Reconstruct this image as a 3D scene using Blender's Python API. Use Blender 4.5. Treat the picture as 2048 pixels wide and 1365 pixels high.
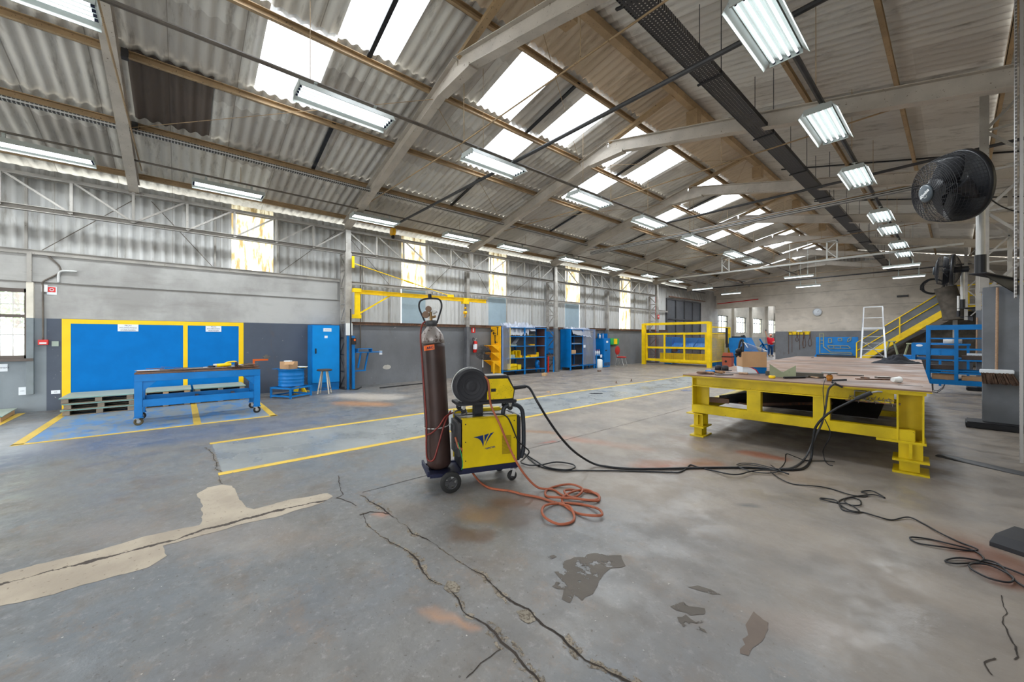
import bpy, bmesh, math, random
from mathutils import Vector, Matrix, Quaternion, noise
R = math.radians
random.seed(7)
for _o in list(bpy.data.objects): bpy.data.objects.remove(_o)
SC = bpy.context.scene
COL = SC.collection
# ---------------------------------------------------------------- camera
CAMZ, FPX, CX, CY = 1.45, 766.0, 1024.0, 676.0
YAW = R(49.16)
cam_d = bpy.data.cameras.new('camera'); cam = bpy.data.objects.new('camera', cam_d); COL.objects.link(cam)
cam.location = (0, 0, CAMZ); cam.rotation_euler = (R(90), 0, YAW)
cam_d.sensor_width = 36; cam_d.lens = FPX / 2048 * 36; cam_d.shift_y = -6.5 / 2048
cam_d.clip_start = 0.05; cam_d.clip_end = 500
SC.camera = cam
# ---------------------------------------------------------------- world and exposure
SC.view_settings.view_transform = 'Standard'; SC.view_settings.look = 'None'
SC.view_settings.exposure = -0.28; SC.view_settings.gamma = 1; SC.view_settings.use_curve_mapping = False
w = bpy.data.worlds.new('overcast_sky'); SC.world = w; w.use_nodes = True
bgn = w.node_tree.nodes['Background']; bgn.inputs[0].default_value = (0.93, 0.97, 1.0, 1); bgn.inputs[1].default_value = 9.0
# ---------------------------------------------------------------- point helpers (pixel of the photo -> place)
FW = Vector((-math.sin(YAW), math.cos(YAW), 0)); RT = Vector((math.cos(YAW), math.sin(YAW), 0)); UPV = Vector((0, 0, 1))
EYE = Vector((0, 0, CAMZ))
def ray(px, py): return FW + RT * ((px - CX) / FPX) + UPV * ((CY - py) / FPX)
def G(px, py, z=0.0):
    d = ray(px, py); return EYE + d * ((z - CAMZ) / d.z)
def atX(px, py, X):
    d = ray(px, py); return EYE + d * (X / d.x)
def atY(px, py, Y):
    d = ray(px, py); return EYE + d * (Y / d.y)
def atD(px, py, D): return EYE + ray(px, py) * D
# ---------------------------------------------------------------- objects
def tag(o, label=None, cat=None, group=None, kind=None):
    if label: o['label'] = label
    if cat: o['category'] = cat
    if group: o['group'] = group
    if kind: o['kind'] = kind
    return o
def thing(name, loc, label, cat, group=None, rz=0.0, rot=None):
    o = bpy.data.objects.new(name, None); COL.objects.link(o)
    o.empty_display_size = 0.1
    o.location = loc; o.rotation_euler = rot if rot else (0, 0, rz)
    tag(o, label, cat, group); return o
def copy_tree(o, parent=None):
    c = o.copy(); COL.objects.link(c)
    if parent: c.parent = parent
    for ch in o.children: copy_tree(ch, c)
    return c
class MB:
    def __init__(s): s.bm = bmesh.new()
    def box(s, c, d, rz=0.0, M=None):
        m = M if M else Matrix.Translation(c) @ Matrix.Rotation(rz, 4, 'Z')
        bmesh.ops.create_cube(s.bm, size=1, matrix=m @ Matrix.Diagonal((d[0], d[1], d[2], 1))); return s
    def b2(s, p, q):   # box between two corners
        return s.box([(p[i] + q[i]) / 2 for i in range(3)], [abs(q[i] - p[i]) for i in range(3)])
    def bar(s, p, q, w, h=None, up=(0, 0, 1)):
        p, q = Vector(p), Vector(q); h = h or w
        z = (q - p); L = z.length; z.normalize(); u = Vector(up)
        if abs(z.dot(u)) > .98: u = Vector((0, 1, 0))
        x = u.cross(z).normalized(); y = z.cross(x)
        M = Matrix((x, y, z)).transposed().to_4x4(); M.translation = (p + q) / 2
        bmesh.ops.create_cube(s.bm, size=1, matrix=M @ Matrix.Diagonal((w, h, L, 1))); return s
    def ibeam(s, p, q, w, h, tf=.012, tw=.01, up=(0, 0, 1)):
        p, q = Vector(p), Vector(q); z = (q - p).normalized(); u = Vector(up)
        x = u.cross(z).normalized(); y = z.cross(x)
        s.bar(p, q, tw, h, up); s.bar(p + y * (h / 2), q + y * (h / 2), w, tf, up); s.bar(p - y * (h / 2), q - y * (h / 2), w, tf, up)
        return s
    def cyl(s, p, q, r, r2=None, seg=12):
        p, q = Vector(p), Vector(q); z = q - p; L = z.length
        M = z.to_track_quat('Z', 'Y').to_matrix().to_4x4(); M.translation = (p + q) / 2
        bmesh.ops.create_cone(s.bm, cap_ends=True, segments=seg, radius1=r, radius2=r if r2 is None else r2, depth=L, matrix=M); return s
    def sph(s, c, r, sx=1, sy=1, sz=1, u=12, v=8, M=None):
        m = (M if M else Matrix.Translation(c)) @ Matrix.Diagonal((sx, sy, sz, 1))
        bmesh.ops.create_uvsphere(s.bm, u_segments=u, v_segments=v, radius=r, matrix=m); return s
    def tube(s, pts, r, seg=8, smooth=True, sub=6, closed=False):
        pts = [Vector(p) for p in pts]
        if smooth and len(pts) > 2: pts = catmull(pts, sub, closed)
        n = len(pts); rings = []; prev = None
        for i, p in enumerate(pts):
            if closed: t = pts[(i + 1) % n] - pts[i - 1]
            else: t = pts[min(i + 1, n - 1)] - pts[max(i - 1, 0)]
            if t.length < 1e-9: t = Vector((0, 0, 1))
            t.normalize()
            if prev is None:
                a = Vector((0, 0, 1)) if abs(t.z) < .9 else Vector((1, 0, 0)); x = a.cross(t).normalized()
            else: x = (prev - t * prev.dot(t)); x = x.normalized() if x.length > 1e-6 else Vector((1, 0, 0))
            prev = x; y = t.cross(x)
            rings.append([s.bm.verts.new(p + (x * math.cos(k * 2 * math.pi / seg) + y * math.sin(k * 2 * math.pi / seg)) * r) for k in range(seg)])
        m = n if closed else n - 1
        for i in range(m):
            a, b = rings[i], rings[(i + 1) % n]
            for k in range(seg):
                f = s.bm.faces.new((a[k], a[(k + 1) % seg], b[(k + 1) % seg], b[k])); f.smooth = True
        if not closed:
            s.bm.faces.new(rings[0][::-1]); s.bm.faces.new(rings[-1])
        return s
    def lathe(s, prof, c=(0, 0, 0), seg=24, M=None, smooth=True, cap=True):
        m = M if M else Matrix.Translation(c); rings = []
        for r, z in prof:
            rings.append([s.bm.verts.new(m @ Vector((max(r, 1e-4) * math.cos(k * 2 * math.pi / seg), max(r, 1e-4) * math.sin(k * 2 * math.pi / seg), z))) for k in range(seg)])
        for a, b in zip(rings, rings[1:]):
            for k in range(seg):
                f = s.bm.faces.new((a[k], a[(k + 1) % seg], b[(k + 1) % seg], b[k])); f.smooth = smooth
        if cap and prof[0][0] > 1e-3: s.bm.faces.new(rings[0][::-1])
        if cap and prof[-1][0] > 1e-3: s.bm.faces.new(rings[-1])
        return s
    def prism(s, pts, M, t):  # 2d outline in the xy plane of M, thickness t along its z
        lo = [s.bm.verts.new(M @ Vector((x, y, 0))) for x, y in pts]; hi = [s.bm.verts.new(M @ Vector((x, y, t))) for x, y in pts]
        n = len(pts); s.bm.faces.new(lo[::-1]); s.bm.faces.new(hi)
        for i in range(n): s.bm.faces.new((lo[i], lo[(i + 1) % n], hi[(i + 1) % n], hi[i]))
        return s
    def face(s, pts): s.bm.faces.new([s.bm.verts.new(p) for p in pts]); return s
    def grid(s, fn, nu, nv, smooth=True):
        V = [[s.bm.verts.new(fn(i / nu, j / nv)) for j in range(nv + 1)] for i in range(nu + 1)]
        for i in range(nu):
            for j in range(nv):
                f = s.bm.faces.new((V[i][j], V[i + 1][j], V[i + 1][j + 1], V[i][j + 1])); f.smooth = smooth
        return s
    def build(s, name, m, parent=None, world=False, kind=None, label=None, bevel=0, solid=0, cat=None, group=None, shade=False):
        if bevel:
            es = [e for e in s.bm.edges if len(e.link_faces) == 2 and e.calc_face_angle(0) > .9]
            bmesh.ops.bevel(s.bm, geom=es, offset=bevel, segments=2, affect='EDGES', clamp_overlap=True)
        bmesh.ops.recalc_face_normals(s.bm, faces=s.bm.faces)
        me = bpy.data.meshes.new(name); s.bm.to_mesh(me); s.bm.free(); me.materials.append(m)
        if shade:
            for p in me.polygons: p.use_smooth = True
        o = bpy.data.objects.new(name, me); COL.objects.link(o)
        if parent:
            o.parent = parent
            if world:
                chain = parent; T = Matrix()
                while chain: 
                    T = Matrix.LocRotScale(chain.location, chain.rotation_euler, (1, 1, 1)) @ T; chain = chain.parent
                me.transform(T.inverted())
        elif not parent and not world:
            pass
        if solid:
            md = o.modifiers.new('solid', 'SOLIDIFY'); md.thickness = solid; md.offset = 0
        tag(o, label, cat, group, kind); return o
def catmull(P, sub, closed=False):
    out = []; n = len(P)
    for i in range(n if closed else n - 1):
        if closed: a, b, c, d = P[(i - 1) % n], P[i], P[(i + 1) % n], P[(i + 2) % n]
        else: a, b, c, d = P[max(i - 1, 0)], P[i], P[i + 1], P[min(i + 2, n - 1)]
        for k in range(sub):
            t = k / sub
            out.append(.5 * ((2 * b) + (c - a) * t + (2 * a - 5 * b + 4 * c - d) * t * t + (3 * b - a - 3 * c + d) * t ** 3))
    if not closed: out.append(P[-1])
    return out
def text(body, size, m, name, parent, M, ext=.001, align='CENTER', bold=0):
    cu = bpy.data.curves.new('t', 'FONT'); cu.body = body; cu.size = size; cu.extrude = ext; cu.align_x = align; cu.align_y = 'CENTER'; cu.offset = bold
    t = bpy.data.objects.new('t', cu); COL.objects.link(t)
    me = bpy.data.meshes.new_from_object(t); bpy.data.objects.remove(t); bpy.data.curves.remove(cu)
    me.transform(M); me.materials.clear(); me.materials.append(m); me.name = name
    o = bpy.data.objects.new(name, me); COL.objects.link(o)
    if parent: o.parent = parent
    return o
def frame(o, x, y):  # matrix with origin o and given x and y axes
    x = Vector(x).normalized(); y = Vector(y).normalized(); z = x.cross(y)
    M = Matrix((x, y, z)).transposed().to_4x4(); M.translation = Vector(o); return M
# ---------------------------------------------------------------- materials
class NT:
    def __init__(s, name):
        s.m = bpy.data.materials.new(name); s.m.use_nodes = True; s.t = s.m.node_tree; s.b = s.t.nodes['Principled BSDF']; s.out = s.t.nodes['Material Output']
        g = s.t.nodes.new('ShaderNodeNewGeometry'); s.pos = g.outputs['Position']; s.geo = g
    def n(s, ty, **k):
        x = s.t.nodes.new(ty)
        for a, b in k.items(): setattr(x, a, b)
        return x
    def set(s, sock, v):
        if isinstance(v, bpy.types.NodeSocket): s.t.links.new(v, sock)
        else:
            if sock.type == 'RGBA' and hasattr(v, '__len__') and len(v) == 3: v = (*v, 1)
            sock.default_value = v
    def math(s, op, a, b=0.0, c=None, clamp=False):
        x = s.n('ShaderNodeMath', operation=op, use_clamp=clamp); s.set(x.inputs[0], a); s.set(x.inputs[1], b)
        if c is not None: s.set(x.inputs[2], c)
        return x.outputs[0]
    def vm(s, op, a, b=None, sc=None):
        x = s.n('ShaderNodeVectorMath', operation=op); s.set(x.inputs[0], a)
        if b is not None: s.set(x.inputs[1], b)
        if sc is not None: s.set(x.inputs['Scale'], sc)
        return x.outputs['Value'] if op in ('LENGTH', 'DOT_PRODUCT', 'DISTANCE') else x.outputs['Vector']
    def noise(s, scale, detail=3, rough=.55, vec=None, stretch=None, col=False):
        x = s.n('ShaderNodeTexNoise'); v = vec if vec is not None else s.pos
        if stretch: v = s.vm('MULTIPLY', v, stretch)
        s.set(x.inputs['Vector'], v); x.inputs['Scale'].default_value = scale; x.inputs['Detail'].default_value = detail; x.inputs['Roughness'].default_value = rough
        return x.outputs['Color' if col else 'Fac']
    def mr(s, v, a, b, c=0.0, d=1.0, smooth=True):
        x = s.n('ShaderNodeMapRange', interpolation_type='SMOOTHSTEP' if smooth else 'LINEAR'); s.set(x.inputs[0], v)
        for i, q in enumerate((a, b, c, d)): s.set(x.inputs[i + 1], q)
        return x.outputs[0]
    def mix(s, f, a, b):
        x = s.n('ShaderNodeMix', data_type='RGBA'); s.set(x.inputs[0], f); s.set(x.inputs[6], a); s.set(x.inputs[7], b); return x.outputs[2]
    def xyz(s, v=None):
        x = s.n('ShaderNodeSeparateXYZ'); s.set(x.inputs[0], v if v is not None else s.pos); return x.outputs
    def bump(s, h, strength=.3, dist=.02):
        x = s.n('ShaderNodeBump'); x.inputs['Strength'].default_value = strength; x.inputs['Distance'].default_value = dist; s.set(x.inputs['Height'], h)
        s.t.links.new(x.outputs[0], s.b.inputs['Normal'])
    def fin(s, col=None, rough=None, metal=None):
        if col is not None: s.set(s.b.inputs['Base Color'], col)
        if rough is not None: s.set(s.b.inputs['Roughness'], rough)
        if metal is not None: s.b.inputs['Metallic'].default_value = metal
        return s.m
def srgb(r, g, b):
    f = lambda c: (c / 255 / 12.92) if c / 255 <= .04045 else ((c / 255 + .055) / 1.055) ** 2.4
    return (f(r), f(g), f(b))
def paint(name, c, rough=.45, metal=0.0, wear=None, amt=.62, scale=6, var=.12, spec=.35):
    """painted or plain surface with mottling and, when wear is given, chipped or rusty spots"""
    t = NT(name); c = Vector(c)
    f = t.noise(scale * .5, 4)
    col = t.mix(t.mr(f, .3, .7), tuple(c * (1 - var)), tuple(c * (1 + var)))
    if wear is not None:
        g = t.noise(scale * 4, 5, .7)
        col = t.mix(t.mr(g, amt, amt + .05), col, wear)
    t.bump(t.noise(scale * 6, 3), .12, .004); t.b.inputs['Specular IOR Level'].default_value = spec
    return t.fin(col, rough, metal)
def emit(name, c, s):
    t = NT(name); t.b.inputs['Emission Color'].default_value = (*c, 1); t.b.inputs['Emission Strength'].default_value = s
    return t.fin(c, .5)
BLUE = srgb(0, 112, 184)
MT = {}
MT['blue'] = paint('blue_paint', BLUE, .4, wear=srgb(40, 70, 90), amt=.7)
MT['blue_worn'] = paint('worn_blue_paint', BLUE, .45, wear=srgb(110, 110, 100), amt=.66)
MT['yellow'] = paint('yellow_paint', srgb(205, 178, 8), .42, wear=srgb(70, 55, 35), amt=.69)
MT['yellow_dirty'] = paint('soiled_yellow_paint', srgb(198, 172, 8), .42, wear=srgb(45, 38, 28), amt=.66, var=.2)
MT['crane_yellow'] = paint('crane_yellow_paint', srgb(238, 200, 10), .4)
MT['orange_yellow'] = paint('warm_yellow_paint', srgb(238, 178, 20), .45, wear=srgb(80, 55, 30), amt=.68)
MT['steel_grey'] = paint('grey_structure_paint', srgb(158, 154, 148), .55, wear=srgb(92, 84, 74), amt=.63, var=.15)
MT['beam'] = paint('pale_beam_paint', srgb(185, 176, 164), .5, wear=srgb(120, 108, 94), amt=.62, var=.12)
MT['purlin'] = paint('tan_purlin_paint', srgb(168, 142, 108), .55, wear=srgb(98, 78, 58), amt=.6, var=.15)
def column_paint():
    t = NT('two_tone_column_paint'); p = t.xyz(); f = t.noise(3, 4)
    up = t.mix(t.mr(f, .3, .7), srgb(134, 130, 124), srgb(170, 166, 160)); up = t.mix(t.mr(t.noise(20, 5, .7), .63, .68), up, srgb(92, 84, 74))
    lo = t.mix(t.mr(f, .3, .7), srgb(92, 94, 98), srgb(112, 114, 118)); return t.fin(t.mix(t.mr(p[2], 1.85, 1.86), lo, up), .55)
MT['column'] = column_paint()
MT['dark_steel'] = paint('dark_steel', srgb(72, 72, 74), .5, .3, var=.2)
MT['pipe'] = paint('brown_grey_pipe', srgb(100, 92, 84), .5, var=.2)
MT['galv'] = paint('galvanised_metal', srgb(190, 190, 188), .4, .4, var=.15)
MT['white'] = paint('white_enamel', srgb(232, 234, 232), .35, var=.04)
MT['paper'] = paint('white_paper', srgb(225, 230, 236), .7, var=.03)
MT['black'] = paint('black_plastic', srgb(28, 29, 33), .4, var=.15)
MT['matte_black'] = paint('matte_black_metal', srgb(38, 38, 42), .6, var=.15)
MT['rubber'] = paint('black_rubber', srgb(34, 34, 34), .7, var=.2)
MT['ink'] = paint('dark_ink', srgb(40, 45, 70), .7, var=0)
MT['inkblue'] = paint('navy_decal', srgb(5, 38, 95), .5, var=0)
MT['inkwhite'] = paint('white_print', srgb(235, 235, 235), .5, var=0)
MT['red'] = paint('red_paint', srgb(205, 30, 25), .35, var=.06)
MT['orange'] = paint('orange_plastic', srgb(222, 98, 26), .5, var=.08)
MT['green'] = paint('green_plastic', srgb(40, 165, 90), .45, var=.06)
MT['wood'] = None
MT['card'] = paint('cardboard', srgb(184, 146, 108), .8, var=.1)
MT['grnsteel'] = paint('olive_primer', srgb(142, 148, 120), .55, wear=srgb(100, 100, 80), amt=.66)
MT['rust'] = paint('rusty_steel', srgb(105, 82, 68), .6, .3, wear=srgb(140, 90, 60), amt=.55, var=.3)
MT['rawsteel'] = paint('raw_steel', srgb(125, 122, 118), .4, .7, var=.25)
MT['alu'] = paint('brushed_aluminium', srgb(200, 202, 205), .35, .6, var=.08)
MT['navy'] = paint('navy_paint', srgb(24, 28, 54), .5)
MT['board_green'] = paint('pale_green_board', srgb(160, 172, 160), .6, var=.08)
MT['board_edge'] = paint('teal_board_edge', srgb(120, 165, 158), .6, var=.06)
MT['hose_red'] = paint('dark_red_hose', srgb(112, 42, 36), .5)
MT['hose_orange'] = paint('orange_hose', srgb(150, 82, 56), .55, wear=srgb(100, 58, 44), amt=.62)
MT['skin'] = paint('skin', srgb(205, 150, 125), .5, var=.05)
MT['shirt'] = paint('red_cotton', srgb(215, 30, 50), .8, var=.08)
MT['jeans'] = paint('blue_denim', srgb(40, 78, 128), .85, var=.15)
MT['boot'] = paint('brown_boot', srgb(70, 55, 45), .7)
MT['cloth'] = paint('charcoal_cloth', srgb(45, 47, 54), .9, var=.2)
MT['straw'] = paint('broom_bristle', srgb(92, 72, 60), .9, scale=30, var=.4)
MT['offgreen'] = paint('grey_blue_sheet', srgb(150, 168, 178), .45, wear=srgb(170, 180, 180), amt=.66, var=.06)
MT['redchair'] = paint('red_upholstery', srgb(170, 40, 35), .7)
MT['bin'] = paint('brick_orange_plastic', srgb(165, 84, 64), .5, var=.08)
def wood(name, c1, c2):
    t = NT(name); f = t.noise(9, 6, .65, stretch=(6, 1, 8)); col = t.mix(t.mr(f, .3, .7), c1, c2); t.bump(f, .3, .004); return t.fin(col, .75)
MT['wood'] = wood('weathered_wood', srgb(112, 102, 90), srgb(150, 136, 116))
MT['wood_new'] = wood('light_wood', srgb(178, 140, 100), srgb(205, 170, 125))
MT['handle_wood'] = wood('broom_handle_wood', srgb(150, 120, 98), srgb(178, 148, 120))
def tube_light():
    t = NT('lit_fluorescent_tube'); t.b.inputs['Emission Color'].default_value = (0.86, 0.95, 1, 1); t.b.inputs['Emission Strength'].default_value = 3.2
    return t.fin((.9, .9, .9), .4)
MT['tube'] = tube_light()
def plastic_film():
    t = NT('translucent_plastic_film'); tr = t.n('ShaderNodeBsdfTransparent'); tl = t.n('ShaderNodeBsdfTranslucent'); gl = t.n('ShaderNodeBsdfDiffuse')
    tr.inputs[0].default_value = (.95, .96, 1, 1); tl.inputs[0].default_value = (.8, .83, .88, 1); gl.inputs[0].default_value = (.78, .8, .86, 1)
    a = t.n('ShaderNodeMixShader'); a.inputs[0].default_value = .5; t.t.links.new(tl.outputs[0], a.inputs[1]); t.t.links.new(gl.outputs[0], a.inputs[2])
    g2 = t.n('ShaderNodeBsdfGlossy'); g2.inputs['Roughness'].default_value = .25
    a2 = t.n('ShaderNodeMixShader'); a2.inputs[0].default_value = .15; t.t.links.new(a.outputs[0], a2.inputs[1]); t.t.links.new(g2.outputs[0], a2.inputs[2])
    b = t.n('ShaderNodeMixShader'); b.inputs[0].default_value = .38; t.t.links.new(tr.outputs[0], b.inputs[1]); t.t.links.new(a2.outputs[0], b.inputs[2])
    t.t.links.new(b.outputs[0], t.out.inputs[0]); return t.m
MT['film'] = plastic_film()
MT['film_dense'] = plastic_film(); MT['film_dense'].name = 'crumpled_plastic_film'
[n for n in MT['film_dense'].node_tree.nodes if n.type == 'MIX_SHADER'][-1].inputs[0].default_value = .8
def ragged(m, scale, lo, hi):
    t_ = m.node_tree; out = t_.nodes['Material Output']; b_ = t_.nodes['Principled BSDF']
    g = t_.nodes.new('ShaderNodeNewGeometry'); n1 = t_.nodes.new('ShaderNodeTexNoise'); n1.inputs['Scale'].default_value = scale; n1.inputs['Detail'].default_value = 8; n1.inputs['Roughness'].default_value = .7
    mr = t_.nodes.new('ShaderNodeMapRange'); mr.inputs[1].default_value = lo; mr.inputs[2].default_value = hi
    tr = t_.nodes.new('ShaderNodeBsdfTransparent'); mx = t_.nodes.new('ShaderNodeMixShader')
    t_.links.new(g.outputs['Position'], n1.inputs['Vector']); t_.links.new(n1.outputs['Fac'], mr.inputs[0]); t_.links.new(mr.outputs[0], mx.inputs[0]); t_.links.new(tr.outputs[0], mx.inputs[1]); t_.links.new(b_.outputs[0], mx.inputs[2]); t_.links.new(mx.outputs[0], out.inputs[0]); return m
def skylight_mat(name, c1, c2, tr_amt):
    t = NT(name); f = t.noise(3, 5, .65, stretch=(.6, 3, .6)); col = t.mix(t.mr(f, .38, .62), c1, c2)
    tl = t.n('ShaderNodeBsdfTranslucent'); t.set(tl.inputs[0], col)
    tr = t.n('ShaderNodeBsdfTransparent'); t.set(tr.inputs[0], col)
    a = t.n('ShaderNodeMixShader'); a.inputs[0].default_value = tr_amt; t.t.links.new(tl.outputs[0], a.inputs[1]); t.t.links.new(tr.outputs[0], a.inputs[2])
    t.t.links.new(a.outputs[0], t.out.inputs[0]); return t.m
MT['skylight'] = skylight_mat('clean_translucent_sheet', (.95, .97, 1), (.9, .93, .96), .5)
MT['wallsheet'] = skylight_mat('stained_translucent_sheet', (.20, .14, .06), (.62, .56, .42), .3)
def pane_mat():
    t = NT('window_glass'); tr = t.n('ShaderNodeBsdfTransparent'); gl = t.n('ShaderNodeBsdfGlossy'); gl.inputs['Roughness'].default_value = .05
    tr.inputs[0].default_value = (.93, .96, .95, 1)
    a = t.n('ShaderNodeMixShader'); a.inputs[0].default_value = .06; t.t.links.new(tr.outputs[0], a.inputs[1]); t.t.links.new(gl.outputs[0], a.inputs[2])
    t.t.links.new(a.outputs[0], t.out.inputs[0]); return t.m
MT['glass'] = pane_mat()
def visor_mat():
    t = NT('clear_visor'); tr = t.n('ShaderNodeBsdfTransparent'); gl = t.n('ShaderNodeBsdfGlossy'); gl.inputs['Roughness'].default_value = .15; gl.inputs[0].default_value = (.8, .84, .9, 1)
    a = t.n('ShaderNodeMixShader'); a.inputs[0].default_value = .22; t.t.links.new(tr.outputs[0], a.inputs[1]); t.t.links.new(gl.outputs[0], a.inputs[2]); t.t.links.new(a.outputs[0], t.out.inputs[0]); return t.m
MT['visor'] = visor_mat()
MT['reflector'] = paint('lamp_reflector', srgb(186, 192, 188), .4, var=.03)
def fibre(name, c1, c2, stain, sheet=(1, 1), horiz=False):
    """fibre cement sheets: a tone per sheet, long stains, seams"""
    t = NT(name); p = t.xyz()
    cid = t.n('ShaderNodeCombineXYZ'); t.set(cid.inputs[0], t.math('FLOOR', t.math('DIVIDE', t.math('ADD', p[1], 40.02), .886)))
    t.set(cid.inputs[1], t.math('FLOOR', t.math('DIVIDE', t.math('ADD', p[0], 20.0), 1.63)))
    wn = t.n('ShaderNodeTexWhiteNoise', noise_dimensions='2D'); t.set(wn.inputs['Vector'], cid.outputs[0])
    col = t.mix(wn.outputs['Value'], c1, c2)
    st = (1.0, 5, 1.0) if not horiz else (1, 5, .7)
    f = t.noise(1.6, 6, .7, stretch=st); col = t.mix(t.mr(f, .5, .75, 0, .75), col, stain)
    seam = t.math('FRACT', t.math('DIVIDE', t.math('ADD', p[1], 40.02), .886))
    sm = t.mr(t.math('ABSOLUTE', t.math('SUBTRACT', seam, .5)), .490, .497)
    col = t.mix(t.math('MULTIPLY', sm, .7), col, stain)
    t.bump(t.noise(14, 4), .2, .01)
    return t.fin(col, .8)
MT['roof'] = fibre('fibre_cement_roof', srgb(216, 212, 204), srgb(184, 178, 170), srgb(130, 122, 112))
MT['roof_tan'] = fibre('warm_light_tinted_roof', srgb(210, 192, 168), srgb(188, 170, 146), srgb(146, 128, 106))  # tan colour carries the warm light on the sheets by the ridge
MT['roof_dark'] = fibre('brown_roof_sheet', srgb(104, 92, 84), srgb(98, 88, 80), srgb(80, 72, 66))
MT['wallfibre'] = fibre('fibre_cement_wall', srgb(205, 205, 204), srgb(180, 180, 178), srgb(140, 134, 124), horiz=True)
# ================================================================ SETTING
WX = -11.8; YB = 30.6
FR = [-5.1, -0.75, 3.58, 7.9, 12.2, 16.5, 20.8, 25.1, 29.4]
def zL(x): return 4.85 + .24 * (x + 11.8)
RX = -3.87; RZ = zL(RX)
def zR(x): return RZ - .24 * (x - RX)
ST = dict(kind='structure')
# ---- floor
def floor_mat():
    t = NT('worn_painted_concrete'); P = t.pos; p = t.xyz()
    base = t.mix(t.mr(t.noise(.55, 5, .6), .35, .65), srgb(106, 111, 116), srgb(114, 111, 107))
    base = t.mix(t.mr(t.noise(2.2, 6, .7), .5, .72, 0, .7), base, srgb(102, 91, 81))
    base = t.mix(t.mr(t.noise(5, 6, .75), .5, .74, 0, .3), base, srgb(140, 138, 134))
    base = t.mix(t.mr(t.noise(1.1, 4, .6, stretch=(1, .35, 1)), .5, .75, 0, .4), base, srgb(96, 106, 120))
    base = t.mix(t.mr(t.noise(38, 3, .6), .66, .70, 0, .8), base, srgb(70, 64, 58))
    base = t.mix(t.mr(t.noise(26, 2, .6, vec=t.vm('ADD', P, (7, 3, 1))), .735, .75, 0, .8), base, srgb(205, 200, 190))
    base = t.mix(t.mr(t.noise(13, 8, .78), .48, .66, 0, .38), base, srgb(84, 78, 74)); base = t.mix(t.mr(t.noise(17, 8, .78, vec=t.vm('ADD', P, (5, 8, 2))), .52, .68, 0, .35), base, srgb(168, 166, 164))
    base = t.mix(t.mr(t.noise(3.6, 9, .8, vec=t.vm('ADD', P, (1, 3, 2))), .52, .66, 0, .45), base, srgb(128, 110, 94))
    # far half of the hall is dustier
    far = t.mr(t.math('ADD', t.math('ADD', p[1], t.math('MULTIPLY', p[0], .3)), t.math('MULTIPLY', t.noise(.6, 4), 3)), 1.9, 4.6, 0, .8)
    base = t.mix(far, base, t.mix(t.mr(t.noise(1.3, 5), .4, .6), srgb(146, 134, 122), srgb(124, 114, 105)))
    at = t.n('ShaderNodeAttribute', attribute_name='stain')
    base = t.mix(at.outputs['Alpha'], base, at.outputs['Color'])
    rough = t.mr(t.noise(3, 5, .65), .35, .65, .30, .60)
    h = t.math('ADD', t.math('MULTIPLY', t.noise(4, 5, .6), .5), t.math('MULTIPLY', t.noise(22, 4, .65), .35))
    t.bump(h, .35, .012); return t.fin(base, rough)
import numpy as np
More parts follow.
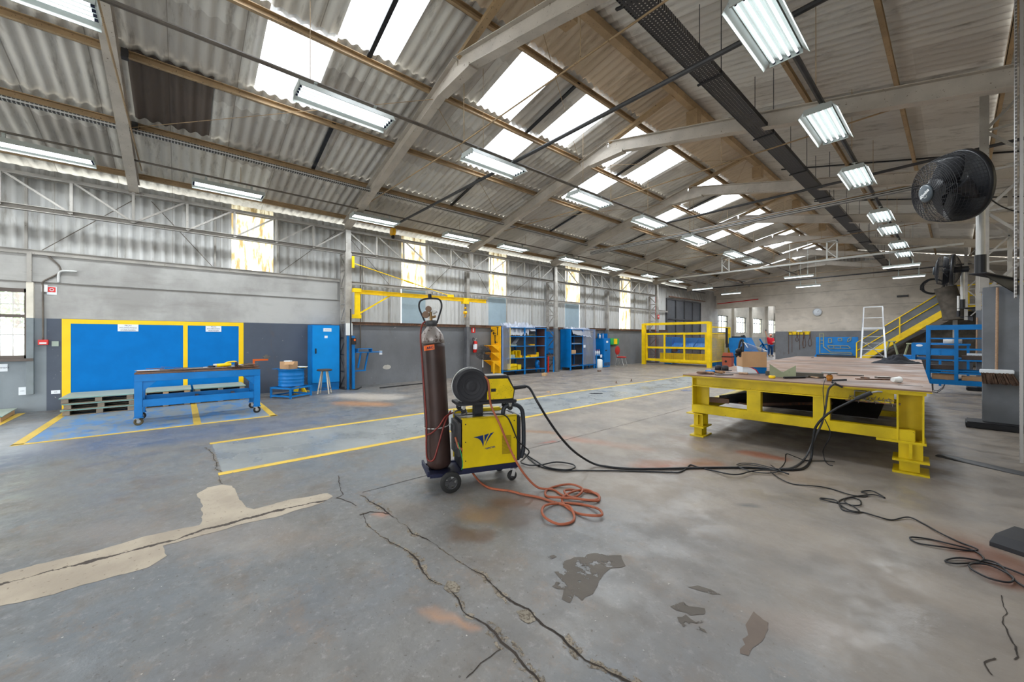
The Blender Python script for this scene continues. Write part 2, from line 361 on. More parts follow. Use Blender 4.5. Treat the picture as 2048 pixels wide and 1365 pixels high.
def build_floor():
    xs = np.concatenate([np.arange(-12, -8, .1), np.arange(-8, 1.6, .04), np.arange(1.6, 5.01, .2)]); ysv = np.concatenate([np.arange(-8, -1, .5), np.arange(-1, 8, .04), np.arange(8, 50.1, .4)])
    nx, ny = len(xs), len(ysv); XX, YY = np.meshgrid(xs, ysv, indexing='ij'); P2 = np.stack([XX.ravel(), YY.ravel()], 1)
    wv = np.array([tuple(noise.fractal(Vector((x * 2.2 + o, y * 2.2, 3 + o)), 1, 2, 5) for o in (0, 40)) for x, y in P2]) * .11
    gr = np.array([noise.noise(Vector((x * 14, y * 14, 9))) for x, y in P2])
    Q = P2 + wv; rgb = np.zeros((len(P2), 3)); al = np.zeros(len(P2))
    def stain(px, r, soft, col, amt=1.0, grain=0.0):
        nonlocal rgb, al
        pts = [np.array(G(*q)[:2]) for q in px]
        if len(pts) == 1: pts.append(pts[0] + (.01, 0))
        d = np.full(len(P2), 1e9)
        for a, b in zip(pts, pts[1:]):
            ba = b - a; h = np.clip(((Q - a) @ ba) / (ba @ ba + 1e-9), 0, 1); d = np.minimum(d, np.hypot(*((Q - a - h[:, None] * ba).T)))
        d = d + gr * grain
        m = np.clip((r + soft - d) / (2 * soft), 0, 1); m = m * m * (3 - 2 * m) * amt
        na = m + al * (1 - m); rgb = np.where(na[:, None] > 1e-5, (np.array(col) * m[:, None] + rgb * (al * (1 - m))[:, None]) / np.maximum(na, 1e-5)[:, None], 0); al = na
    S = stain
    S([(0, 925), (60, 905), (420, 865), (560, 850)], .50, .30, srgb(92, 102, 124), .6, .1); S([(560, 850), (800, 815)], .35, .3, srgb(102, 108, 120), .45, .1)
    S([(700, 792), (770, 795)], .45, .3, srgb(200, 190, 178), .7); S([(690, 806), (760, 810)], .22, .2, srgb(186, 130, 78), .6)
    S([(0, 900), (100, 850)], .5, .3, srgb(170, 174, 180), .5)
    S([(905, 1062), (950, 1070)], .12, .05, srgb(100, 82, 70), .85, .03); S([(1010, 1005), (1060, 1010)], .12, .09, srgb(108, 82, 66), .8); S([(1000, 1030), (1060, 1045)], .14, .1, srgb(96, 82, 74), .6)
    S([(940, 1025), (985, 1027)], .10, .06, srgb(140, 112, 86), .6); S([(800, 1010), (850, 1020)], .16, .12, srgb(104, 94, 86), .5)
    S([(1490, 906), (1560, 918)], .09, .07, srgb(140, 76, 50), .75); S([(1290, 930), (1420, 928)], .12, .12, srgb(140, 92, 66), .7); S([(1300, 936), (1345, 934)], .04, .03, srgb(150, 84, 58), .6)
    S([(1060, 862), (1098, 864)], .09, .06, srgb(142, 108, 80), .8); S([(1085, 887), (1106, 884)], .035, .03, srgb(150, 72, 54), .7)
    S([(1130, 875), (1200, 885), (1290, 900)], .10, .09, srgb(160, 108, 84), .6); S([(1200, 900), (1370, 900)], .35, .3, srgb(124, 112, 100), .6)
    S([(1380, 880), (1440, 905), (1600, 960)], .22, .2, srgb(136, 118, 104), .6); S([(1100, 960), (1300, 980)], .3, .3, srgb(140, 128, 114), .5)
    S([(1930, 1090), (2048, 1160)], .13, .07, srgb(112, 70, 50), .85); S([(1880, 1065), (2048, 1090)], .15, .1, srgb(130, 108, 92), .6)
    S([(760, 1035), (780, 1036)], .05, .03, srgb(170, 108, 76), .6); S([(1270, 768), (1250, 770)], .15, .06, srgb(190, 165, 60), .5)
    S([(1550, 1250), (1650, 1260)], .1, .08, srgb(140, 122, 110), .4); S([(860, 1210), (910, 1260)], .03, .03, srgb(180, 130, 90), .6)
    S([(200, 1060), (600, 1080)], .18, .16, srgb(140, 130, 122), .4); S([(1480, 1010), (1520, 1016)], .03, .03, srgb(70, 72, 76), .7)
    S([(1110, 772), (1290, 762), (1480, 760)], .6, .4, srgb(128, 122, 116), .4)
    me = bpy.data.meshes.new('floor'); vs = [(x, y, 0.0) for x in xs for y in ysv]
    fs = [(i * ny + j, (i + 1) * ny + j, (i + 1) * ny + j + 1, i * ny + j + 1) for i in range(nx - 1) for j in range(ny - 1)]
    me.from_pydata(vs, [], fs); ca = me.color_attributes.new('stain', 'FLOAT_COLOR', 'POINT'); ca.data.foreach_set('color', np.concatenate([rgb, al[:, None]], 1).ravel().astype(np.float32))
    me.materials.append(floor_mat()); o = bpy.data.objects.new('floor', me); COL.objects.link(o); o['kind'] = 'structure'
build_floor()
# cracks, joints and chipped edges: ribbons a hair above the slab
ZL = lambda L, s, ox, oy: [(x / s + ox, y / s + oy) for x, y in L]
C1 = ZL([(330, 470), (400, 570), (540, 660), (700, 820), (780, 880), (920, 1020), (1060, 1160), (1250, 1330), (1300, 1420)], 2.65, 600, 850)
C2 = ZL([(320, 372), (420, 440), (560, 545), (700, 630), (830, 720), (960, 805), (1130, 940), (1250, 1030), (1400, 1150), (1560, 1260), (1800, 1430)], 2.65, 600, 850)
CJ = ZL([(330, 360), (690, 265), (1220, 125), (1390, 85), (1720, 0)], 2.65, 600, 850) + [(1380, 815)]
C3 = ZL([(1115, 262), (1150, 290), (1180, 350), (1215, 460)], 2.73, 0, 800)
C4 = ZL([(200, 270), (215, 330), (225, 372), (190, 390), (300, 430)], 2.65, 600, 850)
C5 = ZL([(1060, 1190), (960, 1270), (880, 1345)], 2.65, 600, 850)
C6 = ZL([(1840, 900), (1870, 1000), (1900, 1080), (1920, 1160), (1935, 1250)], 2.651, 1300, 850); C7 = ZL([(1870, 1260), (1830, 1290), (1835, 1340)], 2.651, 1300, 850)
CS = ZL([(316, 480), (370, 462), (470, 474)], 2.65, 600, 850)
def ribbon(b, L, w0, w1, z, amp=.012, seed=0, gap=0.0):
    pts = [G(*q) for q in L]; out = []
    for a, c in zip(pts, pts[1:]):
        n = max(2, int((c - a).length / .018))
        out += [a.lerp(c, k / n) for k in range(n)]
    out.append(pts[-1]); pv = None
    for i, p in enumerate(out):
        d = (out[min(i + 1, len(out) - 1)] - out[max(i - 1, 0)]).normalized(); nrm = Vector((-d.y, d.x, 0))
        v = noise.fractal(p * 5 + Vector((seed, 0, 0)), 1, 2, 4) * amp * 2.5; ww = w0 + (w1 - w0) * max(0, min(1, .5 + noise.noise(p * 3.3 + Vector((0, seed, 5))) * 1.2 + noise.noise(p * 24) * .5))
        q = p + nrm * v; ok = not (gap and noise.noise(p * 4 + Vector((seed, 9, 0))) < gap)
        cur = (q + nrm * ww / 2, q - nrm * (ww / 2) * (.6 + .8 * abs(noise.noise(p * 30)))) if ok else None
        if pv and cur: b.face([Vector((v_.x, v_.y, z)) for v_ in (pv[0], cur[0], cur[1], pv[1])])
        pv = cur
b = MB()
for k, L in enumerate((C1, C2)): ribbon(b, L, .01, .09, .0012, .012, k, -.2)
ribbon(b, C3, .01, .07, .0012, .012, 4)
chipm = paint('chipped_concrete_edge', srgb(140, 132, 118), .8, wear=srgb(104, 94, 82), amt=.5, var=.25, scale=14); b.build('trim_60', ragged(paint('crumbled_joint_edge', srgb(142, 132, 118), .8, wear=srgb(100, 90, 78), amt=.5, var=.25, scale=14), 16, .50, .52), **ST, world=True)
b = MB()
for k, L in enumerate((C1, C2)): ribbon(b, L, .002, .015, .0024, .012, k)
ribbon(b, C3, .002, .012, .0024, .012, 4); ribbon(b, CS, .004, .02, .0024, .01, 2)
ribbon(b, C4, .002, .012, .0024, .01, 6); ribbon(b, CJ, .004, .012, .0024, .004, 7); ribbon(b, C5, .004, .010, .0024, .01, 8); ribbon(b, C6, .001, .008, .0024, .012, 9); ribbon(b, C7, .002, .008, .0024, .02, 9)
b.build('trim_61', paint('crack_shadowed_dirt', srgb(56, 49, 44), .9, var=.3), **ST, world=True)
MB().b2((-60, -60, -.4), (60, 90, -.21)).build('trim_1', paint('yard_concrete', srgb(190, 190, 184), .8), kind='structure', world=True)
def jag(pts, amp, sub=10, seed=3):
    out = []; n = len(pts)
    for i in range(n):
        a, b = pts[i], pts[(i + 1) % n]; L = (b - a).length; m = max(2, int(L / .03)) if L < 12 else 2
        for k in range(m):
            p = a.lerp(b, k / m); v = (noise.noise_vector(p * 9 + Vector((seed, 0, 0))) + noise.noise_vector(p * 31 + Vector((seed, 0, 0))) * .6) * amp; out.append(Vector((p.x + v.x, p.y + v.y, p.z)))
    return out
def slab_patch(name, pts, z, m, amp=.012, seed=3):
    q = jag([Vector((p.x, p.y, z)) for p in pts], amp, seed=seed)
    b = MB(); f = b.bm.faces.new([b.bm.verts.new(v) for v in q]); bmesh.ops.triangulate(b.bm, faces=[f])
    b.bm.normal_update()
    for f in b.bm.faces:
        if f.normal.z < 0: f.normal_flip()
    o = b.build(name, m, kind='structure', world=True); return o
def patch_mat():
    t = NT('bare_patch_concrete'); c = t.mix(t.mr(t.noise(2.5, 5), .35, .65), srgb(176, 164, 146), srgb(158, 146, 130))
    c = t.mix(t.mr(t.noise(30, 3), .64, .7, 0, .7), c, srgb(110, 96, 82))
    L = [G(x / 2.73, y / 2.73 + 800) for x, y in [(0, 1010), (160, 970), (420, 900), (640, 850), (830, 795), (960, 765), (1100, 715), (1280, 670), (1500, 610), (1700, 565), (1830, 545)]]
    fine = t.vm('SCALE', t.vm('SUBTRACT', t.noise(9, 5, .7, col=True), (.5, .5, .5)), sc=.09)
    PF = t.vm('MULTIPLY', t.vm('ADD', t.pos, fine), (1, 1, 0)); best = None
    for a, b in zip(L, L[1:]):
        a = Vector((a.x, a.y, 0)); b = Vector((b.x, b.y, 0)); ba = b - a; pa = t.vm('SUBTRACT', PF, tuple(a))
        h = t.math('DIVIDE', t.vm('DOT_PRODUCT', pa, tuple(ba)), ba.dot(ba), clamp=True)
        d = t.vm('LENGTH', t.vm('SUBTRACT', pa, t.vm('SCALE', tuple(ba), sc=h))); best = d if best is None else t.math('MINIMUM', best, d)
    c = t.mix(t.mr(t.math('SUBTRACT', best, t.math('MULTIPLY', t.mr(t.noise(5, 3), .35, .6), .016)), 0, .008, 1, 0), c, srgb(60, 50, 42))
    t.bump(t.noise(20, 4), .3, .01); return t.fin(c, .7)
pp = [(-400, 1070), (0, 955), (250, 890), (520, 830), (800, 745), (1090, 685), (1110, 650), (1095, 560), (1075, 515), (1130, 480), (1210, 465), (1270, 470), (1300, 530), (1345, 590), (1390, 600), (1560, 550), (1790, 510), (1815, 530), (1760, 565), (1500, 640), (1290, 690), (1000, 770), (890, 800), (912, 855), (800, 920), (520, 995), (400, 1030), (100, 1110), (0, 1130), (-400, 1240)]
slab_patch('trim_2', [G(x / 2.73, y / 2.73 + 800) for x, y in pp], .0015, patch_mat(), .014)
mud = ragged(paint('dried_mud', srgb(92, 84, 76), .6, var=.1, scale=10), 9, .44, .455)
slab_patch('trim_62', [G(x / 2.65 + 600, y / 2.65 + 850) for x, y in [(1380, 730), (1440, 700), (1500, 700), (1560, 682), (1640, 700), (1700, 690), (1735, 745), (1690, 760), (1640, 770), (1620, 800), (1570, 850), (1560, 890), (1500, 930), (1470, 900), (1430, 950), (1390, 930), (1395, 880), (1340, 860), (1350, 830), (1390, 840), (1350, 780), (1400, 780)]], .0016, mud, .02, 5)
slab_patch('trim_63', [G(x / 2.651 + 1300, y / 2.651 + 850) for x, y in [(548, 990), (580, 1020), (630, 1050), (625, 1090), (590, 1150), (550, 1190), (520, 1225), (470, 1215), (465, 1190), (505, 1170), (490, 1140), (515, 1110), (500, 1060), (520, 1030)]], .0016, ragged(paint('dried_brown_mud', srgb(108, 94, 84), .6, var=.1, scale=10), 9, .36, .38), .012, 7)
slab_patch('trim_64', [G(x / 2.651 + 1300, y / 2.651 + 850) for x, y in [(200, 862), (250, 852), (320, 875), (380, 905), (330, 900), (260, 880)]], .0016, mud, .008, 8)
for _k, _p in enumerate(([(110, 960), (170, 940), (220, 965), (290, 970), (280, 1000), (220, 1010), (160, 990)], [(150, 1020), (200, 1010), (250, 1050), (300, 1040), (270, 1080), (310, 1110), (240, 1090), (190, 1070)])): slab_patch('trim_%d' % (65 + _k), [G(x / 2.651 + 1300, y / 2.651 + 850) for x, y in _p], .0016, mud, .025, 11 + _k)
slab_patch('trim_67', [G(x / 2.65 + 600, y / 2.65 + 850) for x, y in [(780, 830), (820, 835), (850, 865), (845, 890), (800, 900), (765, 870)]], .002, chipm, .012, 21)
slab_patch('trim_68', [G(x / 2.65 + 600, y / 2.65 + 850) for x, y in [(1150, 990), (1200, 980), (1250, 1000), (1250, 1045), (1210, 1060), (1165, 1030)]], .002, chipm, .012, 22)
slab_patch('trim_69', [G(x / 2.65 + 600, y / 2.65 + 850) for x, y in [(1305, 700), (1340, 690), (1360, 700), (1330, 715)]], .0016, mud, .008, 23)
wk = NT('walkway_grey_paint'); wc = wk.mix(wk.mr(wk.noise(.8, 5), .35, .65), srgb(142, 146, 147), srgb(126, 130, 131))
wc = wk.mix(wk.mr(wk.noise(4, 5, .7), .48, .76, 0, .4), wc, srgb(118, 122, 124)); wk.bump(wk.noise(18, 4), .2, .006)
slab_patch('trim_3', [Vector(v) for v in ((-6.62, .32, 0), (-5.14, .34, 0), (-5.14, 30.5, 0), (-6.62, 30.5, 0))], .0015, wk.fin(wc, wk.mr(wk.noise(2, 4), .4, .6, .25, .5)), .01)
ly = paint('yellow_floor_paint', srgb(212, 178, 70), .5, wear=srgb(150, 140, 110), amt=.62, scale=5)
MB().b2((-5.16, .30, .0005), (-5.06, 30.5, .003)).build('trim_4', ly, **ST, world=True)
MB().b2((-6.71, .30, .0005), (-6.61, 30.5, .003)).build('trim_5', ly, **ST, world=True)
bz = NT('worn_blue_floor_paint'); f = bz.noise(1.6, 6, .7, stretch=(1, 2.2, 1))
bzc = bz.mix(bz.mr(f, .42, .62), srgb(140, 148, 152), srgb(92, 140, 190)); bzc = bz.mix(bz.mr(bz.noise(3, 5, .7, vec=bz.vm('ADD', bz.pos, (3, 9, 0))), .52, .68, 0, .8), bzc, srgb(60, 110, 165))
slab_patch('trim_6', [Vector(v) for v in ((-11.8, -1.67, 0), (-8.3, -1.67, 0), (-8.3, 1.34, 0), (-11.8, 1.34, 0))], .0015, bz.fin(bzc, .45), .005)
for i, (p, q) in enumerate((((-11.7, -1.73), (-8.28, -1.62)), ((-8.33, -1.73), (-8.24, 1.36)), ((-11.7, .16), (-8.3, .26)), ((-11.7, 1.25), (-8.25, 1.35)), ((-11.7, -2.36), (-9.5, -2.26)), ((-11.7, 2.6), (-11.3, 2.68)))):
    MB().b2((*p, .0006), (*q, .0032)).build('trim_%d' % (7 + i), ly, **ST, world=True)
# ---- left wall
def wall_mat(name, upper1, upper2, bands, split, seams=(), streak=True):
    """bands: (y0, y1, colour) of painted dado below height split"""
    t = NT(name); p = t.xyz(); ax = p[1]
    up = t.mix(t.mr(t.noise(.9, 5, .6), .35, .65), upper1, upper2)
    up = t.mix(t.mr(t.noise(1.3, 6, .7, stretch=(1, .5, 3)), .5, .74, 0, .4), up, srgb(128, 124, 118))
    for z in seams:
        d = t.math('ABSOLUTE', t.math('SUBTRACT', t.math('ADD', p[2], t.math('MULTIPLY', t.noise(1.2, 3), .05)), z + .025))
        up = t.mix(t.mr(d, .004, .02, .55, 0), up, srgb(105, 96, 86))
    low = None
    for y0, y1, c in bands:
        c = Vector(c); m = t.mix(t.mr(t.noise(1.1, 5, .6), .3, .7), tuple(c * .88), tuple(c * 1.1))
        if low is None: low = m
        else: low = t.mix(t.math('MULTIPLY', t.mr(ax, y0 - .005, y0 + .005), t.mr(ax, y1 - .005, y1 + .005, 1, 0)), low, m)
    low = t.mix(t.mr(t.noise(6, 6, .75), .66, .69), low, srgb(170, 166, 160))
    low = t.mix(t.mr(t.noise(1.7, 5, .7, stretch=(1, 1.5, .6)), .58, .75, 0, .5), low, srgb(90, 78, 70))
    c = t.mix(t.mr(t.math('ADD', p[2], t.math('MULTIPLY', t.noise(3, 2), .012)), split, split + .012), low, up)
    t.bump(t.noise(7, 5, .6), .35, .012); return t.fin(c, .65)
WL = wall_mat('left_wall_render', srgb(178, 177, 174), srgb(152, 150, 147), [(-99, 99, srgb(112, 114, 118)), (-99, -2.02, srgb(126, 134, 140)), (-2.02, 3.3, srgb(72, 80, 94))], 1.835, (2.53,))
b = MB(); T = .25; X0, X1 = WX - T, WX
b.b2((X0, -8, 0), (X1, -3.7, 3.1)); b.b2((X0, -3.7, 0), (X1, -2.2, 1.03)); b.b2((X0, -3.7, 2.4), (X1, -2.2, 3.1)); b.b2((X0, -2.2, 0), (X1, 3.55, 3.1))
b.b2((X0, 3.55, 0), (X1, 23.0, 1.86))
b.b2((X0, 27.95, 0), (X1, YB + .3, 4.9)); b.b2((X0, 23.0, 3.95), (X1, 27.95, 4.75))
b.build('wall_left', WL, **ST, world=True)
MB().b2((WX, -8, 2.55), (WX + .035, 3.45, 3.1)).build('trim_20', WL, **ST, world=True)
# window with bars at the far left
b = MB(); WY0, WY1, WZ0, WZ1 = -3.7, -2.2, 1.03, 2.4
for q in (((WX - .05, WY0, WZ0), (WX + .05, WY0 + .09, WZ1)), ((WX - .05, WY1 - .09, WZ0), (WX + .05, WY1, WZ1)), ((WX - .05, WY0, WZ0), (WX + .05, WY1, WZ0 + .08)), ((WX - .05, WY0, WZ1 - .07), (WX + .05, WY1, WZ1)), ((WX - .04, WY0, 1.84), (WX + .04, WY1, 1.90)), ((WX - .12, WY0, WZ0 - .03), (WX + .10, WY1 + .03, WZ0 + .02))): b.b2(*q)
win = b.build('window_1', paint('brown_window_frame', srgb(92, 82, 76), .5), **ST, world=True)
MB().b2((WX - .03, WY0, WZ0), (WX - .026, WY1, WZ1)).build('pane', MT['glass'], win, world=True)
b = MB()
for k in range(9): y = WY0 + .14 + k * .155; b.cyl((WX - .2, y, WZ0), (WX - .2, y, WZ1), .007, seg=6)
for z in (1.5, 2.1): b.b2((WX - .21, WY0, z), (WX - .2, WY1, z + .02))
b.build('window_bars', MT['rust'], win, world=True)
# garden outside that window
MB().b2((-19.2, -12, -.4), (-19, 2, 1.75)).build('wall_garden', paint('white_yard_wall', srgb(235, 235, 230), .8), **ST, world=True)
leaf = paint('pale_foliage', srgb(150, 175, 110), .7, scale=20, var=.4)
for k, (y, z, r, lb) in enumerate(((-8.3, 2.9, 1.4, 'leafy shrub behind the white yard wall, seen through the left window'), (-4.4, 3.4, 1.7, 'taller leafy shrub beyond the barred left window, nearer the red sign'))):
    b = MB(); rd = random.Random(k)
    for i in range(2600):
        v = Vector((rd.gauss(0, 1), rd.gauss(0, 1), rd.gauss(0, 1))).normalized() * r * (.55 + .45 * rd.random()); c = Vector((-21.5, y, z)) + v
        u = Vector((rd.gauss(0, 1), rd.gauss(0, 1), rd.gauss(0, 1))).normalized(); s_ = u.orthogonal().normalized() * .05; u = u * .10
        b.face([c - u, c + s_, c + u, c - s_])
    t_ = thing('leafy_shrub', (-21.5, y, -.21), lb, 'shrub'); b.build('foliage', leaf, t_, world=True)
    MB().tube([(-21.5, y, -.21), (-21.4, y + .1, 1), (-21.5, y, z)], .09).build('trunk', MT['rust'], t_, world=True)
# ---- corrugated wall sheets (waves run vertically)
PIT = .177
def vsheet(name, y0, y1, z0, z1, m, X=WX - .06, A=.022, kind='structure', wave=PIT, **k):
    n = max(4, int((y1 - y0) / wave * 8))
    return MB().grid(lambda u, v: Vector((X + A * math.sin((y0 + (y1 - y0) * u) / wave * 2 * math.pi), y0 + (y1 - y0) * u, z0 + (z1 - z0) * v)), n, 1).build(name, m, kind=kind, world=True, **k)
trans = [(.957, 1.86), (5.47, 6.34), (9.05, 9.94), (13.54, 14.56), (17.98, 18.96)]
ZT = 4.80; ci = 21
prev = -8.0
for i, (a, b_) in enumerate(trans + [(23.0, 23.0)]):
    zlo = 3.1 if prev < 3 else 1.87
    if i == 0: vsheet('wall_left_sheets', prev, a, 3.08, ZT, MT['wallfibre'])
    else:
        if i == 1:
            vsheet('wall_left_sheets', prev, 3.55, 3.08, ZT, MT['wallfibre']); prev = 3.55
        vsheet('wall_left_sheets', prev, a, 3.05, ZT, MT['wallfibre']); vsheet('wall_left_sheets', prev, a, 1.88, 3.07, MT['wallfibre'], X=WX - .09)
    if b_ > a:
        vsheet('window_%d' % (i + 2), a, b_, 1.9 if i == 4 else 3.08, ZT, MT['wallsheet'])
        if 0 < i < 4:
            MB().b2((WX - .12, a + .02, 1.9), (WX - .1, b_ + .03, 3.06)).build('wall_left_panel', MT['offgreen'], **ST, world=True)
    prev = b_
def girt(name, y0, y1, z, x=WX + .02, h=.09, m=None): return MB().b2((x, y0, z - h / 2), (x + .06, y1, z + h / 2)).b2((x, y0, z + h / 2 - .01), (x + .09, y1, z + h / 2)).build(name, m or MT['steel_grey'], **ST, world=True)
for k, (y0, y1, z) in enumerate(((-8, 3.5, 3.12), (3.6, 23, 3.08), (3.6, 23, 1.88), (-8, 23, 4.6))): girt('trim_%d' % (30 + k), y0, y1, z, m=MT['steel_grey'] if k != 2 else MT['rust'])
# ---- steel double door
b = MB(); b.b2((WX - .1, 23.0, 0), (WX - .05, 27.95, 3.95)); door = b.build('door_1', paint('charcoal_door', srgb(74, 77, 82), .5), **ST, world=True)
b = MB()
for y in (23.05, 24.25, 25.45, 26.65, 27.9): b.b2((WX - .05, y - .04, 0), (WX + .01, y + .04, 3.95))
for z in (.1, 1.3, 2.65, 3.9): b.b2((WX - .05, 23, z - .04), (WX + .005, 27.95, z + .04))
b.b2((WX - .05, 25.9, 0), (WX + .02, 26.9, .06)).b2((WX - .04, 25.75, 1.2), (WX + .02, 26.95, 1.28)); b.build('door_frame', MT['dark_steel'], door, world=True)
MB().b2((WX + .0, 25.5, 1.35), (WX + .05, 26.75, 1.4)).build('door_handle', MT['rust'], door, world=True)
# ---- back wall with the opening to the next hall
WBm = wall_mat('back_wall_render', srgb(214, 204, 190), srgb(194, 184, 170), [(-99, 99, srgb(116, 118, 122))], 1.87, (3.38, 4.35, 5.3))
def rooftop(x): return zL(x) - .03 if x < RX else zR(x) - .03
b = MB(); xs = [WX, -11.0, -8.0, RX, 3.4]
def wseg(b, x0, x1, z0, zt0, zt1, y=YB, T=.25):
    M = Matrix(((1, 0, 0, 0), (0, 0, 1, y), (0, 1, 0, 0), (0, 0, 0, 1)))
    b.prism([(x0, z0), (x1, z0), (x1, zt1), (x0, zt0)], M, T)
wseg(b, WX, -8.0, 3.62, rooftop(WX) - .05, 5.55); wseg(b, -8.0, -5.6, 0, 5.55, 6.05); wseg(b, -5.6, -2.2, 0, 6.05, 6.0); wseg(b, -2.2, 3.4, 0, 6.0, 4.9)
b.build('wall_back', WBm, **ST, world=True)
n = 140
def gab(u, v):
    x = -8.6 + 10.5 * u; lo = 5.3; hi = rooftop(x) + .02; return Vector((x, YB + .27 + .02 * math.sin(x / PIT * 2 * math.pi), lo + (hi - lo) * v))
MB().grid(gab, 600, 1).build('wall_back_gable', MT['wallfibre'], **ST, world=True)
# ---- next hall beyond the opening
NH = wall_mat('next_hall_render', srgb(176, 168, 154), srgb(158, 150, 138), [(-99, 99, srgb(140, 140, 136))], 1.5, ())
ys = [30.85, 33.0, 35.2, 37.3, 39.3, 41.5, 43.7, 46.2]
b = MB(); X0, X1 = -12.15, -11.9
b.b2((X0, 30.85, 0), (X1, 50, 1.86)); b.b2((X0, 30.85, 3.2), (X1, 50, 5))
wins = [(30.9, 33.25), (35.0, 37.35), (39.1, 41.6), (43.4, 46.0)]
pv = 30.85
for a, c in wins: 
    if a > pv: b.b2((X0, pv, 1.86), (X1, a, 3.2))
    pv = c
b.b2((X0, pv, 1.86), (X1, 50, 3.2)); b.build('wall_next_hall', NH, **ST, world=True)
for i, (a, c) in enumerate(wins):
    b = MB(); x = -12.0
    for k in range(5): y = a + .03 + (c - a - .06) * k / 4; b.b2((x - .02, y - .02, 1.86), (x + .02, y + .02, 3.2))
    for z in (1.88, 2.75, 3.18): b.b2((x - .02, a, z - .025), (x + .02, c, z + .025))
    wo = b.build('window_%d' % (10 + i), MT['dark_steel'], **ST, world=True)
    MB().b2((x - .004, a, 1.86), (x, c, 3.2)).build('pane', MT['glass'], wo, world=True)
for i, y in enumerate((34.1, 38.2, 42.6)): MB().b2((-11.9, y - .15, 0), (-11.7, y + .15, 4.9)).build('trim_%d' % (40 + i), NH, **ST, world=True)
MB().b2((-12.2, 50, 0), (5, 50.2, 5)).build('wall_next_hall_end', NH, **ST, world=True)
MB().b2((-4.0, 30.9, 0), (-3.8, 50, 5)).build('wall_next_hall_right', NH, **ST, world=True)
for _a, _b2 in ((30.9, 33), (35, 38), (40, 43), (45, 50)): MB().b2((-12.2, _a, 4.9), (-3.8, _b2, 5.0)).build('ceiling_next_hall', NH, **ST, world=True)
for _a, _b2 in ((33, 35), (38, 40), (43, 45)): MB().b2((-12.2, _a, 4.94), (-3.8, _b2, 4.95)).build('window_skylight', MT['skylight'], **ST, world=True)  # unseen skylights added to brighten the next hall
b = MB(); b.b2((-12.0, -8.2, 0), (-10.5, -8.0, 5.0)); b.b2((-4.0, -8.2, 0), (5, -8.0, 5.0)); b.b2((-12.0, -8.2, 3.8), (5, -8.0, 6.7)); b.build('wall_unseen_light_block', WBm, **ST, world=True)  # unseen wall added behind the camera to cut daylight, opening left for fill
# ---- right wall
RWX = 3.3
b = MB(); b.b2((RWX, -1.0, 0), (RWX + .2, YB, 2.0)); b.build('wall_right', WBm, **ST, world=True)
prev = -1.0
for i, (a, c) in enumerate(((7.9, 9.0), (11.5, 12.6), (14.6, 15.6), (18.5, 19.5), (YB, YB))):
    vsheet('wall_right_sheets', prev, a, 1.98, 5.0, MT['wallfibre'], X=RWX + .06)
    if c > a: vsheet('window_%d' % (20 + i), a, c, 1.98, 5.0, MT['wallsheet'], X=RWX + .06)
    prev = c
# ---- roof
PUR = [-12.35, -9.69, -8.06, -6.41, -4.85, RX]
skyU = [(.05, .97), (1.87, 2.8), (4.55, 5.45), (6.36, 7.3), (8.2, 9.05), (9.9, 10.8), (12.65, 13.5), (14.4, 15.3), (16.9, 17.8), (18.7, 19.6), (21.2, 22.1), (23.0, 23.9), (25.5, 26.4), (27.3, 28.2)]
skyL = [(.97, 1.87), (5.45, 6.36), (8.95, 9.85), (13.5, 14.4), (17.8, 18.7), (22.1, 23.0), (26.4, 27.3)]
def rsheet(name, x0, x1, y0, y1, zf, m, A=.026, lift=.045, **k):
    nn = max(4, int((y1 - y0) / PIT * 7))
    def fn(u, v):
        y = y0 + (y1 - y0) * u; x = x0 + (x1 - x0) * v
        return Vector((x, y, zf(x) + .03 + lift * (1 - v) + A * math.sin(y / PIT * 2 * math.pi)))
    return MB().grid(fn, nn, 1).build(name, m, kind='structure', world=True, **k)
def strip(x0, x1, holes, m, zf, special=()):
    pv = -7.0
    for a, c in holes + [(YB + .5, None)]:
        rsheet('ceiling', x0, x1, pv, a, zf, m)
        if c: rsheet('window_skylight', x0, x1, a, c, zf, MT['skylight'])
        pv = c
strip(-12.35, -9.6, [], MT['roof'], zL)
strip(-9.75, -7.98, [(-.60, .18)] if False else [], MT['roof'], zL)
strip(-8.12, -6.34, skyL, MT['roof'], zL)
strip(-6.46, -4.78, skyU, MT['roof'], zL)
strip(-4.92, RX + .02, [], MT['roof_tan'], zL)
rsheet('ceiling_brown_sheet', -9.72, -8.03, -.62, .42, lambda x: zL(x) - .03, MT['roof_dark'])
PR = [RX, -1.93, -.67, .52, 1.75, 3.0]
for a, c in ((RX - .02, -1.9), (-1.96, .55), (.5, 3.75)):
    rsheet('ceiling', c, a, -7.0, YB + .5, zR, MT['roof'])
# ridge cap
b = MB(); b.b2((RX - .25, -7, RZ + .09), (RX + .25, YB + .5, RZ + .1)); b.build('ceiling_ridge', MT['roof'], **ST, world=True)
# ================================================================ STEEL FRAME
ORD = ['first', 'second', 'third', 'fourth', 'fifth', 'sixth', 'seventh', 'eighth', 'ninth', 'tenth', 'eleventh', 'twelfth']
def cs(z): return z
def purlin(x, zf, h=.11, w=.06, m=None, lb=None, zoff=-.02):
    z = zf(x) + zoff; b = MB(); y0, y1 = -7, YB
    b.b2((x - w / 2, y0, z - h), (x - w / 2 + .008, y1, z)).b2((x - w / 2, y0, z - .012), (x + w / 2, y1, z)).b2((x - w / 2, y0, z - h), (x + w / 2, y1, z - h + .012))
    return b.build('roof_purlin', m or MT['purlin'], world=True, label=lb, cat='purlin')
places = ['lowest tan purlin of the left slope, just above the wall truss', 'tan purlin of the left slope running above the white perforated tray', 'tan purlin along the lower edge of the skylights', 'tan purlin between the lower and upper skylights', 'tan purlin along the upper edge of the skylights']
for x, lb in zip((-11.35, -9.69, -8.06, -6.41, -4.85), places): purlin(x, zL, lb=lb)
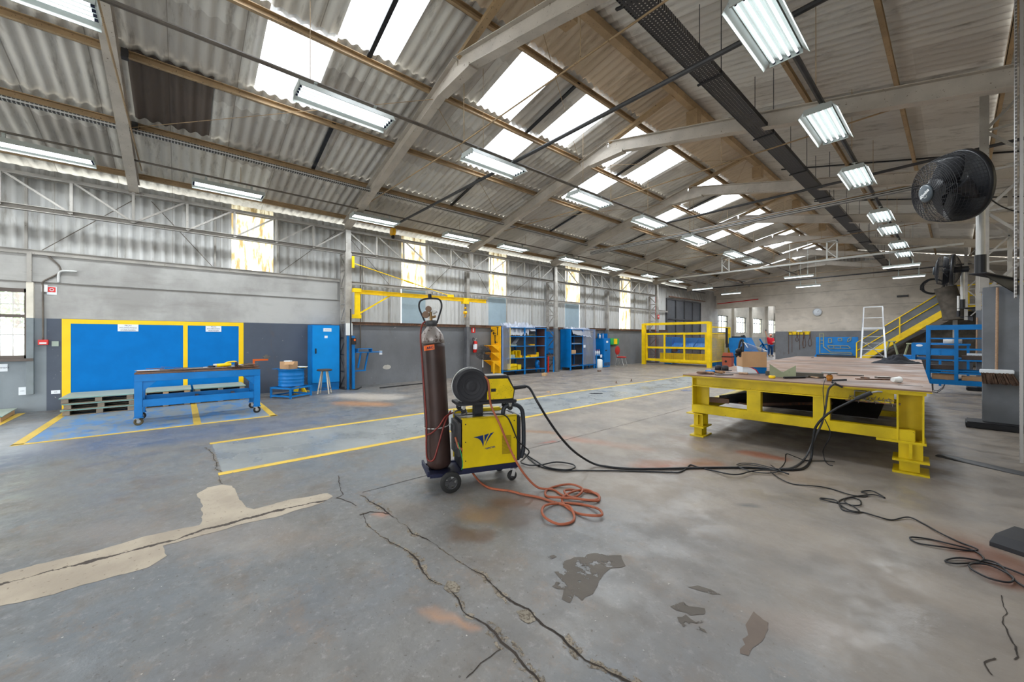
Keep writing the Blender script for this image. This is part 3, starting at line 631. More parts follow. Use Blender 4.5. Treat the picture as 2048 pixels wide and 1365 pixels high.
MB().b2((RX - .065, -7, RZ - .17), (RX + .065, YB, RZ - .02)).build('ridge_beam', MT['purlin'], world=True, label='thick tan ridge beam where the two roof slopes meet', cat='beam')
for x, lb in zip((-1.93, -.67, .52, 1.75, 3.0), ['tan purlin of the right slope next to the black perforated tray', 'tan purlin of the right slope above the right lamp row', 'tan purlin of the right slope passing above the big fan', 'tan purlin high above the right lattice columns', 'tan purlin along the far right roof edge']): purlin(x, zR, lb=lb)
# rafters: left arm follows the roof, right arm falls from the knee
KX, KZ = -5.55, 6.22
def rafter(y, lb):
    t = thing('roof_rafter', (KX, y, KZ), lb, 'rafter', 'roof rafters')
    eaveL = Vector((-11.5, y, zL(-11.5) - .30)); knee = Vector((KX, y, KZ - .13))
    MB().ibeam(eaveL, knee, .16, .26).build('left_beam', MT['beam'], t, world=True)
    rend = Vector((3.2, y, KZ - .13 - .228 * (3.2 - KX)))
    MB().ibeam(knee, rend, .16, .26).build('right_beam', MT['beam'], t, world=True)
    MB().bar((KX + .05, y, KZ - .02), (RX - .05, y, RZ - .16), .12, .07).build('ridge_strut', MT['purlin'], t, world=True)
    M = Matrix(((1, 0, 0, 0), (0, 0, 1, y - .09), (0, 1, 0, 0), (0, 0, 0, 1)))
    MB().prism([(KX - .5, KZ - .42), (KX + .45, KZ - .40), (KX + .45, KZ - .34), (KX, KZ - .2), (KX - .5, KZ - .36)], M, .18).build('knee_plate', MT['beam'], t, world=True)
    MB().b2((RX - .12, y + .78, RZ - .52), (RX + .12, y + .98, RZ - .18)).build('ridge_bracket', MT['purlin'], t, world=True)
    for x in (-9.69, -8.06, -6.41): MB().b2((x - .05, y + .08, zL(x) - .15), (x + .05, y + .16, zL(x) - .02)).build('cleat', MT['dark_steel'], t, world=True)
for i, y in enumerate(FR):
    rafter(y, 'grey cranked roof rafter, ' + ('just beyond the left frame edge, hidden above' if i == 0 else ORD[i - 1] + ' counting from the left end of the hall'))
# tie rods with drop hangers
for i, y in enumerate(FR):
    t = thing('tie_rod', (-11.3, y, 5.0), 'thin brown tie rod spanning the hall below the ' + (ORD[i - 1] if i else 'nearest unseen') + ' rafter from the left', 'tie rod', 'tie rods under the rafters')
    MB().tube([(-11.3, y + .12, 5.0), (KX, y + .12, 4.84), (.2, y + .12, 4.86)], .012, 6, smooth=False).build('rod', MT['purlin'], t, world=True)
    MB().cyl((KX, y + .12, 4.84), (KX, y + .12, KZ - .2), .007, seg=6).cyl((-3.0, y + .12, 4.85), (-3.0, y + .12, 5.6), .006, seg=6).build('hanger_rod', MT['purlin'], t, world=True)
# thin sway rods in the roof plane
k = 0
for i in range(1, 7):
    for (x0, x1) in ((-9.6, -6.4), (-6.4, RX)):
        y0, y1 = FR[i], FR[i + 1]
        if i % 2 == 0: y0, y1 = y1, y0
        MB().cyl((x0, y0, zL(x0) - .22), (x1, y1, zL(x1) - .22), .006, seg=5).build('sway_rod', MT['purlin'], world=True, label='thin diagonal sway rod under the left roof slope, bay %s from the left, %s half' % (ORD[i - 1], 'lower' if x0 < -7 else 'upper'), cat='rod')
# dark straps under single sheet joints
for k, (y, x0, x1, lb) in enumerate(((1.42 + .95, -6.40, -4.85, 'black strap between the two uppermost skylights of the nearest bay'), (2.3, -9.69, -8.06, 'black strap below the nearest lower skylight'), (5.95, -6.41, -4.85, 'black strap between the paired skylights of the second bay'), (6.0, -9.69, -8.1, 'black strap low on the left slope of the second bay'), (9.5, -6.41, -4.85, 'black strap between the paired skylights of the third bay'), (10.2, -9.69, -8.1, 'black strap low on the left slope of the third bay'), (14.0, -6.41, -4.85, 'black strap between the paired skylights of the fourth bay'), (14.3, -9.69, -8.1, 'black strap low on the left slope of the fourth bay'))):
    MB().bar((x0, y, zL(x0) - .02), (x1, y, zL(x1) - .02), .07, .03).build('roof_strap', MT['black'], world=True, label=lb, cat='strap')
for k, y in enumerate((1.6, 5.2, 9.8, 14.0, 18.2)):
    MB().bar((-3.5, y, zR(-3.5) - .03), (3.0, y, zR(3.0) - .03), .05, .03).build('roof_strap', MT['black'], world=True, label='dark strap across the right roof slope, %s from the front' % ORD[k], cat='strap')
# wall truss above the left columns
def truss(y0, y1, lb, X=-11.35, zb=3.88, zt=4.52, n=10):
    t = thing('wall_truss', (X, y0, zb), lb, 'truss', 'trusses along the left wall')
    MB().b2((X - .05, y0, zb - .05), (X - .038, y1, zb + .05)).b2((X - .05, y0, zb + .04), (X + .05, y1, zb + .05)).b2((X - .05, y0, zb - .05), (X + .05, y1, zb - .04)).build('bottom_chord', MT['steel_grey'], t, world=True)
    MB().b2((X - .04, y0, zt - .04), (X - .03, y1, zt + .04)).b2((X - .04, y0, zt - .04), (X + .04, y1, zt - .03)).build('top_chord', MT['steel_grey'], t, world=True)
    d = (y1 - y0) / n
    for i in range(n + 1):
        y = y0 + d * i; MB().b2((X - .02, y - .022, zb), (X + .02, y + .022, zt)).build('upright', MT['steel_grey'], t, world=True)
    for i in range(n):
        a, c = y0 + d * i, y0 + d * (i + 1)
        if i >= n // 2: a, c = c, a
        MB().bar((X, a, zt), (X, c, zb), .035, .03, up=(1, 0, 0)).build('diagonal', MT['steel_grey'], t, world=True)
for i, (a, c) in enumerate(((-5.1, 3.58), (3.58, 12.2), (12.2, 20.8))): truss(a, c, 'grey lattice truss along the left wall, ' + ['left of the first lattice column', 'between the first and second lattice columns', 'between the second and third lattice columns'][i])
t = thing('door_truss', (-11.7, 23, 4.0), 'dark lattice truss above the charcoal steel doors', 'truss')
MB().b2((-11.68, 23, 4.0), (-11.6, 28.2, 4.06)).build('bottom_chord', MT['rust'], t, world=True); MB().b2((-11.68, 23, 4.6), (-11.6, 28.2, 4.66)).build('top_chord', MT['dark_steel'], t, world=True)
for i in range(13): MB().bar((-11.64, 23 + i * .4, 4.6), (-11.64, 23.4 + i * .4, 4.05), .04, .03, up=(1, 0, 0)).build('diagonal', MT['steel_grey'], t, world=True)
# lattice and plain columns
def lattice(x0, x1, y, z1, lb, w=.17, m=None, braces=.45, ztop=4.5, grp='lattice columns'):
    m = m or (MT['column'] if x0 < -5 else MT['steel_grey']); zb = 0 if x0 < -5 else 2.2; t = thing('lattice_column', ((x0 + x1) / 2, y, zb), lb, 'column', grp)
    front = x1 if x0 < -5 else x0; back = x0 if x0 < -5 else x1
    MB().b2((front - .05, y - w / 2, zb), (front + .05, y + w / 2, z1)).build('front_chord', m, t, world=True)
    MB().b2((back - .04, y - w / 2 + .02, zb), (back + .04, y + w / 2 - .02, z1)).build('back_chord', m, t, world=True)
    n = int((z1 - zb) / braces); s = 1
    for i in range(n):
        a, c = zb + (z1 - zb) * i / n, zb + (z1 - zb) * (i + 1) / n
        for yy in (y - w / 2 + .02, y + w / 2 - .02): pass
        MB().bar((x0 if s > 0 else x1, y - w / 2 + .02, a), (x1 if s > 0 else x0, y - w / 2 + .02, c), .04, .02, up=(0, 1, 0)).build('brace', m, t, world=True)
        MB().bar((x0, y - w / 2 + .02, c), (x1, y - w / 2 + .02, c), .035, .02, up=(0, 1, 0)).build('brace', m, t, world=True)
        s = -s
    MB().b2((min(x0, x1) - .12, y - w / 2 - .06, 0), (max(x0, x1) + .12, y + w / 2 + .06, .02)).build('base_plate', MT['dark_steel'], t, world=True) if zb == 0 else None
    if ztop > z1: MB().b2((front - .04, y - .07, z1), (front + .04, y + .07, ztop)).build('post', m, t, world=True)
    return t
names = ['first', 'second', 'third']
for i, y in enumerate((3.58, 12.2, 20.8)): lattice(-11.72, -11.24, y, 3.86, 'grey lattice column at the left wall, ' + ['beside the tall blue cabinet', 'between the two blue shelf units', 'behind the yellow machine cage'][i])
for i, y in enumerate((7.9, 16.5)):
    t = thing('steel_column', (-11.66, y, 0), 'slender grey I-section column at the left wall ' + ['left of the fire extinguisher', 'behind the blue locker'][i], 'column', 'slender wall columns')
    MB().ibeam((-11.66, y, 0), (-11.66, y, 3.88), .12, .16, up=(1, 0, 0)).build('shaft', MT['column'], t, world=True)
    MB().b2((-11.75, y - .12, 0), (-11.55, y + .12, .02)).build('base_plate', MT['dark_steel'], t, world=True)
    MB().b2((-11.45, y - .07, 3.9), (-11.35, y + .07, 4.6)).build('post', MT['steel_grey'], t, world=True)
for i, y in enumerate((9.9, 16.6, 25.1)):
    lattice([.31, .42, .3][i], [.86, .95, .8][i], y, 5.45, 'pale grey lattice column of the right column row, ' + ['nearest, behind the big fan', 'middle one', 'farthest, by the stair landing'][i], ztop=5.5, grp='right lattice columns', braces=.62, w=.12)
# perforated slotted post of the nearest right column
def perf_mat(name, base, hole, sx, sy, sz, pit):
    t = NT(name); v = t.vm('FRACTION', t.vm('DIVIDE', t.pos, (pit, pit, pit))); d = t.vm('SUBTRACT', v, (.5, .5, .5)); d = t.vm('MULTIPLY', d, (sx, sy, sz)); L = t.vm('LENGTH', d)
    return t.fin(t.mix(t.mr(L, .24, .28), hole, base), .5, .2)
MT['perf_white'] = perf_mat('slotted_white_tray', srgb(196, 196, 194), srgb(60, 60, 60), 0, .55, 1.1, .045)
MT['perf_post'] = perf_mat('slotted_grey_post', srgb(188, 186, 184), srgb(120, 116, 112), 0, 1, .8, .04)
MB().b2((.475, 7.12, .05), (.50, 7.17, 6.0)).b2((.44, 7.10, 1.9), (.455, 7.2, 6.0)).build('slotted_post', MT['perf_post'], world=True, label='tall slotted pale steel post at the right frame edge', cat='post')
MB().cyl((.62, 7.6, .0), (.62, 7.6, 2.1), .008, seg=6).build('hanging_rope', MT['white'], world=True, label='thin pale rope hanging in front of the grey panel at the right edge', cat='rope')
# thin posts and cross rods on the left wall
for i, y in enumerate((-2.27, .63, 1.95)): MB().b2((WX + .0, y - .02, 3.1), (WX + .04, y + .02, 4.62)).build('wall_post', MT['steel_grey'], world=True, label='thin wall post on the corrugated sheets left of the first column, %s from the left' % ORD[i], cat='post')
for i, y in enumerate((4.2, 5.0, 9.9, 11.3, 14.9, 15.6, 19.3)): MB().b2((WX + .0, y - .02, 1.9), (WX + .04, y + .02, 4.62)).build('wall_post', MT['steel_grey'], world=True, label='thin wall post right of the first column, %s from the left' % ORD[i], cat='post')
for i, (y0, y1) in enumerate(((-2.1, -.75), (-.5, .6), (1.95, 3.4), (3.7, 5.0), (6.4, 7.8), (8.0, 9.0), (10, 12), (12.4, 13.5), (14.8, 16.3), (16.7, 17.9))):
    z0, z1 = (3.14, 4.5) if i % 2 == 0 else (4.5, 3.14)
    MB().cyl((WX + .05, y0, z0), (WX + .05, y1, z1), .008, seg=5).build('cross_rod', MT['pipe'], world=True, label='thin slanting wall brace rod, %s from the left' % ORD[i], cat='rod')
# trays and pipes
def utray(x, z, w, h, y0, y1, m, name, lb):
    b = MB(); b.b2((x - w / 2, y0, z), (x + w / 2, y1, z + .006)); b.b2((x - w / 2, y0, z), (x - w / 2 + .006, y1, z + h)); b.b2((x + w / 2 - .006, y0, z), (x + w / 2, y1, z + h))
    return b.build(name, m, world=True, label=lb, cat='cable tray')
utray(-9.55, 5.10, .07, .06, -7, YB, MT['perf_white'], 'cable_tray', 'white slotted cable tray along the left roof slope')
def blacktray():
    t = NT('perforated_black_tray'); v = t.vm('FRACTION', t.vm('DIVIDE', t.pos, (.045, .045, .045))); d = t.vm('MULTIPLY', t.vm('SUBTRACT', v, (.5, .5, .5)), (1, 1, 0)); L = t.vm('LENGTH', d)
    m = t.mr(L, .22, .25, 1, 0); tr = t.n('ShaderNodeBsdfTransparent'); mx = t.n('ShaderNodeMixShader'); t.set(mx.inputs[0], m)
    t.t.links.new(t.b.outputs[0], mx.inputs[1]); t.t.links.new(tr.outputs[0], mx.inputs[2]); t.t.links.new(mx.outputs[0], t.out.inputs[0]); return t.fin(srgb(58, 56, 58), .5, .2)
MT['blacktray'] = blacktray()
t = thing('black_cable_tray', (-2.32, 0, 5.2), 'wide black perforated cable tray running the length of the hall', 'cable tray')
MB().b2((-2.465, -4, 5.2), (-2.175, 30, 5.206)).b2((-2.465, -4, 5.2), (-2.459, 30, 5.28)).b2((-2.181, -4, 5.2), (-2.175, 30, 5.28)).build('tray', MT['blacktray'], t, world=True)
for k in range(12):
    b = MB()
    for dx in (-.15, .15): b.cyl((-2.32 + dx, 1 + k * 2.4, 5.2), (-2.32 + dx, 1 + k * 2.4, zR(-2.32)), .006, seg=5)
    b.b2((-2.50, .98 + k * 2.4, 5.185), (-2.14, 1.02 + k * 2.4, 5.2)); b.build('hanger', MT['matte_black'], t, world=True)
def pipe(p, q, r, m, lb, name='pipe', seg=8): return MB().cyl(p, q, r, seg=seg).build(name, m, world=True, label=lb, cat='pipe')
pipe((-5.6, -5, 4.86), (-5.6, 26, 4.86), .028, MT['pipe'], 'long brown pipe carrying the middle row of lamps')
pipe((-10.3, -5, 4.86), (-10.3, 26, 4.86), .020, MT['pipe'], 'thin brown pipe carrying the lamp row nearest the left wall')
pipe((-1.27, -2, 4.88), (-1.27, 26, 4.88), .035, MT['dark_steel'], 'dark pipe carrying the right row of lamps')
pipe((-11.2, 4.86, 4.84), (0.2, 4.86, 4.84), .032, MT['dark_steel'], 'dark pipe crossing the hall above the nearest middle lamps')
pipe((-5.6, 10.9, 4.86), (3.0, 10.9, 4.86), .03, MT['dark_steel'], 'dark pipe crossing from the middle lamp row to the right wall')
pipe((-11.2, 26.2, 4.7), (3.0, 26.2, 4.7), .03, MT['dark_steel'], 'dark pipe crossing near the back wall')
MB().b2((-9.6, 12.45, 4.80), (3.0, 12.55, 4.84)).b2((-9.6, 12.45, 4.84), (3.0, 12.456, 4.92)).build('cross_cable_tray', MT['perf_white'], world=True, label='slotted cable tray crossing the hall above the yellow cage', cat='cable tray')
b = MB()
for z in (4.25, 4.75): b.b2((-11.2, 20.75, z - .03), (.2, 20.82, z + .03))
# two small hanging frames on the back cross beam
t = thing('cross_beam', (-5, 20.8, 4.2), 'pale horizontal beam crossing the hall with two small upright frames', 'beam')
MB().bar((-11.2, 20.8, 4.76), (.2, 20.8, 4.76), .07, .07).build('beam', MT['white'], t, world=True)
for x in (-7.58, -3.40):
    zz = 4.76; b = MB(); b.b2((x - .19, 20.77, zz), (x - .14, 20.83, zz + .8)).b2((x + .14, 20.77, zz), (x + .19, 20.83, zz + .8)).b2((x - .19, 20.77, zz + .76), (x + .19, 20.83, zz + .8)).bar((x - .16, 20.8, zz + .4), (x + .16, 20.8, zz + .75), .03).bar((x + .16, 20.8, zz + .05), (x - .16, 20.8, zz + .4), .03)
    b.build('upright_frame', MT['white'], t, world=True)
# lamp droppers
DR = 0
for i in range(9):
    for x, zt in ((-5.6, zL(-5.6)), (-10.3, zL(-10.3)), (-1.27, zR(-1.27))):
        y = 1.0 + i * 2.85 + (.3 if x == -5.6 else 0)
        MB().cyl((x, y, 4.88), (x, y, zt), .005, seg=5).build('drop_wire', MT['purlin'], world=True, label='thin drop wire of the %s lamp pipe, %s from the front' % ({-5.6: 'middle', -10.3: 'left', -1.27: 'right'}[x], ORD[i]), cat='wire', group='drop wires of the lamp pipes')
# ---------------------------------------------------------------- lamps
LAMPW = 60
def fixture(name='fluorescent_lamp', L=1.25):
    t = thing(name, (0, 0, 0), 'x', 'lamp', 'four-tube fluorescent lamps')
    out = [(-.23, -.005), (-.16, .085), (-.15, .10), (.15, .10), (.16, .085), (.23, -.005), (.222, -.005), (.15, .082), (-.15, .082), (-.222, -.005)]
    M = Matrix(((1, 0, 0, 0), (0, 0, 1, -L / 2), (0, 1, 0, 0), (0, 0, 0, 1)))
    MB().prism(out, M, L).build('housing', MT['lamphouse'], t)
    ref = [(-.15, .075)]
    b = MB()
    for k in range(4):
        x = -.1125 + .075 * k; b.prism([(x - .0375, .060), (x - .02, .078), (x + .02, .078), (x + .0375, .060), (x + .0375, .079), (x - .0375, .079)], M, L)
    b.build('reflector', MT['reflector'], t)
    for s in (-1, 1):
        MB().prism([(-.16, .015), (-.16, .09), (-.15, .10), (.15, .10), (.16, .09), (.16, .015)], Matrix(((1, 0, 0, 0), (0, 0, 1, s * L / 2 - .006), (0, 1, 0, 0), (0, 0, 0, 1))), .012).build('end_plate', MT['lamphouse'], t)
    for k in range(4):
        x = -.1125 + .075 * k
        tb = MB().cyl((x, -L / 2 + .04, .04), (x, L / 2 - .04, .04), .014, seg=10).build('tube', MT['tube'], t)
        for s in (-1, 1): MB().cyl((x, s * (L / 2 - .04), .04), (x, s * (L / 2 - .01), .04), .015, seg=8).build('socket', MT['navy'], tb)
    ld = bpy.data.lights.new('tube_glow', 'AREA'); ld.shape = 'RECTANGLE'; ld.size = .34; ld.size_y = L - .1; ld.energy = LAMPW; ld.color = (.9, .96, 1)
    lo_ = bpy.data.objects.new('tube_glow', ld); COL.objects.link(lo_); lo_.parent = t; lo_.location = (0, 0, .018)
    for s in (-.32, .32): MB().b2((-.012, s * L - .02, .10), (.012, s * L + .02, .215)).b2((-.04, s * L - .02, .2), (.04, s * L + .02, .212)).build('bracket', MT['lamphouse'], t)
    return t
MT['lamphouse'] = paint('pale_grey_lamp_housing', srgb(176, 182, 178), .4, var=.06)
proto = fixture(); first = True
def put_lamp(x, y, z, lb):
    global first
    o = proto if first else copy_tree(proto); first = False
    o.location = (x, y, z); o['label'] = lb; return o
left = [-1.82, .80, 4.0, 6.8, 9.0, 12.2, 15.1, 18.4, 21.3]
for i, y in enumerate(left): put_lamp(-10.3, y, 4.62, 'lit four-tube lamp in the row nearest the left wall, %s from the left' % ORD[i])
mid = [-1.25, 1.76, 4.42, 7.26, 9.96, 12.85, 16.3, 18.3]
for i, y in enumerate(mid): put_lamp(-5.6, y, 4.64, 'lit four-tube lamp in the middle row near the skylights, %s from the left' % ORD[i])
right = [4.63, 7.41, 10.24, 14.0, 15.96, 18.8, 20.97]
for i, y in enumerate(right): put_lamp(-1.27, y, 4.62, 'lit four-tube lamp in the row right of the ridge, %s from the camera' % ORD[i])
# twin-tube strips across the hall near the back wall
def striplamp(p, q, lb, tubes=1):
    p, q = Vector(p), Vector(q); c = (p + q) / 2; t = thing('strip_lamp', c, lb, 'lamp'); L = (q - p).length; d = (q - p).normalized()
    MB().bar(p + UPV * .07, q + UPV * .07, .16, .05).build('housing', MT['lamphouse'], t, world=True)
    MB().cyl(p + d * .03 + UPV * .01, q - d * .03 + UPV * .01, .022, seg=8).build('tube', MT['tube'], t, world=True)
    for s in (.2, .8): MB().bar(p.lerp(q, s) + UPV * .09, p.lerp(q, s) + UPV * .32, .04).build('bracket', MT['lamphouse'], t, world=True)
    ld = bpy.data.lights.new('tube_glow', 'AREA'); ld.shape = 'RECTANGLE'; ld.size = L * .9; ld.size_y = .1; ld.energy = 70; ld.color = (.95, .97, 1)
    lo_ = bpy.data.objects.new('tube_glow', ld); COL.objects.link(lo_); lo_.parent = t; lo_.location = (0, 0, -.015)
    for s in (.2, .8):
        m_ = p.lerp(q, s); MB().cyl(m_ + UPV * .3, Vector((m_.x, m_.y, (zL(m_.x) if m_.x < RX else zR(m_.x)))), .008, seg=6).build('drop_rod', MT['lamphouse'], t, world=True)
for px0, px1, Y, lb in (((1488, 539), (1614, 539), 0, ''),): pass
for (a, c, Y, lb) in (((1568, 558), (1628, 550), 24.0, 'single-tube strip lamp in front of the back wall, upper of the two near the gable'), ((1591, 576), (1642, 569), 27.0, 'single-tube strip lamp in front of the back wall, lower of the two near the gable'), ((1764, 538), (1842, 530), 22.5, 'bluish lit strip lamp right of the black tray end, upper'), ((1784, 558), (1852, 550), 25.0, 'bluish lit strip lamp right of the black tray end, lower'), ((1384, 581), (1426, 575), 24.0, 'single-tube strip lamp in front of the steel doors'), ((1442, 590), (1482, 584), 27.0, 'dimmer strip lamp above the opening to the next hall')):
    P, Q = atY(*a, Y), atY(*c, Y); Q.z = P.z; striplamp(P, Q, lb)
b = None
# ================================================================ WELDING SET
A_ = Vector((.333, .943, 0)).normalized(); B_ = Vector((-A_.y, A_.x, 0)); WO = Vector((-3.07, 2.03, 0)); WR = math.atan2(A_.y, A_.x)
def WP(al, bk, z): return WO + A_ * al + B_ * bk + Vector((0, 0, z))
def wbox(b, a0, a1, b0, b1, z0, z1): return b.box(WP((a0 + a1) / 2, (b0 + b1) / 2, (z0 + z1) / 2), (a1 - a0, b1 - b0, z1 - z0), WR)
WM = frame(WP(0, 0, 0), A_, (0, 0, 1))      # local x along the cart, y up, z out of the front face
t = thing('welding_machine', WP(.28, .2, 0), 'yellow welding power source on a wheeled cart beside the brown gas cylinder', 'welder', rz=WR)
b = MB(); wbox(b, -.30, .60, .03, .06, .135, .165); wbox(b, -.30, .60, .38, .41, .135, .165); wbox(b, -.30, .60, .06, .38, .145, .152); wbox(b, -.32, -.30, .06, .44, .14, .19); b.build('cart_frame', MT['navy'], t, world=True)
b = MB(); wbox(b, .01, .555, .012, .40, .165, .66); b.build('body', MT['matte_black'], t, world=True, bevel=.006)
b = MB(); wbox(b, 0, .56, 0, .012, .2, .675); b.build('side_panel', MT['yellow'], t, world=True, bevel=.003)
b = MB(); wbox(b, 0, .56, .40, .412, .2, .675); b.build('side_panel', MT['yellow'], t, world=True)
b = MB(); wbox(b, .0, .56, .0, .05, .66, .678); b.build('top_rail', MT['yellow_dirty'], t, world=True, bevel=.003); b = MB(); wbox(b, .0, .50, .33, .40, .66, .70); b.build('top_rail', MT['yellow_dirty'], t, world=True, bevel=.003)
b = MB(); wbox(b, .0, .55, .05, .33, .655, .668); b.build('top_cover', MT['rawsteel'], t, world=True)
b = MB(); wbox(b, -.03, .0, .06, .36, .3, .62); wbox(b, -.05, -.03, .10, .16, .36, .42); wbox(b, -.05, -.03, .2, .3, .5, .58); b.build('rear_panel', MT['dark_steel'], t, world=True)
b = MB(); wbox(b, .0, .55, -.004, .0, .165, .2); b.build('skirt', MT['navy'], t, world=True)
b = MB()
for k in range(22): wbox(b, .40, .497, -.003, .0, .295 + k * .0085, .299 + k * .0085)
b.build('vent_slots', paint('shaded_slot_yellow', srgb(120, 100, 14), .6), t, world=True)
b = MB()
for al in (.03, .53):
    for z in (.27, .45, .62): b.cyl(WP(al, .0, z), WP(al, -.004, z), .006, seg=8)
b.build('panel_screws', MT['matte_black'], t, world=True)
lg = [[(-.15, .035), (.005, .05), (.01, .05), (.018, -.045), (.007, -.085), (-.005, -.05), (-.03, -.01), (-.08, .02)], [(.028, .052), (.105, .062), (.06, .01), (.032, -.035), (.03, 0)], [(.13, .064), (.19, .075), (.13, .03), (.08, -.02), (.04, -.075), (.06, -.03), (.09, .02)]]
b = MB()
for q in lg: b.prism([(x * .62 + .20, y * .85 + .46) for x, y in q], WM, .0015)
b.build('logo_mark', MT['inkblue'], t, world=True)
o = text('eoncem', .034, MT['inkblue'], 'logo_text', None, WM @ Matrix.Translation((.275, .375, .0)) @ Matrix.Rotation(R(6), 4, 'Z'), bold=.001); o.parent = t
def unworld(o):
    c = o.parent; T = Matrix()
    while c: T = Matrix.LocRotScale(c.location, c.rotation_euler, (1, 1, 1)) @ T; c = c.parent
    o.data.transform(T.inverted())
unworld(o)
b = MB(); b.tube([WP(.43, .06, .67), WP(.445, .06, .74), WP(.50, .05, .772), WP(.58, .05, .762), WP(.635, .05, .71), WP(.65, .05, .60), WP(.655, .05, .45), WP(.65, .05, .30), WP(.63, .06, .22)], .022, 10); b.build('handle', paint('slate_handle', srgb(44, 48, 54), .5), t, world=True)
b = MB(); wbox(b, .56, .62, .03, .38, .2, .66); b.build('front_fascia', MT['matte_black'], t, world=True, bevel=.015)
def wheel(name, c, ax, r, w, parent, m=None, hubm=None):
    ax = Vector(ax).normalized(); M = ax.to_track_quat('Z', 'Y').to_matrix().to_4x4(); M.translation = Vector(c)
    o = MB().lathe([(r * .62, -w / 2), (r * .9, -w / 2), (r, -w * .3), (r, w * .3), (r * .9, w / 2), (r * .62, w / 2), (r * .62, -w / 2)], M=M, seg=28, cap=False).build(name, m or MT['rubber'], parent, world=True)
    b = MB().lathe([(r * .64, -w * .3), (r * .64, w * .3), (r * .56, w * .3), (r * .56, -w * .3), (r * .64, -w * .3)], M=M, seg=24, cap=False)
    for k in range(5):
        a = k * 2 * math.pi / 5; b.bar(M @ Vector((0, 0, 0)), M @ Vector((r * .62 * math.cos(a), r * .62 * math.sin(a), 0)), r * .3, w * .4, up=ax)
    b.cyl(M @ Vector((0, 0, -w * .55)), M @ Vector((0, 0, w * .55)), r * .2, seg=12)
    b.build('hub', hubm or MT['dark_steel'], o, world=True) if o.parent is None else b.build('hub', hubm or MT['dark_steel'], o, world=True)
    return o
wheel('wheel', WP(-.12, -.035, .1), B_, .098, .04, t); wheel('wheel', WP(-.16, .47, .1), B_, .098, .04, t)
b = MB(); b.cyl(WP(-.12, -.03, .1), WP(-.16, .47, .1), .01); b.build('axle', MT['dark_steel'], t, world=True)
def caster(parent, c, r, h, ax, name='caster', yoke=None, tire=None, ring=None):
    c = Vector(c); ax = Vector(ax).normalized(); f = ax.cross(UPV)
    o = MB().bar(c + ax * .022 + UPV * r, c + ax * .022 + f * .02 + UPV * h, .035, .004, up=ax).bar(c - ax * .022 + UPV * r, c - ax * .022 + f * .02 + UPV * h, .035, .004, up=ax).cyl(c + f * .02 + UPV * (h - .012), c + f * .02 + UPV * h, .035).build(name, yoke or MT['galv'], parent, world=True)
    M = ax.to_track_quat('Z', 'Y').to_matrix().to_4x4(); M.translation = c + UPV * r
    MB().lathe([(r * .5, -.014), (r * .88, -.014), (r, -.008), (r, .008), (r * .88, .014), (r * .5, .014), (r * .5, -.014)], M=M, cap=False).build('tire', tire or MT['rubber'], o, world=True)
    MB().lathe([(r * .1, -.016), (r * .52, -.012), (r * .52, .012), (r * .1, .016)], M=M).build('wheel_core', ring or MT['dark_steel'], o, world=True)
    return o
caster(t, WP(.53, .06, 0), .05, .125, B_); caster(t, WP(.50, .36, 0), .05, .125, B_)
# gas cylinder, leaning a little
cylp = WP(-.17, .27, .155); lean = Euler_ = Matrix.Rotation(R(4.2), 3, FW).to_quaternion()
lean = Quaternion(FW, R(-3.2))
t = thing('gas_cylinder', cylp, 'tall brown gas cylinder with guard hoop standing on the welding cart', 'gas cylinder', rot=lean.to_euler())
MB().lathe([(0, .0), (.09, 0), (.115, .03), (.12, .08), (.12, 1.2), (.12, 1.24)], seg=36).build('body', paint('brown_cylinder_paint', srgb(60, 44, 40), .45, .1, wear=srgb(150, 110, 70), amt=.74, var=.3), t)
MB().lathe([(.1202, 1.24), (.118, 1.28), (.105, 1.33), (.08, 1.37), (.05, 1.40), (.045, 1.42), (.0, 1.42)], seg=36).build('shoulder', paint('worn_silver_shoulder', srgb(160, 152, 148), .4, .4, wear=srgb(95, 80, 75), amt=.55, var=.25), t)
MB().lathe([(.0, 1.415), (.055, 1.415), (.058, 1.45), (.05, 1.47), (0, 1.47)], seg=20).build('neck_ring', MT['dark_steel'], t)
fz = lean.inverted() @ RT; fz = Vector((RT.x, RT.y, 0))
b = MB(); hoop = [(-.055, 1.44), (-.085, 1.52), (-.112, 1.60), (-.105, 1.66), (-.07, 1.685), (0, 1.692), (.07, 1.685), (.105, 1.66), (.112, 1.60), (.085, 1.52), (.055, 1.44)]
b.tube([fz * x + Vector((0, 0, z)) for x, z in hoop], .009, 8); b.build('guard_hoop', MT['matte_black'], t)
MB().cyl((0, 0, 1.695), (0, 0, 1.735), .018).build('hoop_knob', MT['matte_black'], t)
MB().cyl((0, 0, 1.45), (0, 0, 1.56), .014).cyl(fz * -.0 + Vector((0, 0, 1.5)), fz * .05 + Vector((0, 0, 1.51)), .012).build('valve', paint('brass', srgb(150, 120, 80), .35, .7), t)
MB().cyl(fz * .02 + Vector((0, 0, 1.545)), fz * .06 + Vector((0, 0, 1.57)), .022).build('valve_handle', MT['galv'], t)
gp = fz * -.045 + Vector((0, 0, 1.53))
MB().cyl(gp - FW * .035, gp - FW * .01, .034, seg=20).build('pressure_gauge', paint('worn_brass_gauge', srgb(104, 82, 66), .5, .3), t)
gp2 = fz * -.015 + Vector((0, 0, 1.585)); MB().cyl(gp2 - FW * .03, gp2 - FW * .008, .03, seg=20).build('pressure_gauge', bpy.data.materials['worn_brass_gauge'], t)
ln = Vector((-FW.x, -FW.y, 0))
def cyl_label(a0, a1, z0, z1, r): 
    ax = math.atan2(ln.y, ln.x)
    return MB().grid(lambda u, v: Vector((r * math.cos(ax + a0 + (a1 - a0) * u), r * math.sin(ax + a0 + (a1 - a0) * u), z0 + (z1 - z0) * v + .012 * u)), 10, 1)
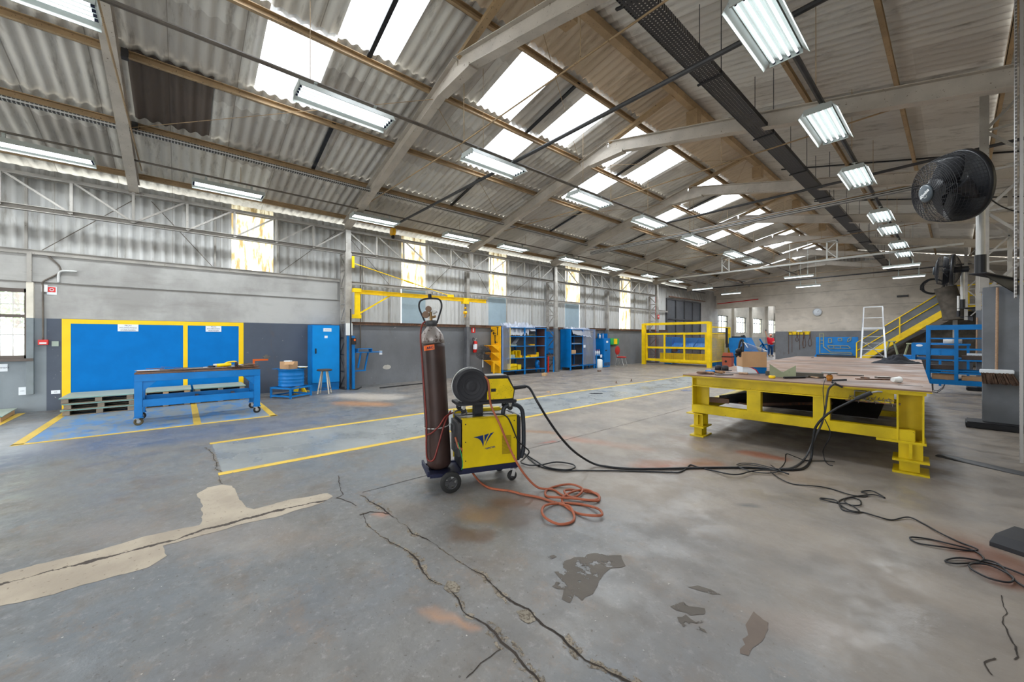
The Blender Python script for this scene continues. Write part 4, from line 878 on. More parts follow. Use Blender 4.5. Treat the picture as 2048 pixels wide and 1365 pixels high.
lab = cyl_label(-.55, .35, 1.17, 1.22, .1215).build('label', MT['orange'], t)
o = text('ARC', .034, MT['ink'], 'label_text', lab, frame(ln * .1235 + Vector((0, 0, 1.20)) - fz * .0, fz, (0, 0, 1)) @ Matrix.Rotation(R(6), 4, 'Z'), ext=.0006, bold=.001)
# chain around the cylinder
t = thing('chain', WP(-.1, .1, .55), 'thin steel chain holding the gas cylinder to the welding cart', 'chain')
b = MB(); cc = cylp + Vector((0, 0, 0)) + lean @ Vector((0, 0, .42))
N = 40
for k in range(N):
    a = 2 * math.pi * k / N; p = cc + Vector((math.cos(a) * .127, math.sin(a) * .127, .012 * math.sin(a)))
    q = cc + Vector((math.cos(a + .2) * .127, math.sin(a + .2) * .127, .012 * math.sin(a + .2)))
    b.bar(p, q, .003 if k % 2 else .010, .010 if k % 2 else .003, up=(math.cos(a), math.sin(a), 0))
b.build('links', MT['galv'], t, world=True)
# wire feeder
t = thing('wire_feeder', WP(.25, .12, .70), 'black and yellow wire feeder with round spool drum on top of the welder', 'wire feeder', rz=WR)
DM = frame(WP(.085, .0, .985), A_, (0, 0, 1)) @ Matrix.Scale(1.09, 4)
MB().lathe([(0, .03), (.03, .03), (.05, .026), (.075, .03), (.078, .026), (.11, .03), (.113, .026), (.135, .03), (.14, .024), (.155, .02), (.158, .0), (.158, -.10), (.15, -.115), (0, -.115)], M=DM, seg=48, smooth=False).build('spool_drum', MT['matte_black'], t, world=True)
b = MB(); 
b.lathe([(.160, -.050), (.163, -.052), (.163, -.068), (.160, -.07)], M=DM, seg=48); b.build('drum_band', MT['galv'], t, world=True)
b = MB()
for k in range(4): b.box(WP(.065 + k * .014, .06, 1.155), (.006, .05, .02), WR)
b.build('drum_clip', MT['galv'], t, world=True)
b = MB(); prof = [(.18, .83), (.525, .83), (.54, .93), (.47, 1.07), (.20, 1.07)]
b.prism(prof, WM @ Matrix.Translation((0, 0, -.22)), .215); b.build('body', MT['matte_black'], t, world=True, bevel=.008)
b = MB(); b.prism([(.245, .845), (.515, .845), (.525, .93), (.458, 1.045), (.255, 1.045)], WM @ Matrix.Translation((0, 0, -.005)), .008); sp = b.build('side_panel', paint('chipped_yellow_panel', srgb(222, 192, 20), .42, wear=srgb(50, 40, 30), amt=.6, scale=18), t, world=True)
b = MB(); wbox(b, .285, .335, -.005, -.0, .92, .95); b.build('display', MT['matte_black'], t, world=True)
b = MB(); wbox(b, .22, .46, .02, .20, 1.07, 1.078); b.build('top_cover', MT['rawsteel'], t, world=True)
b = MB(); wbox(b, -.05, .555, -.01, .25, .80, .828); b.build('base_plate', MT['matte_black'], t, world=True, bevel=.004)
b = MB(); wbox(b, .15, .235, .10, .19, .672, .80); b.build('swivel_post', MT['matte_black'], t, world=True)
for al, bk in ((.02, .04), (.50, .04), (.02, .21), (.50, .21)):
    c = WP(al, bk, .728); o = MB().bar(c + UPV * .03, c + UPV * .075, .03).build('caster', MT['galv'], t, world=True)
    MB().cyl(c - B_ * .012 + UPV * .018, c + B_ * .012 + UPV * .018, .026, seg=16).build('tire', MT['rubber'], o, world=True)
# ---- hoses and cables
def hose(pts, r, m, name, lb, cat='hose', seg=8, sub=6): return MB().tube(pts, r, seg, True, sub).build(name, m, world=True, label=lb, cat=cat)
def gl(L, s, ox, oy, z): return [G(x / s + ox, y / s + oy, z) for x, y in L]
p0 = WP(.535, .1, .93)
tc = [p0, p0 + A_ * .10 + Vector((0, 0, .01)), p0 + A_ * .2 + Vector((0, 0, .0)), atD(1074, 803, 3.92), atD(1095, 838, 3.98), atD(1122, 876, 4.06), atD(1150, 905, 4.15), atD(1185, 927, 4.3), G(1215, 934, .014)] + [G(x, y, .014) for x, y in ((1260, 938), (1330, 938), (1420, 936), (1500, 936), (1545, 939), (1590, 940))]
U = lambda L, Y=5.62: [atY(x / 6.2 + 1580, y / 6.2 + 740, Y) for x, y in L]
tc += [G(1610, 935, .015), G(1622, 918, .03)] + U([(285, 870), (320, 710), (430, 580), (560, 490), (700, 420), (830, 358)])
hose(tc, .0125, MT['black'], 'torch_cable', 'thick black torch cable arching from the wire feeder across the floor to the welding table', 'cable')
MB().tube([p0, p0 + A_ * .16 + Vector((0, 0, .012))], .02, 10).build('cable_strain_relief', MT['matte_black'], world=True, label='thick black sleeve where the torch cable leaves the wire feeder', cat='sleeve')
t = thing('welding_torch', U([(930, 320)])[0], 'black welding torch handle resting against the front edge of the welding table', 'torch')
h0, h1 = U([(820, 362)])[0], U([(1010, 285)])[0]
MB().tube([h0, h0.lerp(h1, .5), h1], .022, 12).build('grip', MT['matte_black'], t, world=True)
MB().tube([h1, U([(1080, 272)], 5.66)[0], U([(1140, 276)], 5.70)[0]], .009, 8).build('nozzle', MT['galv'], t, world=True)
hose(gl([(1400, 930), (1500, 932)], 1, 0, 0, .03)[:0] + [G(1560, 938, .02), G(1585, 936, .02), G(1608, 920, .02)] + U([(270, 930), (340, 780), (400, 650), (440, 480), (460, 330), (480, 240), (530, 185)], 5.66) + [U([(560, 165)], 5.80)[0]], .011, MT['dark_steel'], 'earth_cable', 'grey earth cable climbing from the floor to the clamp on the table edge', 'cable')
t = thing('earth_clamp', U([(600, 165)], 5.85)[0], 'black earth clamp gripping the table edge under the angle grinder', 'clamp')
c = U([(600, 160)], 5.80)[0]
MB().bar(c + Vector((-.06, 0, .02)), c + Vector((.07, .03, .035)), .03, .02).build('upper_jaw', MT['matte_black'], t, world=True)
MB().bar(c + Vector((-.06, 0, .0)), c + Vector((.04, 0, -.05)), .03, .02).build('lower_jaw', MT['matte_black'], t, world=True)
hose(gl([(200, 705), (260, 770), (340, 825), (500, 860), (700, 860), (980, 862), (1200, 868), (1450, 875), (1530, 875), (1590, 845), (1625, 812), (1680, 828), (1792, 855)], 4.267, 1000, 740, .009) + gl([(420, 262), (480, 262), (530, 248), (600, 240), (680, 245), (735, 262)], 2.651, 1300, 850, .03), .0075, MT['black'], 'control_cable', 'thinner black cable lying beside the torch cable on the floor', 'cable')
hose([WP(.63, .1, .30)] + gl([(205, 712), (300, 775), (400, 832), (560, 855), (640, 835), (610, 805), (480, 788), (350, 812), (250, 815), (180, 795)], 4.267, 1000, 740, .022), .008, MT['black'], 'power_cable', 'black power cable looped on the floor right of the welder', 'cable')
hose([WP(.15, .1, .69), WP(.32, .0, .70), WP(.45, -.02, .66)] + [atD(1035, 880, 3.82), atD(1048, 893, 3.9), atD(1058, 903, 3.95), atD(1054, 912, 4.0), G(1041, 924, .02)], .007, MT['black'], 'lead_cable', 'black lead draping over the front corner of the yellow welder', 'cable')
hose([WP(-.02, .15, .76), WP(.02, .28, .80), WP(.09, .2, .705), WP(.02, .05, .70), WP(-.05, .12, .70), WP(0, .25, .71), WP(.08, .18, .72), WP(.0, .04, .71), WP(.12, .06, .70)], .008, MT['dark_steel'], 'coiled_lead', 'dark lead coiled on top of the welder behind the cylinder', 'cable')
hose(gl([(460, 212), (490, 204), (560, 208), (620, 222), (690, 240), (640, 256), (560, 252), (500, 236), (465, 218), (520, 212), (590, 222), (660, 240), (700, 252)], 2.651, 1300, 850, .02), .006, MT['dark_steel'], 'cable_coil', 'small cable coil on the floor below the torch cable bend', 'cable')
hose([U([(430, 610)], 5.6)[0], U([(490, 740)], 5.6)[0], U([(500, 820)], 5.6)[0], U([(450, 920)], 5.6)[0], atD(1646, 903, 4.5), G(1650, 922, .01), G(1658, 930, .006), G(1666, 932, .006)], .005, MT['black'], 'hanging_wire_end', 'loose black wire end hanging below the welding table front', 'wire')
hose([U([(430, 600)], 5.63)[0], U([(420, 400)], 5.64)[0], U([(410, 250)], 5.65)[0], U([(425, 160)], 5.72)[0] + Vector((0, 0, .01)), U([(450, 105)], 5.88)[0]], .004, MT['black'], 'grinder_cord', 'thin black cord running from the orange grinder down the table front', 'cord')
rc = gl([(640, 250), (690, 290), (760, 315), (880, 330), (960, 340), (1060, 375), (1140, 382), (1150, 370), (1120, 355), (1180, 356), (1245, 388), (1180, 375), (1060, 385), (1030, 405), (1060, 425), (1115, 430), (1110, 398), (1050, 392), (1000, 410), (1050, 455), (1110, 460), (1060, 428), (980, 412), (905, 398), (920, 390), (990, 408), (1020, 450), (1080, 468), (1130, 465), (1200, 490), (1280, 505), (1370, 495), (1450, 525), (1540, 580), (1640, 622), (1735, 665), (1690, 668), (1560, 655), (1420, 628), (1380, 602), (1480, 607), (1600, 640), (1710, 665), (1768, 712), (1740, 728), (1620, 742), (1565, 722), (1640, 712), (1780, 728), (1900, 770), (2060, 830)], 2.651, 1300, 850, .006)
for i, p in enumerate(rc): p.z = .006 + .007 * (i % 2)
hose(rc, .0055, MT['black'], 'extension_cord', 'long thin black cord wandering over the floor at lower right', 'cord', 6)
hose(gl([(1690, 745), (1720, 735), (1800, 745), (1880, 780), (1928, 815), (1900, 836), (1800, 815), (1710, 770), (1690, 748)], 2.651, 1300, 850, .014), .0055, MT['black'], 'cord_loop', 'loop of thin black cord near the lower right corner', 'cord', 6)
hose([G(x / 2.651 + 1300, y / 2.651 + 850, .01) for x, y in ((1770, 715), (1850, 740), (1940, 830), (2060, 900))], .0055, MT['black'], 'cord_tail', 'cord tail leaving the picture at the lower right edge', 'cord', 6)
hose(gl([(640, 213), (680, 235), (715, 200), (722, 155), (770, 170), (830, 190), (930, 192), (980, 196)], 2.651, 1300, 850, .006), .0045, MT['black'], 'floor_wire', 'thin black wire on the floor under the front of the welding table', 'wire', 6)
# orange hose: from the drum over the welder, down into coils, back to the cylinder side
oh = [WP(.20, -.01, 1.09), WP(.245, -.03, 1.03), WP(.26, -.03, .9), WP(.28, -.03, .78), atD(1000, 850, 3.66), atD(1012, 880, 3.66), atD(1028, 915, 3.64), atD(1048, 948, 3.62), atD(1075, 975, 3.62)]
oc = [(455, 1025), (540, 1075), (640, 1085), (700, 1055), (690, 1020), (600, 992), (480, 995), (395, 1030), (400, 1080), (500, 1105), (640, 1115), (770, 1130), (845, 1115), (830, 1060), (740, 1042), (600, 1038), (548, 1052), (600, 1100), (740, 1112), (835, 1105), (840, 1075), (740, 1040), (640, 1050), (560, 1085), (530, 1110), (560, 1165), (660, 1225), (790, 1262), (870, 1255), (840, 1205), (720, 1155), (600, 1140), (480, 1142), (385, 1175), (358, 1230), (400, 1290), (500, 1318), (600, 1305), (635, 1260), (600, 1190), (530, 1150), (440, 1125), (330, 1090), (200, 1065), (80, 1035)]
oz = gl(oc, 4.267, 1000, 740, .012)
for i, p in enumerate(oz): p.z = .012 + (.016 if (i // 3) % 2 else 0) * (1 if 2 < i < 40 else 0)
oh += oz + [G(975, 975, .012), G(950, 953, .03), atD(935, 925, 3.72), atD(924, 900, 3.66), WP(-.03, .03, .40), WP(-.045, .1, .48)]
hose(oh, .0105, MT['hose_orange'], 'orange_hose', 'long orange hose looped in coils on the floor in front of the welder', 'hose', 10, 8)
def CL(x, z, f=-.128): return cylp + lean @ (fz * x + Vector((0, 0, z)) - FW * -f)
hose([CL(-.05, 1.46, -.05), CL(-.075, 1.42, -.09), CL(-.085, 1.30, -.13), CL(-.08, 1.1, -.14), CL(-.075, .8, -.14), CL(-.07, .5, -.14), CL(-.09, .25, -.12), CL(-.085, .12, -.12), CL(-.02, .12, -.14), CL(.04, .28, -.135), CL(.10, .46, -.11), CL(.15, .56, -.03)], .0085, MT['hose_red'], 'gas_hose', 'dark red gas hose running down the front of the brown cylinder')
hose([CL(-.07, .36, -.13), CL(-.02, .38, -.14), CL(.05, .44, -.135), CL(.11, .52, -.10), CL(.17, .54, -.02)], .008, MT['hose_red'], 'looped_hose', 'short dark red hose looped across the lower half of the cylinder')
hose([WP(-.04, .02, .45), WP(-.02, -.02, .36), WP(.0, -.012, .25), WP(-.01, .0, .19)], .003, MT['green'], 'earth_wire', 'thin green wire at the rear edge of the welder panel', 'wire', 6)
# ================================================================ YELLOW WELDING TABLE
TR = R(2.8); ca, sa = math.cos(TR), math.sin(TR); TO = Vector((-2.68, 5.72, 0))
def TP(x, y, z): return TO + Vector((x * ca - y * sa, x * sa + y * ca, z))
def tbox(b, x0, x1, y0, y1, z0, z1): return b.box(TP((x0 + x1) / 2, (y0 + y1) / 2, (z0 + z1) / 2), (x1 - x0, y1 - y0, z1 - z0), TR)
TW, TL_, TZ = 2.53, 8.15, .90
t = thing('welding_table', TP(TW / 2, TL_ / 2, 0), 'very long yellow steel welding table with rusty plate top', 'table', rz=TR)
def rusttop():
    q = NT('rusty_plate_top'); c = q.mix(q.mr(q.noise(.9, 6, .7, stretch=(.5, 1.6, 1)), .35, .65), srgb(108, 86, 74), srgb(136, 104, 82))
    c = q.mix(q.mr(q.noise(1.4, 6, .7, stretch=(.4, 2.4, 1), vec=q.vm('ADD', q.pos, (4, 2, 0))), .54, .68, 0, .8), c, srgb(120, 112, 112))
    q.bump(q.noise(25, 4), .15, .003); return q.fin(c, q.mr(q.noise(2, 5), .4, .6, .5, .7), .05)
b = MB(); tbox(b, 0, TW, 0, TL_, TZ - .016, TZ); b.build('plate_top', rusttop(), t, world=True)
b = MB(); tbox(b, .05, TW - .05, .10, .22, TZ - .028, TZ - .0165); tbox(b, 0, TW, -.004, .05, TZ - .028, TZ - .0165); b.build('top_flange', MT['yellow_dirty'], t, world=True)
def ibt(b, x0, y0, x1, y1, zt, h, w, tf=.014):
    b.ibeam(TP(x0, y0, zt - h / 2), TP(x1, y1, zt - h / 2), w, h - tf, tf, .01); return b
b = MB(); ibt(b, .12, .08, TW - .28, .08, TZ - .03, .135, .13); b.build('front_beam', MT['yellow_dirty'], t, world=True)
b = MB(); ibt(b, .12, TL_ - .15, TW - .12, TL_ - .15, TZ - .03, .19, .13); b.build('rear_beam', MT['yellow_dirty'], t, world=True)
for x in (.12, TW - .14):
    b = MB(); ibt(b, x, .2, x, TL_ - .15, TZ - .03, .19, .13); b.build('side_beam', MT['yellow_dirty'], t, world=True)
for y in (1.2, 2.6, 4.0, 5.4, 6.8):
    b = MB(); ibt(b, .15, y, TW - .15, y, TZ - .03, .14, .1); b.build('cross_beam', MT['dark_steel'], t, world=True)
b = MB(); tbox(b, .12, TW - .12, .02, .14, .345, .465); b.build('lower_rail', MT['yellow_dirty'], t, world=True, bevel=.006)
for x in (.10, TW - .22):
    b = MB(); tbox(b, x, x + .12, .22, TL_ - .1, .345, .465); b.build('lower_rail', MT['yellow_dirty'], t, world=True)
for y in (1.5, 3.0, 4.5, 6.0): 
    b = MB(); tbox(b, .2, TW - .2, y, y + .08, .37, .44); b.build('lower_cross_rail', MT['yellow_dirty'], t, world=True)
for x in (.84, 1.55):
    b = MB(); tbox(b, x, x + .16, .03, .13, .465, TZ - .165); b.build('spacer_post', MT['yellow_dirty'], t, world=True)
def corner(x, y, wdt, big):
    b = MB(); 
    if big:
        p, q = TP(x, y, .30), TP(x, y, TZ - .03); b.bar(p, q, .012, .24, up=A_.cross(UPV)) if False else None
        tbox(b, x - .10, x - .085, y - .05, y + .3, .33, TZ - .03); tbox(b, x + .09, x + .105, y - .05, y + .3, .33, TZ - .03); tbox(b, x - .09, x + .1, y + .11, y + .125, .33, TZ - .03); tbox(b, x - .26, x + .12, y - .05, y + .32, .32, .345); tbox(b, x - .25, x + .12, y - .05, y + .3, TZ - .06, TZ - .03)
    else:
        tbox(b, x - .01, x, y - .05, y + .28, .46, TZ - .03); tbox(b, x, x + .17, y + .11, y + .125, .46, TZ - .03); tbox(b, x - .09, x + .14, y - .06, y + .3, .32, .335)
    z1 = .33 if big else .33; s_ = 1.15 if big else .8
    lx = x + .005 if big else x + .06
    tbox(b, lx - .08 * s_, lx + .08 * s_, y + .0, y + .015, .15, z1); tbox(b, lx - .08 * s_, lx + .08 * s_, y + .19, y + .205, .15, z1); tbox(b, lx - .006, lx + .006, y + .0, y + .2, .15, z1)
    tbox(b, lx - .012, lx + .012, y - .05, y + .0, .17, z1)
    b.build('leg', MT['yellow'], t, world=True)
    b = MB(); tbox(b, lx - .12 * s_, lx + .12 * s_, y - .07, y + .26, .13, .15); b.build('foot_flange', MT['yellow'], t, world=True)
    b = MB(); tbox(b, lx - .075 * s_, lx + .06 * s_, y + .0, y + .19, .02, .13); b.build('foot_block', MT['yellow'], t, world=True)
    b = MB(); tbox(b, lx - .12 * s_, lx + .12 * s_, y - .07, y + .26, 0, .02); b.build('foot_plate', MT['yellow'], t, world=True)
corner(.14, .06, .2, False); corner(TW - .16, .06, .2, True); corner(.14, TL_ - .35, .2, False); corner(TW - .16, TL_ - .35, .2, True); corner(.14, 4.0, .2, False); corner(TW - .16, 4.0, .2, False)
b = MB(); tbox(b, 1.93, 2.03, -.03, .06, .775, .78); tbox(b, 1.93, 2.03, -.03, .06, .845, .85); tbox(b, 1.93, 1.935, -.03, .06, .775, .85); tbox(b, 2.025, 2.03, -.03, .06, .775, .85); b.build('torch_holder', MT['rawsteel'], t, world=True)
b = MB(); rd = random.Random(4)
for k in range(160):
    p = TP(1.88 + rd.random() * .36, -.02 + rd.random() * .12, .735 + rd.random() * .04); v = Vector((rd.gauss(0, 1), rd.gauss(0, 1), rd.gauss(0, .6))).normalized() * .03; b.bar(p, p + v, .004)
b.build('wire_scrap_heap', MT['rawsteel'], world=True, label='tangle of cut welding wire on the flange below the square holder', cat='scrap')
b = MB(); tbox(b, 1.85, 2.3, .02, .08, .722, .74); b.build('scrap_ledge', MT['rust'], t, world=True)
# stock on the lower level
b = MB(); tbox(b, .25, 2.1, .5, 6.5, .47, .478); b.build('steel_sheet', MT['dark_steel'], world=True, label='dark steel sheet stored on the lower rails of the welding table', cat='sheet')
for k, (x, y, l, w_, h_, rz, lb) in enumerate(((.35, .35, .34, .09, .07, .2, 'squat steel offcut inside the left end of the table'), (.75, .4, .3, .04, .02, -.6, 'slim slanting steel strip on the lower rail of the table'), (.5, .8, .7, .12, .09, 1.3, 'dark steel box section lying inside the table'), (1.2, .9, 1.2, .05, .04, .9, 'long thin steel bar stored inside the table'))):
    b = MB(); b.box(TP(x, y, .48 + h_ / 2 + (0 if k > 0 else 0)), (l, w_, h_), rz + TR); b.build('steel_offcut', MT['rust'] if k != 2 else MT['dark_steel'], world=True, label=lb, cat='offcut', bevel=.003)
# ---- items on the table
def onT(px, py, z=TZ): return G(px, py, z)
# gloves
for k, (px, py, rz, lb) in enumerate(((1412, 749, .3, 'worn tan leather work glove at the left corner of the welding table'), (1432, 747, -.2, 'blue-trimmed tan work glove lying beside the other glove'))):
    p = onT(px, py) + Vector((0, 0, .004)); t = thing('work_glove', p, lb, 'glove', rz=rz + YAW)
    b = MB(); M = Matrix.Translation((0, 0, .018)); b.sph((0, 0, .02), .05, 1.5, .9, .36, 14, 8)
    for j in range(4): b.tube([(.05, -.03 + j * .02, .018), (.09, -.036 + j * .024, .022), (.125 - .01 * abs(j - 1), -.04 + j * .026, .012)], .012, 8)
    b.tube([(.01, -.04, .018), (.04, -.07, .016), (.07, -.08, .012)], .013, 8)
    b.build('hand', paint('tan_leather_%d' % k, srgb(150, 112, 78), .85, wear=srgb(90, 64, 46), amt=.55), t)
    MB().lathe([(.035, -.06), (.045, .06)], M=Matrix.Translation((-.085, 0, .024)) @ Matrix.Rotation(R(90), 4, 'Y') @ Matrix.Diagonal((.5, 1, 1, 1)), seg=16).build('cuff', MT['blue'] if k else MT['rust'], t)
p = onT(1448, 751); b = MB(); b.box(p + Vector((0, 0, .008)), (.26, .05, .012), YAW + .1); b.build('steel_ruler', MT['dark_steel'], world=True, label='flat dark steel strip in front of the gloves', cat='strip')
# chuck-like black parts
t = thing('machine_part', onT(1437, 742) + Vector((0, .12, 0)), 'pair of short black round steel parts behind the gloves', 'machine part')
for k in range(2):
    MB().lathe([(0, 0), (.05, 0), (.05, .07), (.035, .075), (.035, .085), (0, .085)], c=(-.05 + .11 * k, .0, 0), seg=20).build('barrel', MT['matte_black'], t)
MB().box((0, 0, .004), (.28, .14, .008)).build('base', MT['matte_black'], t)
# wrench, handles
def tool_bar(px0, px1, r, m, name, lb, cat, z=.014):
    p, q = onT(*px0) + Vector((0, 0, z)), onT(*px1) + Vector((0, 0, z))
    return MB().tube([p, p.lerp(q, .3), p.lerp(q, .7), q], r, 10).build(name, m, world=True, label=lb, cat=cat)
tool_bar((1478, 749), (1496, 750), .016, MT['handle_wood'], 'file_handle', 'short brown wooden file handle left of the green V block', 'handle', .017)
tool_bar((1452, 746), (1520, 751), .006, MT['rawsteel'], 'steel_rod', 'thin steel rod lying in front of the box on the table', 'rod', .007)
# box with helmet
bp = onT(1500, 747) + Vector((-.02, .12, 0)); bp.z = TZ
t = thing('white_carton', bp, 'white and blue carton with a red curve under the brown cardboard box', 'carton', rz=YAW * .75)
MB().box((0, 0, .05), (.33, .26, .10)).build('carton', MT['paper'], t, bevel=.003)
FM = frame((0, -.131, .0), (1, 0, 0), (0, 0, 1))
MB().prism([(.06, .0), (.165, .0), (.165, .098), (-.10, .098), (-.04, .09), (.02, .06)], FM, .0015).build('blue_print', MT['blue'], t)
MB().prism([(.045, .0), (.062, .0), (.024, .06), (-.04, .092), (-.10, .098), (-.05, .085), (.01, .053)], FM, .0022).build('red_print', MT['red'], t)
t = thing('cardboard_box', bp + Vector((0, 0, .10)), 'brown cardboard box on the welding table holding the face shield', 'box', rz=YAW * .75)
b = MB(); H = .23
for q in (((0, -.13, H / 2), (.335, .005, H)), ((0, .13, H / 2), (.335, .005, H)), ((-.165, 0, H / 2), (.005, .26, H)), ((.165, 0, H / 2), (.005, .26, H)), ((0, 0, .005), (.335, .26, .006))): b.box(*q)
b.build('walls', MT['card'], t); MB().box((0, -.137, .0), (.34, .02, .006)).build('flap', MT['card'], t)
hp = bp + Vector((0, 0, .36))
t = thing('face_shield', hp, 'face shield with black headgear and clear visor lying across the cardboard box', 'face shield', rz=YAW)
b = MB(); rr = .085
b.tube([Vector((-.16 + rr * .35 * math.cos(a), -.0 + rr * .9 * math.sin(a) * .4, .03 + rr * math.sin(a + .6) * 1.1 + .6 * rr * math.cos(a))) for a in [k * math.pi / 8 for k in range(16)]], .016, 8, closed=True); b.build('headband', MT['matte_black'], t)
b = MB(); b.sph((-.20, -.01, -.02), .05, 1.1, .8, .9).sph((-.23, -.01, -.07), .03, 1.3, .7, .9).tube([(-.14, 0, .05), (-.19, -.01, 0), (-.25, -.02, -.11)], .014, 8); b.build('ratchet_gear', MT['black'], t)
b = MB(); b.grid(lambda u, v: Vector((-.13 + .34 * u, -.12 + .24 * v, .12 - .12 * u - .9 * (v - .5) ** 2 * .35)), 10, 10); vis = b.build('visor', MT['visor'], t)
b = MB(); b.tube([(-.13, -.12, .04), (-.13, 0, .125), (-.13, .12, .04)], .006, 6).tube([(-.13, 0, .122), (.05, 0, .06), (.21, 0, .003)], .004, 6); b.build('visor_trim', MT['galv'], t)
# V block
p = onT(1565, 755); d = (ray(1565, 755)); 
t = thing('v_block', p, 'pale green steel V block standing on the welding table', 'steel block', rz=YAW * .35)
MB().prism([(-.15, 0), (.15, 0), (.15, .17), (.0, .07), (-.15, .18)], frame((0, 0, 0), (1, 0, 0), (0, 0, 1)), .012).build('plate', MT['grnsteel'], t); MB().box((0, .045, .008), (.28, .10, .016)).build('foot', MT['grnsteel'], t)
p, q = onT(1526, 752) + Vector((0, .12, 0)), onT(1643, 758) + Vector((0, .12, 0))
MB().bar(p + UPV * .033, q + UPV * .033, .09, .062).build('steel_bar', paint('dark_olive_bar', srgb(88, 84, 76), .55), world=True, label='long dark square steel bar behind the green V block', cat='bar', bevel=.003)
p = onT(1544, 757); t = thing('tape_measure', p, 'round yellow tape measure in front of the V block', 'tape measure')
MB().lathe([(0, 0), (.036, 0), (.04, .006), (.04, .03), (.036, .036), (0, .036)], seg=24).build('case', MT['crane_yellow'], t); MB().lathe([(.0, .036), (.02, .037), (0, .038)], seg=16).build('red_badge', MT['red'], t)
# hammer
p, q = onT(1568, 758) + Vector((0, 0, .015)), onT(1610, 757) + Vector((0, 0, .015))
t = thing('hammer', p.lerp(q, .5), 'hammer with black head and pale handle lying in front of the V block', 'hammer')
MB().tube([p, p.lerp(q, .5), q], .014, 10).build('grip', MT['matte_black'], t, world=True)
MB().bar(onT(1608, 754) + UPV * .016, onT(1637, 758) + UPV * .016, .022, .016).build('handle', MT['handle_wood'], t, world=True); MB().bar(onT(1590, 753) + UPV * .02, onT(1618, 756) + UPV * .02, .03, .025).build('head', MT['rawsteel'], t, world=True)
# angle grinder standing on its head
p = onT(1659, 762); t = thing('angle_grinder', p, 'upturned angle grinder with orange body and grey disc at the table edge', 'grinder')
MB().lathe([(0, 0), (.024, 0), (.032, .02), (.036, .045), (.030, .07), (.02, .075), (0, .075)], seg=20).build('body', paint('orange_brown_tool', srgb(196, 128, 50), .4, wear=srgb(90, 60, 40), amt=.62), t)
MB().cyl((0, 0, .075), (0, 0, .092), .018).build('spindle', MT['rawsteel'], t)
MB().lathe([(0, .10), (.075, .092), (.082, .094), (.082, .104), (.075, .108), (.02, .106), (0, .106)], seg=32).build('disc', MT['rawsteel'], t)
MB().tube([(-.03, -.01, .03), (-.05, -.02, .045), (-.06, -.02, .03)], .008, 8).build('cord_grommet', MT['matte_black'], t)
# cup, scraps, jacket
p = onT(1792, 766); t = thing('plastic_cup', p + Vector((0, 0, .037)), 'white plastic cup lying on its side on the welding table', 'cup', rot=(R(90), 0, YAW + R(95)))
MB().lathe([(.024, -.045), (.026, -.045), (.036, .045), (.039, .047), (.034, .046), (.0235, -.043)], seg=24).build('shell', MT['white'], t); MB().lathe([(0, -.044), (.024, -.044), (.024, -.043), (0, -.043)], seg=20).build('bottom', MT['white'], t)
rd = random.Random(12)
for k, (px, py, l, w_, h_, lb) in enumerate(((1700, 752, .30, .05, .012, 'flat dark steel strip right of the grinder'), (1745, 760, .36, .04, .012, 'long thin steel strip between the grinder and the cup'), (1765, 757, .14, .07, .02, 'small green-brown steel plate left of the cup'), (1730, 757, .09, .03, .012, 'bright little steel chip near the middle of the scrap row'), (1820, 772, .2, .015, .004, 'dark scale line in front of the cup'), (1625, 716, .05, .03, .015, 'small tan lump far back on the table'))):
    p = onT(px, py); MB().box(p + UPV * (h_ / 2 + .001), (l, w_, h_), YAW + (rd.random() - .5) * .5 - .35).build('steel_scrap', MT['rust'] if k % 2 else MT['rawsteel'], world=True, label=lb, cat='scrap')
jp = onT(1795, 727)
def jk(u, v):
    a = u * 2 * math.pi; rr_ = v; x = rr_ * .50 * math.cos(a) * (1 + .2 * noise.noise(Vector((math.cos(a) * 2, math.sin(a) * 2, 1)))); y = rr_ * .26 * math.sin(a)
    h = .05 * (1 - rr_ ** 2) * (1 + 1.9 * noise.noise(Vector((x * 4, y * 6, 2)))) + .045 * math.exp(-((x + .02) ** 2 * 14 + y * y * 40)) * (1 + noise.noise(Vector((x * 20, y * 20, 3)))) + .035 * abs(noise.noise(Vector((x * 12, y * 14, 5)))) * (1 - rr_ ** 6) + .05 * math.exp(-((x - .05) ** 2 + (y - .1) ** 2) * 40)
    return jp + RT * (x * .95) + FW * (y * 1.1) + UPV * max(.004, h * 1.25)
MB().grid(jk, 72, 26).build('jacket', MT['cloth'], world=True, label='crumpled charcoal work jacket lying on the far part of the welding table', cat='jacket', solid=.006)
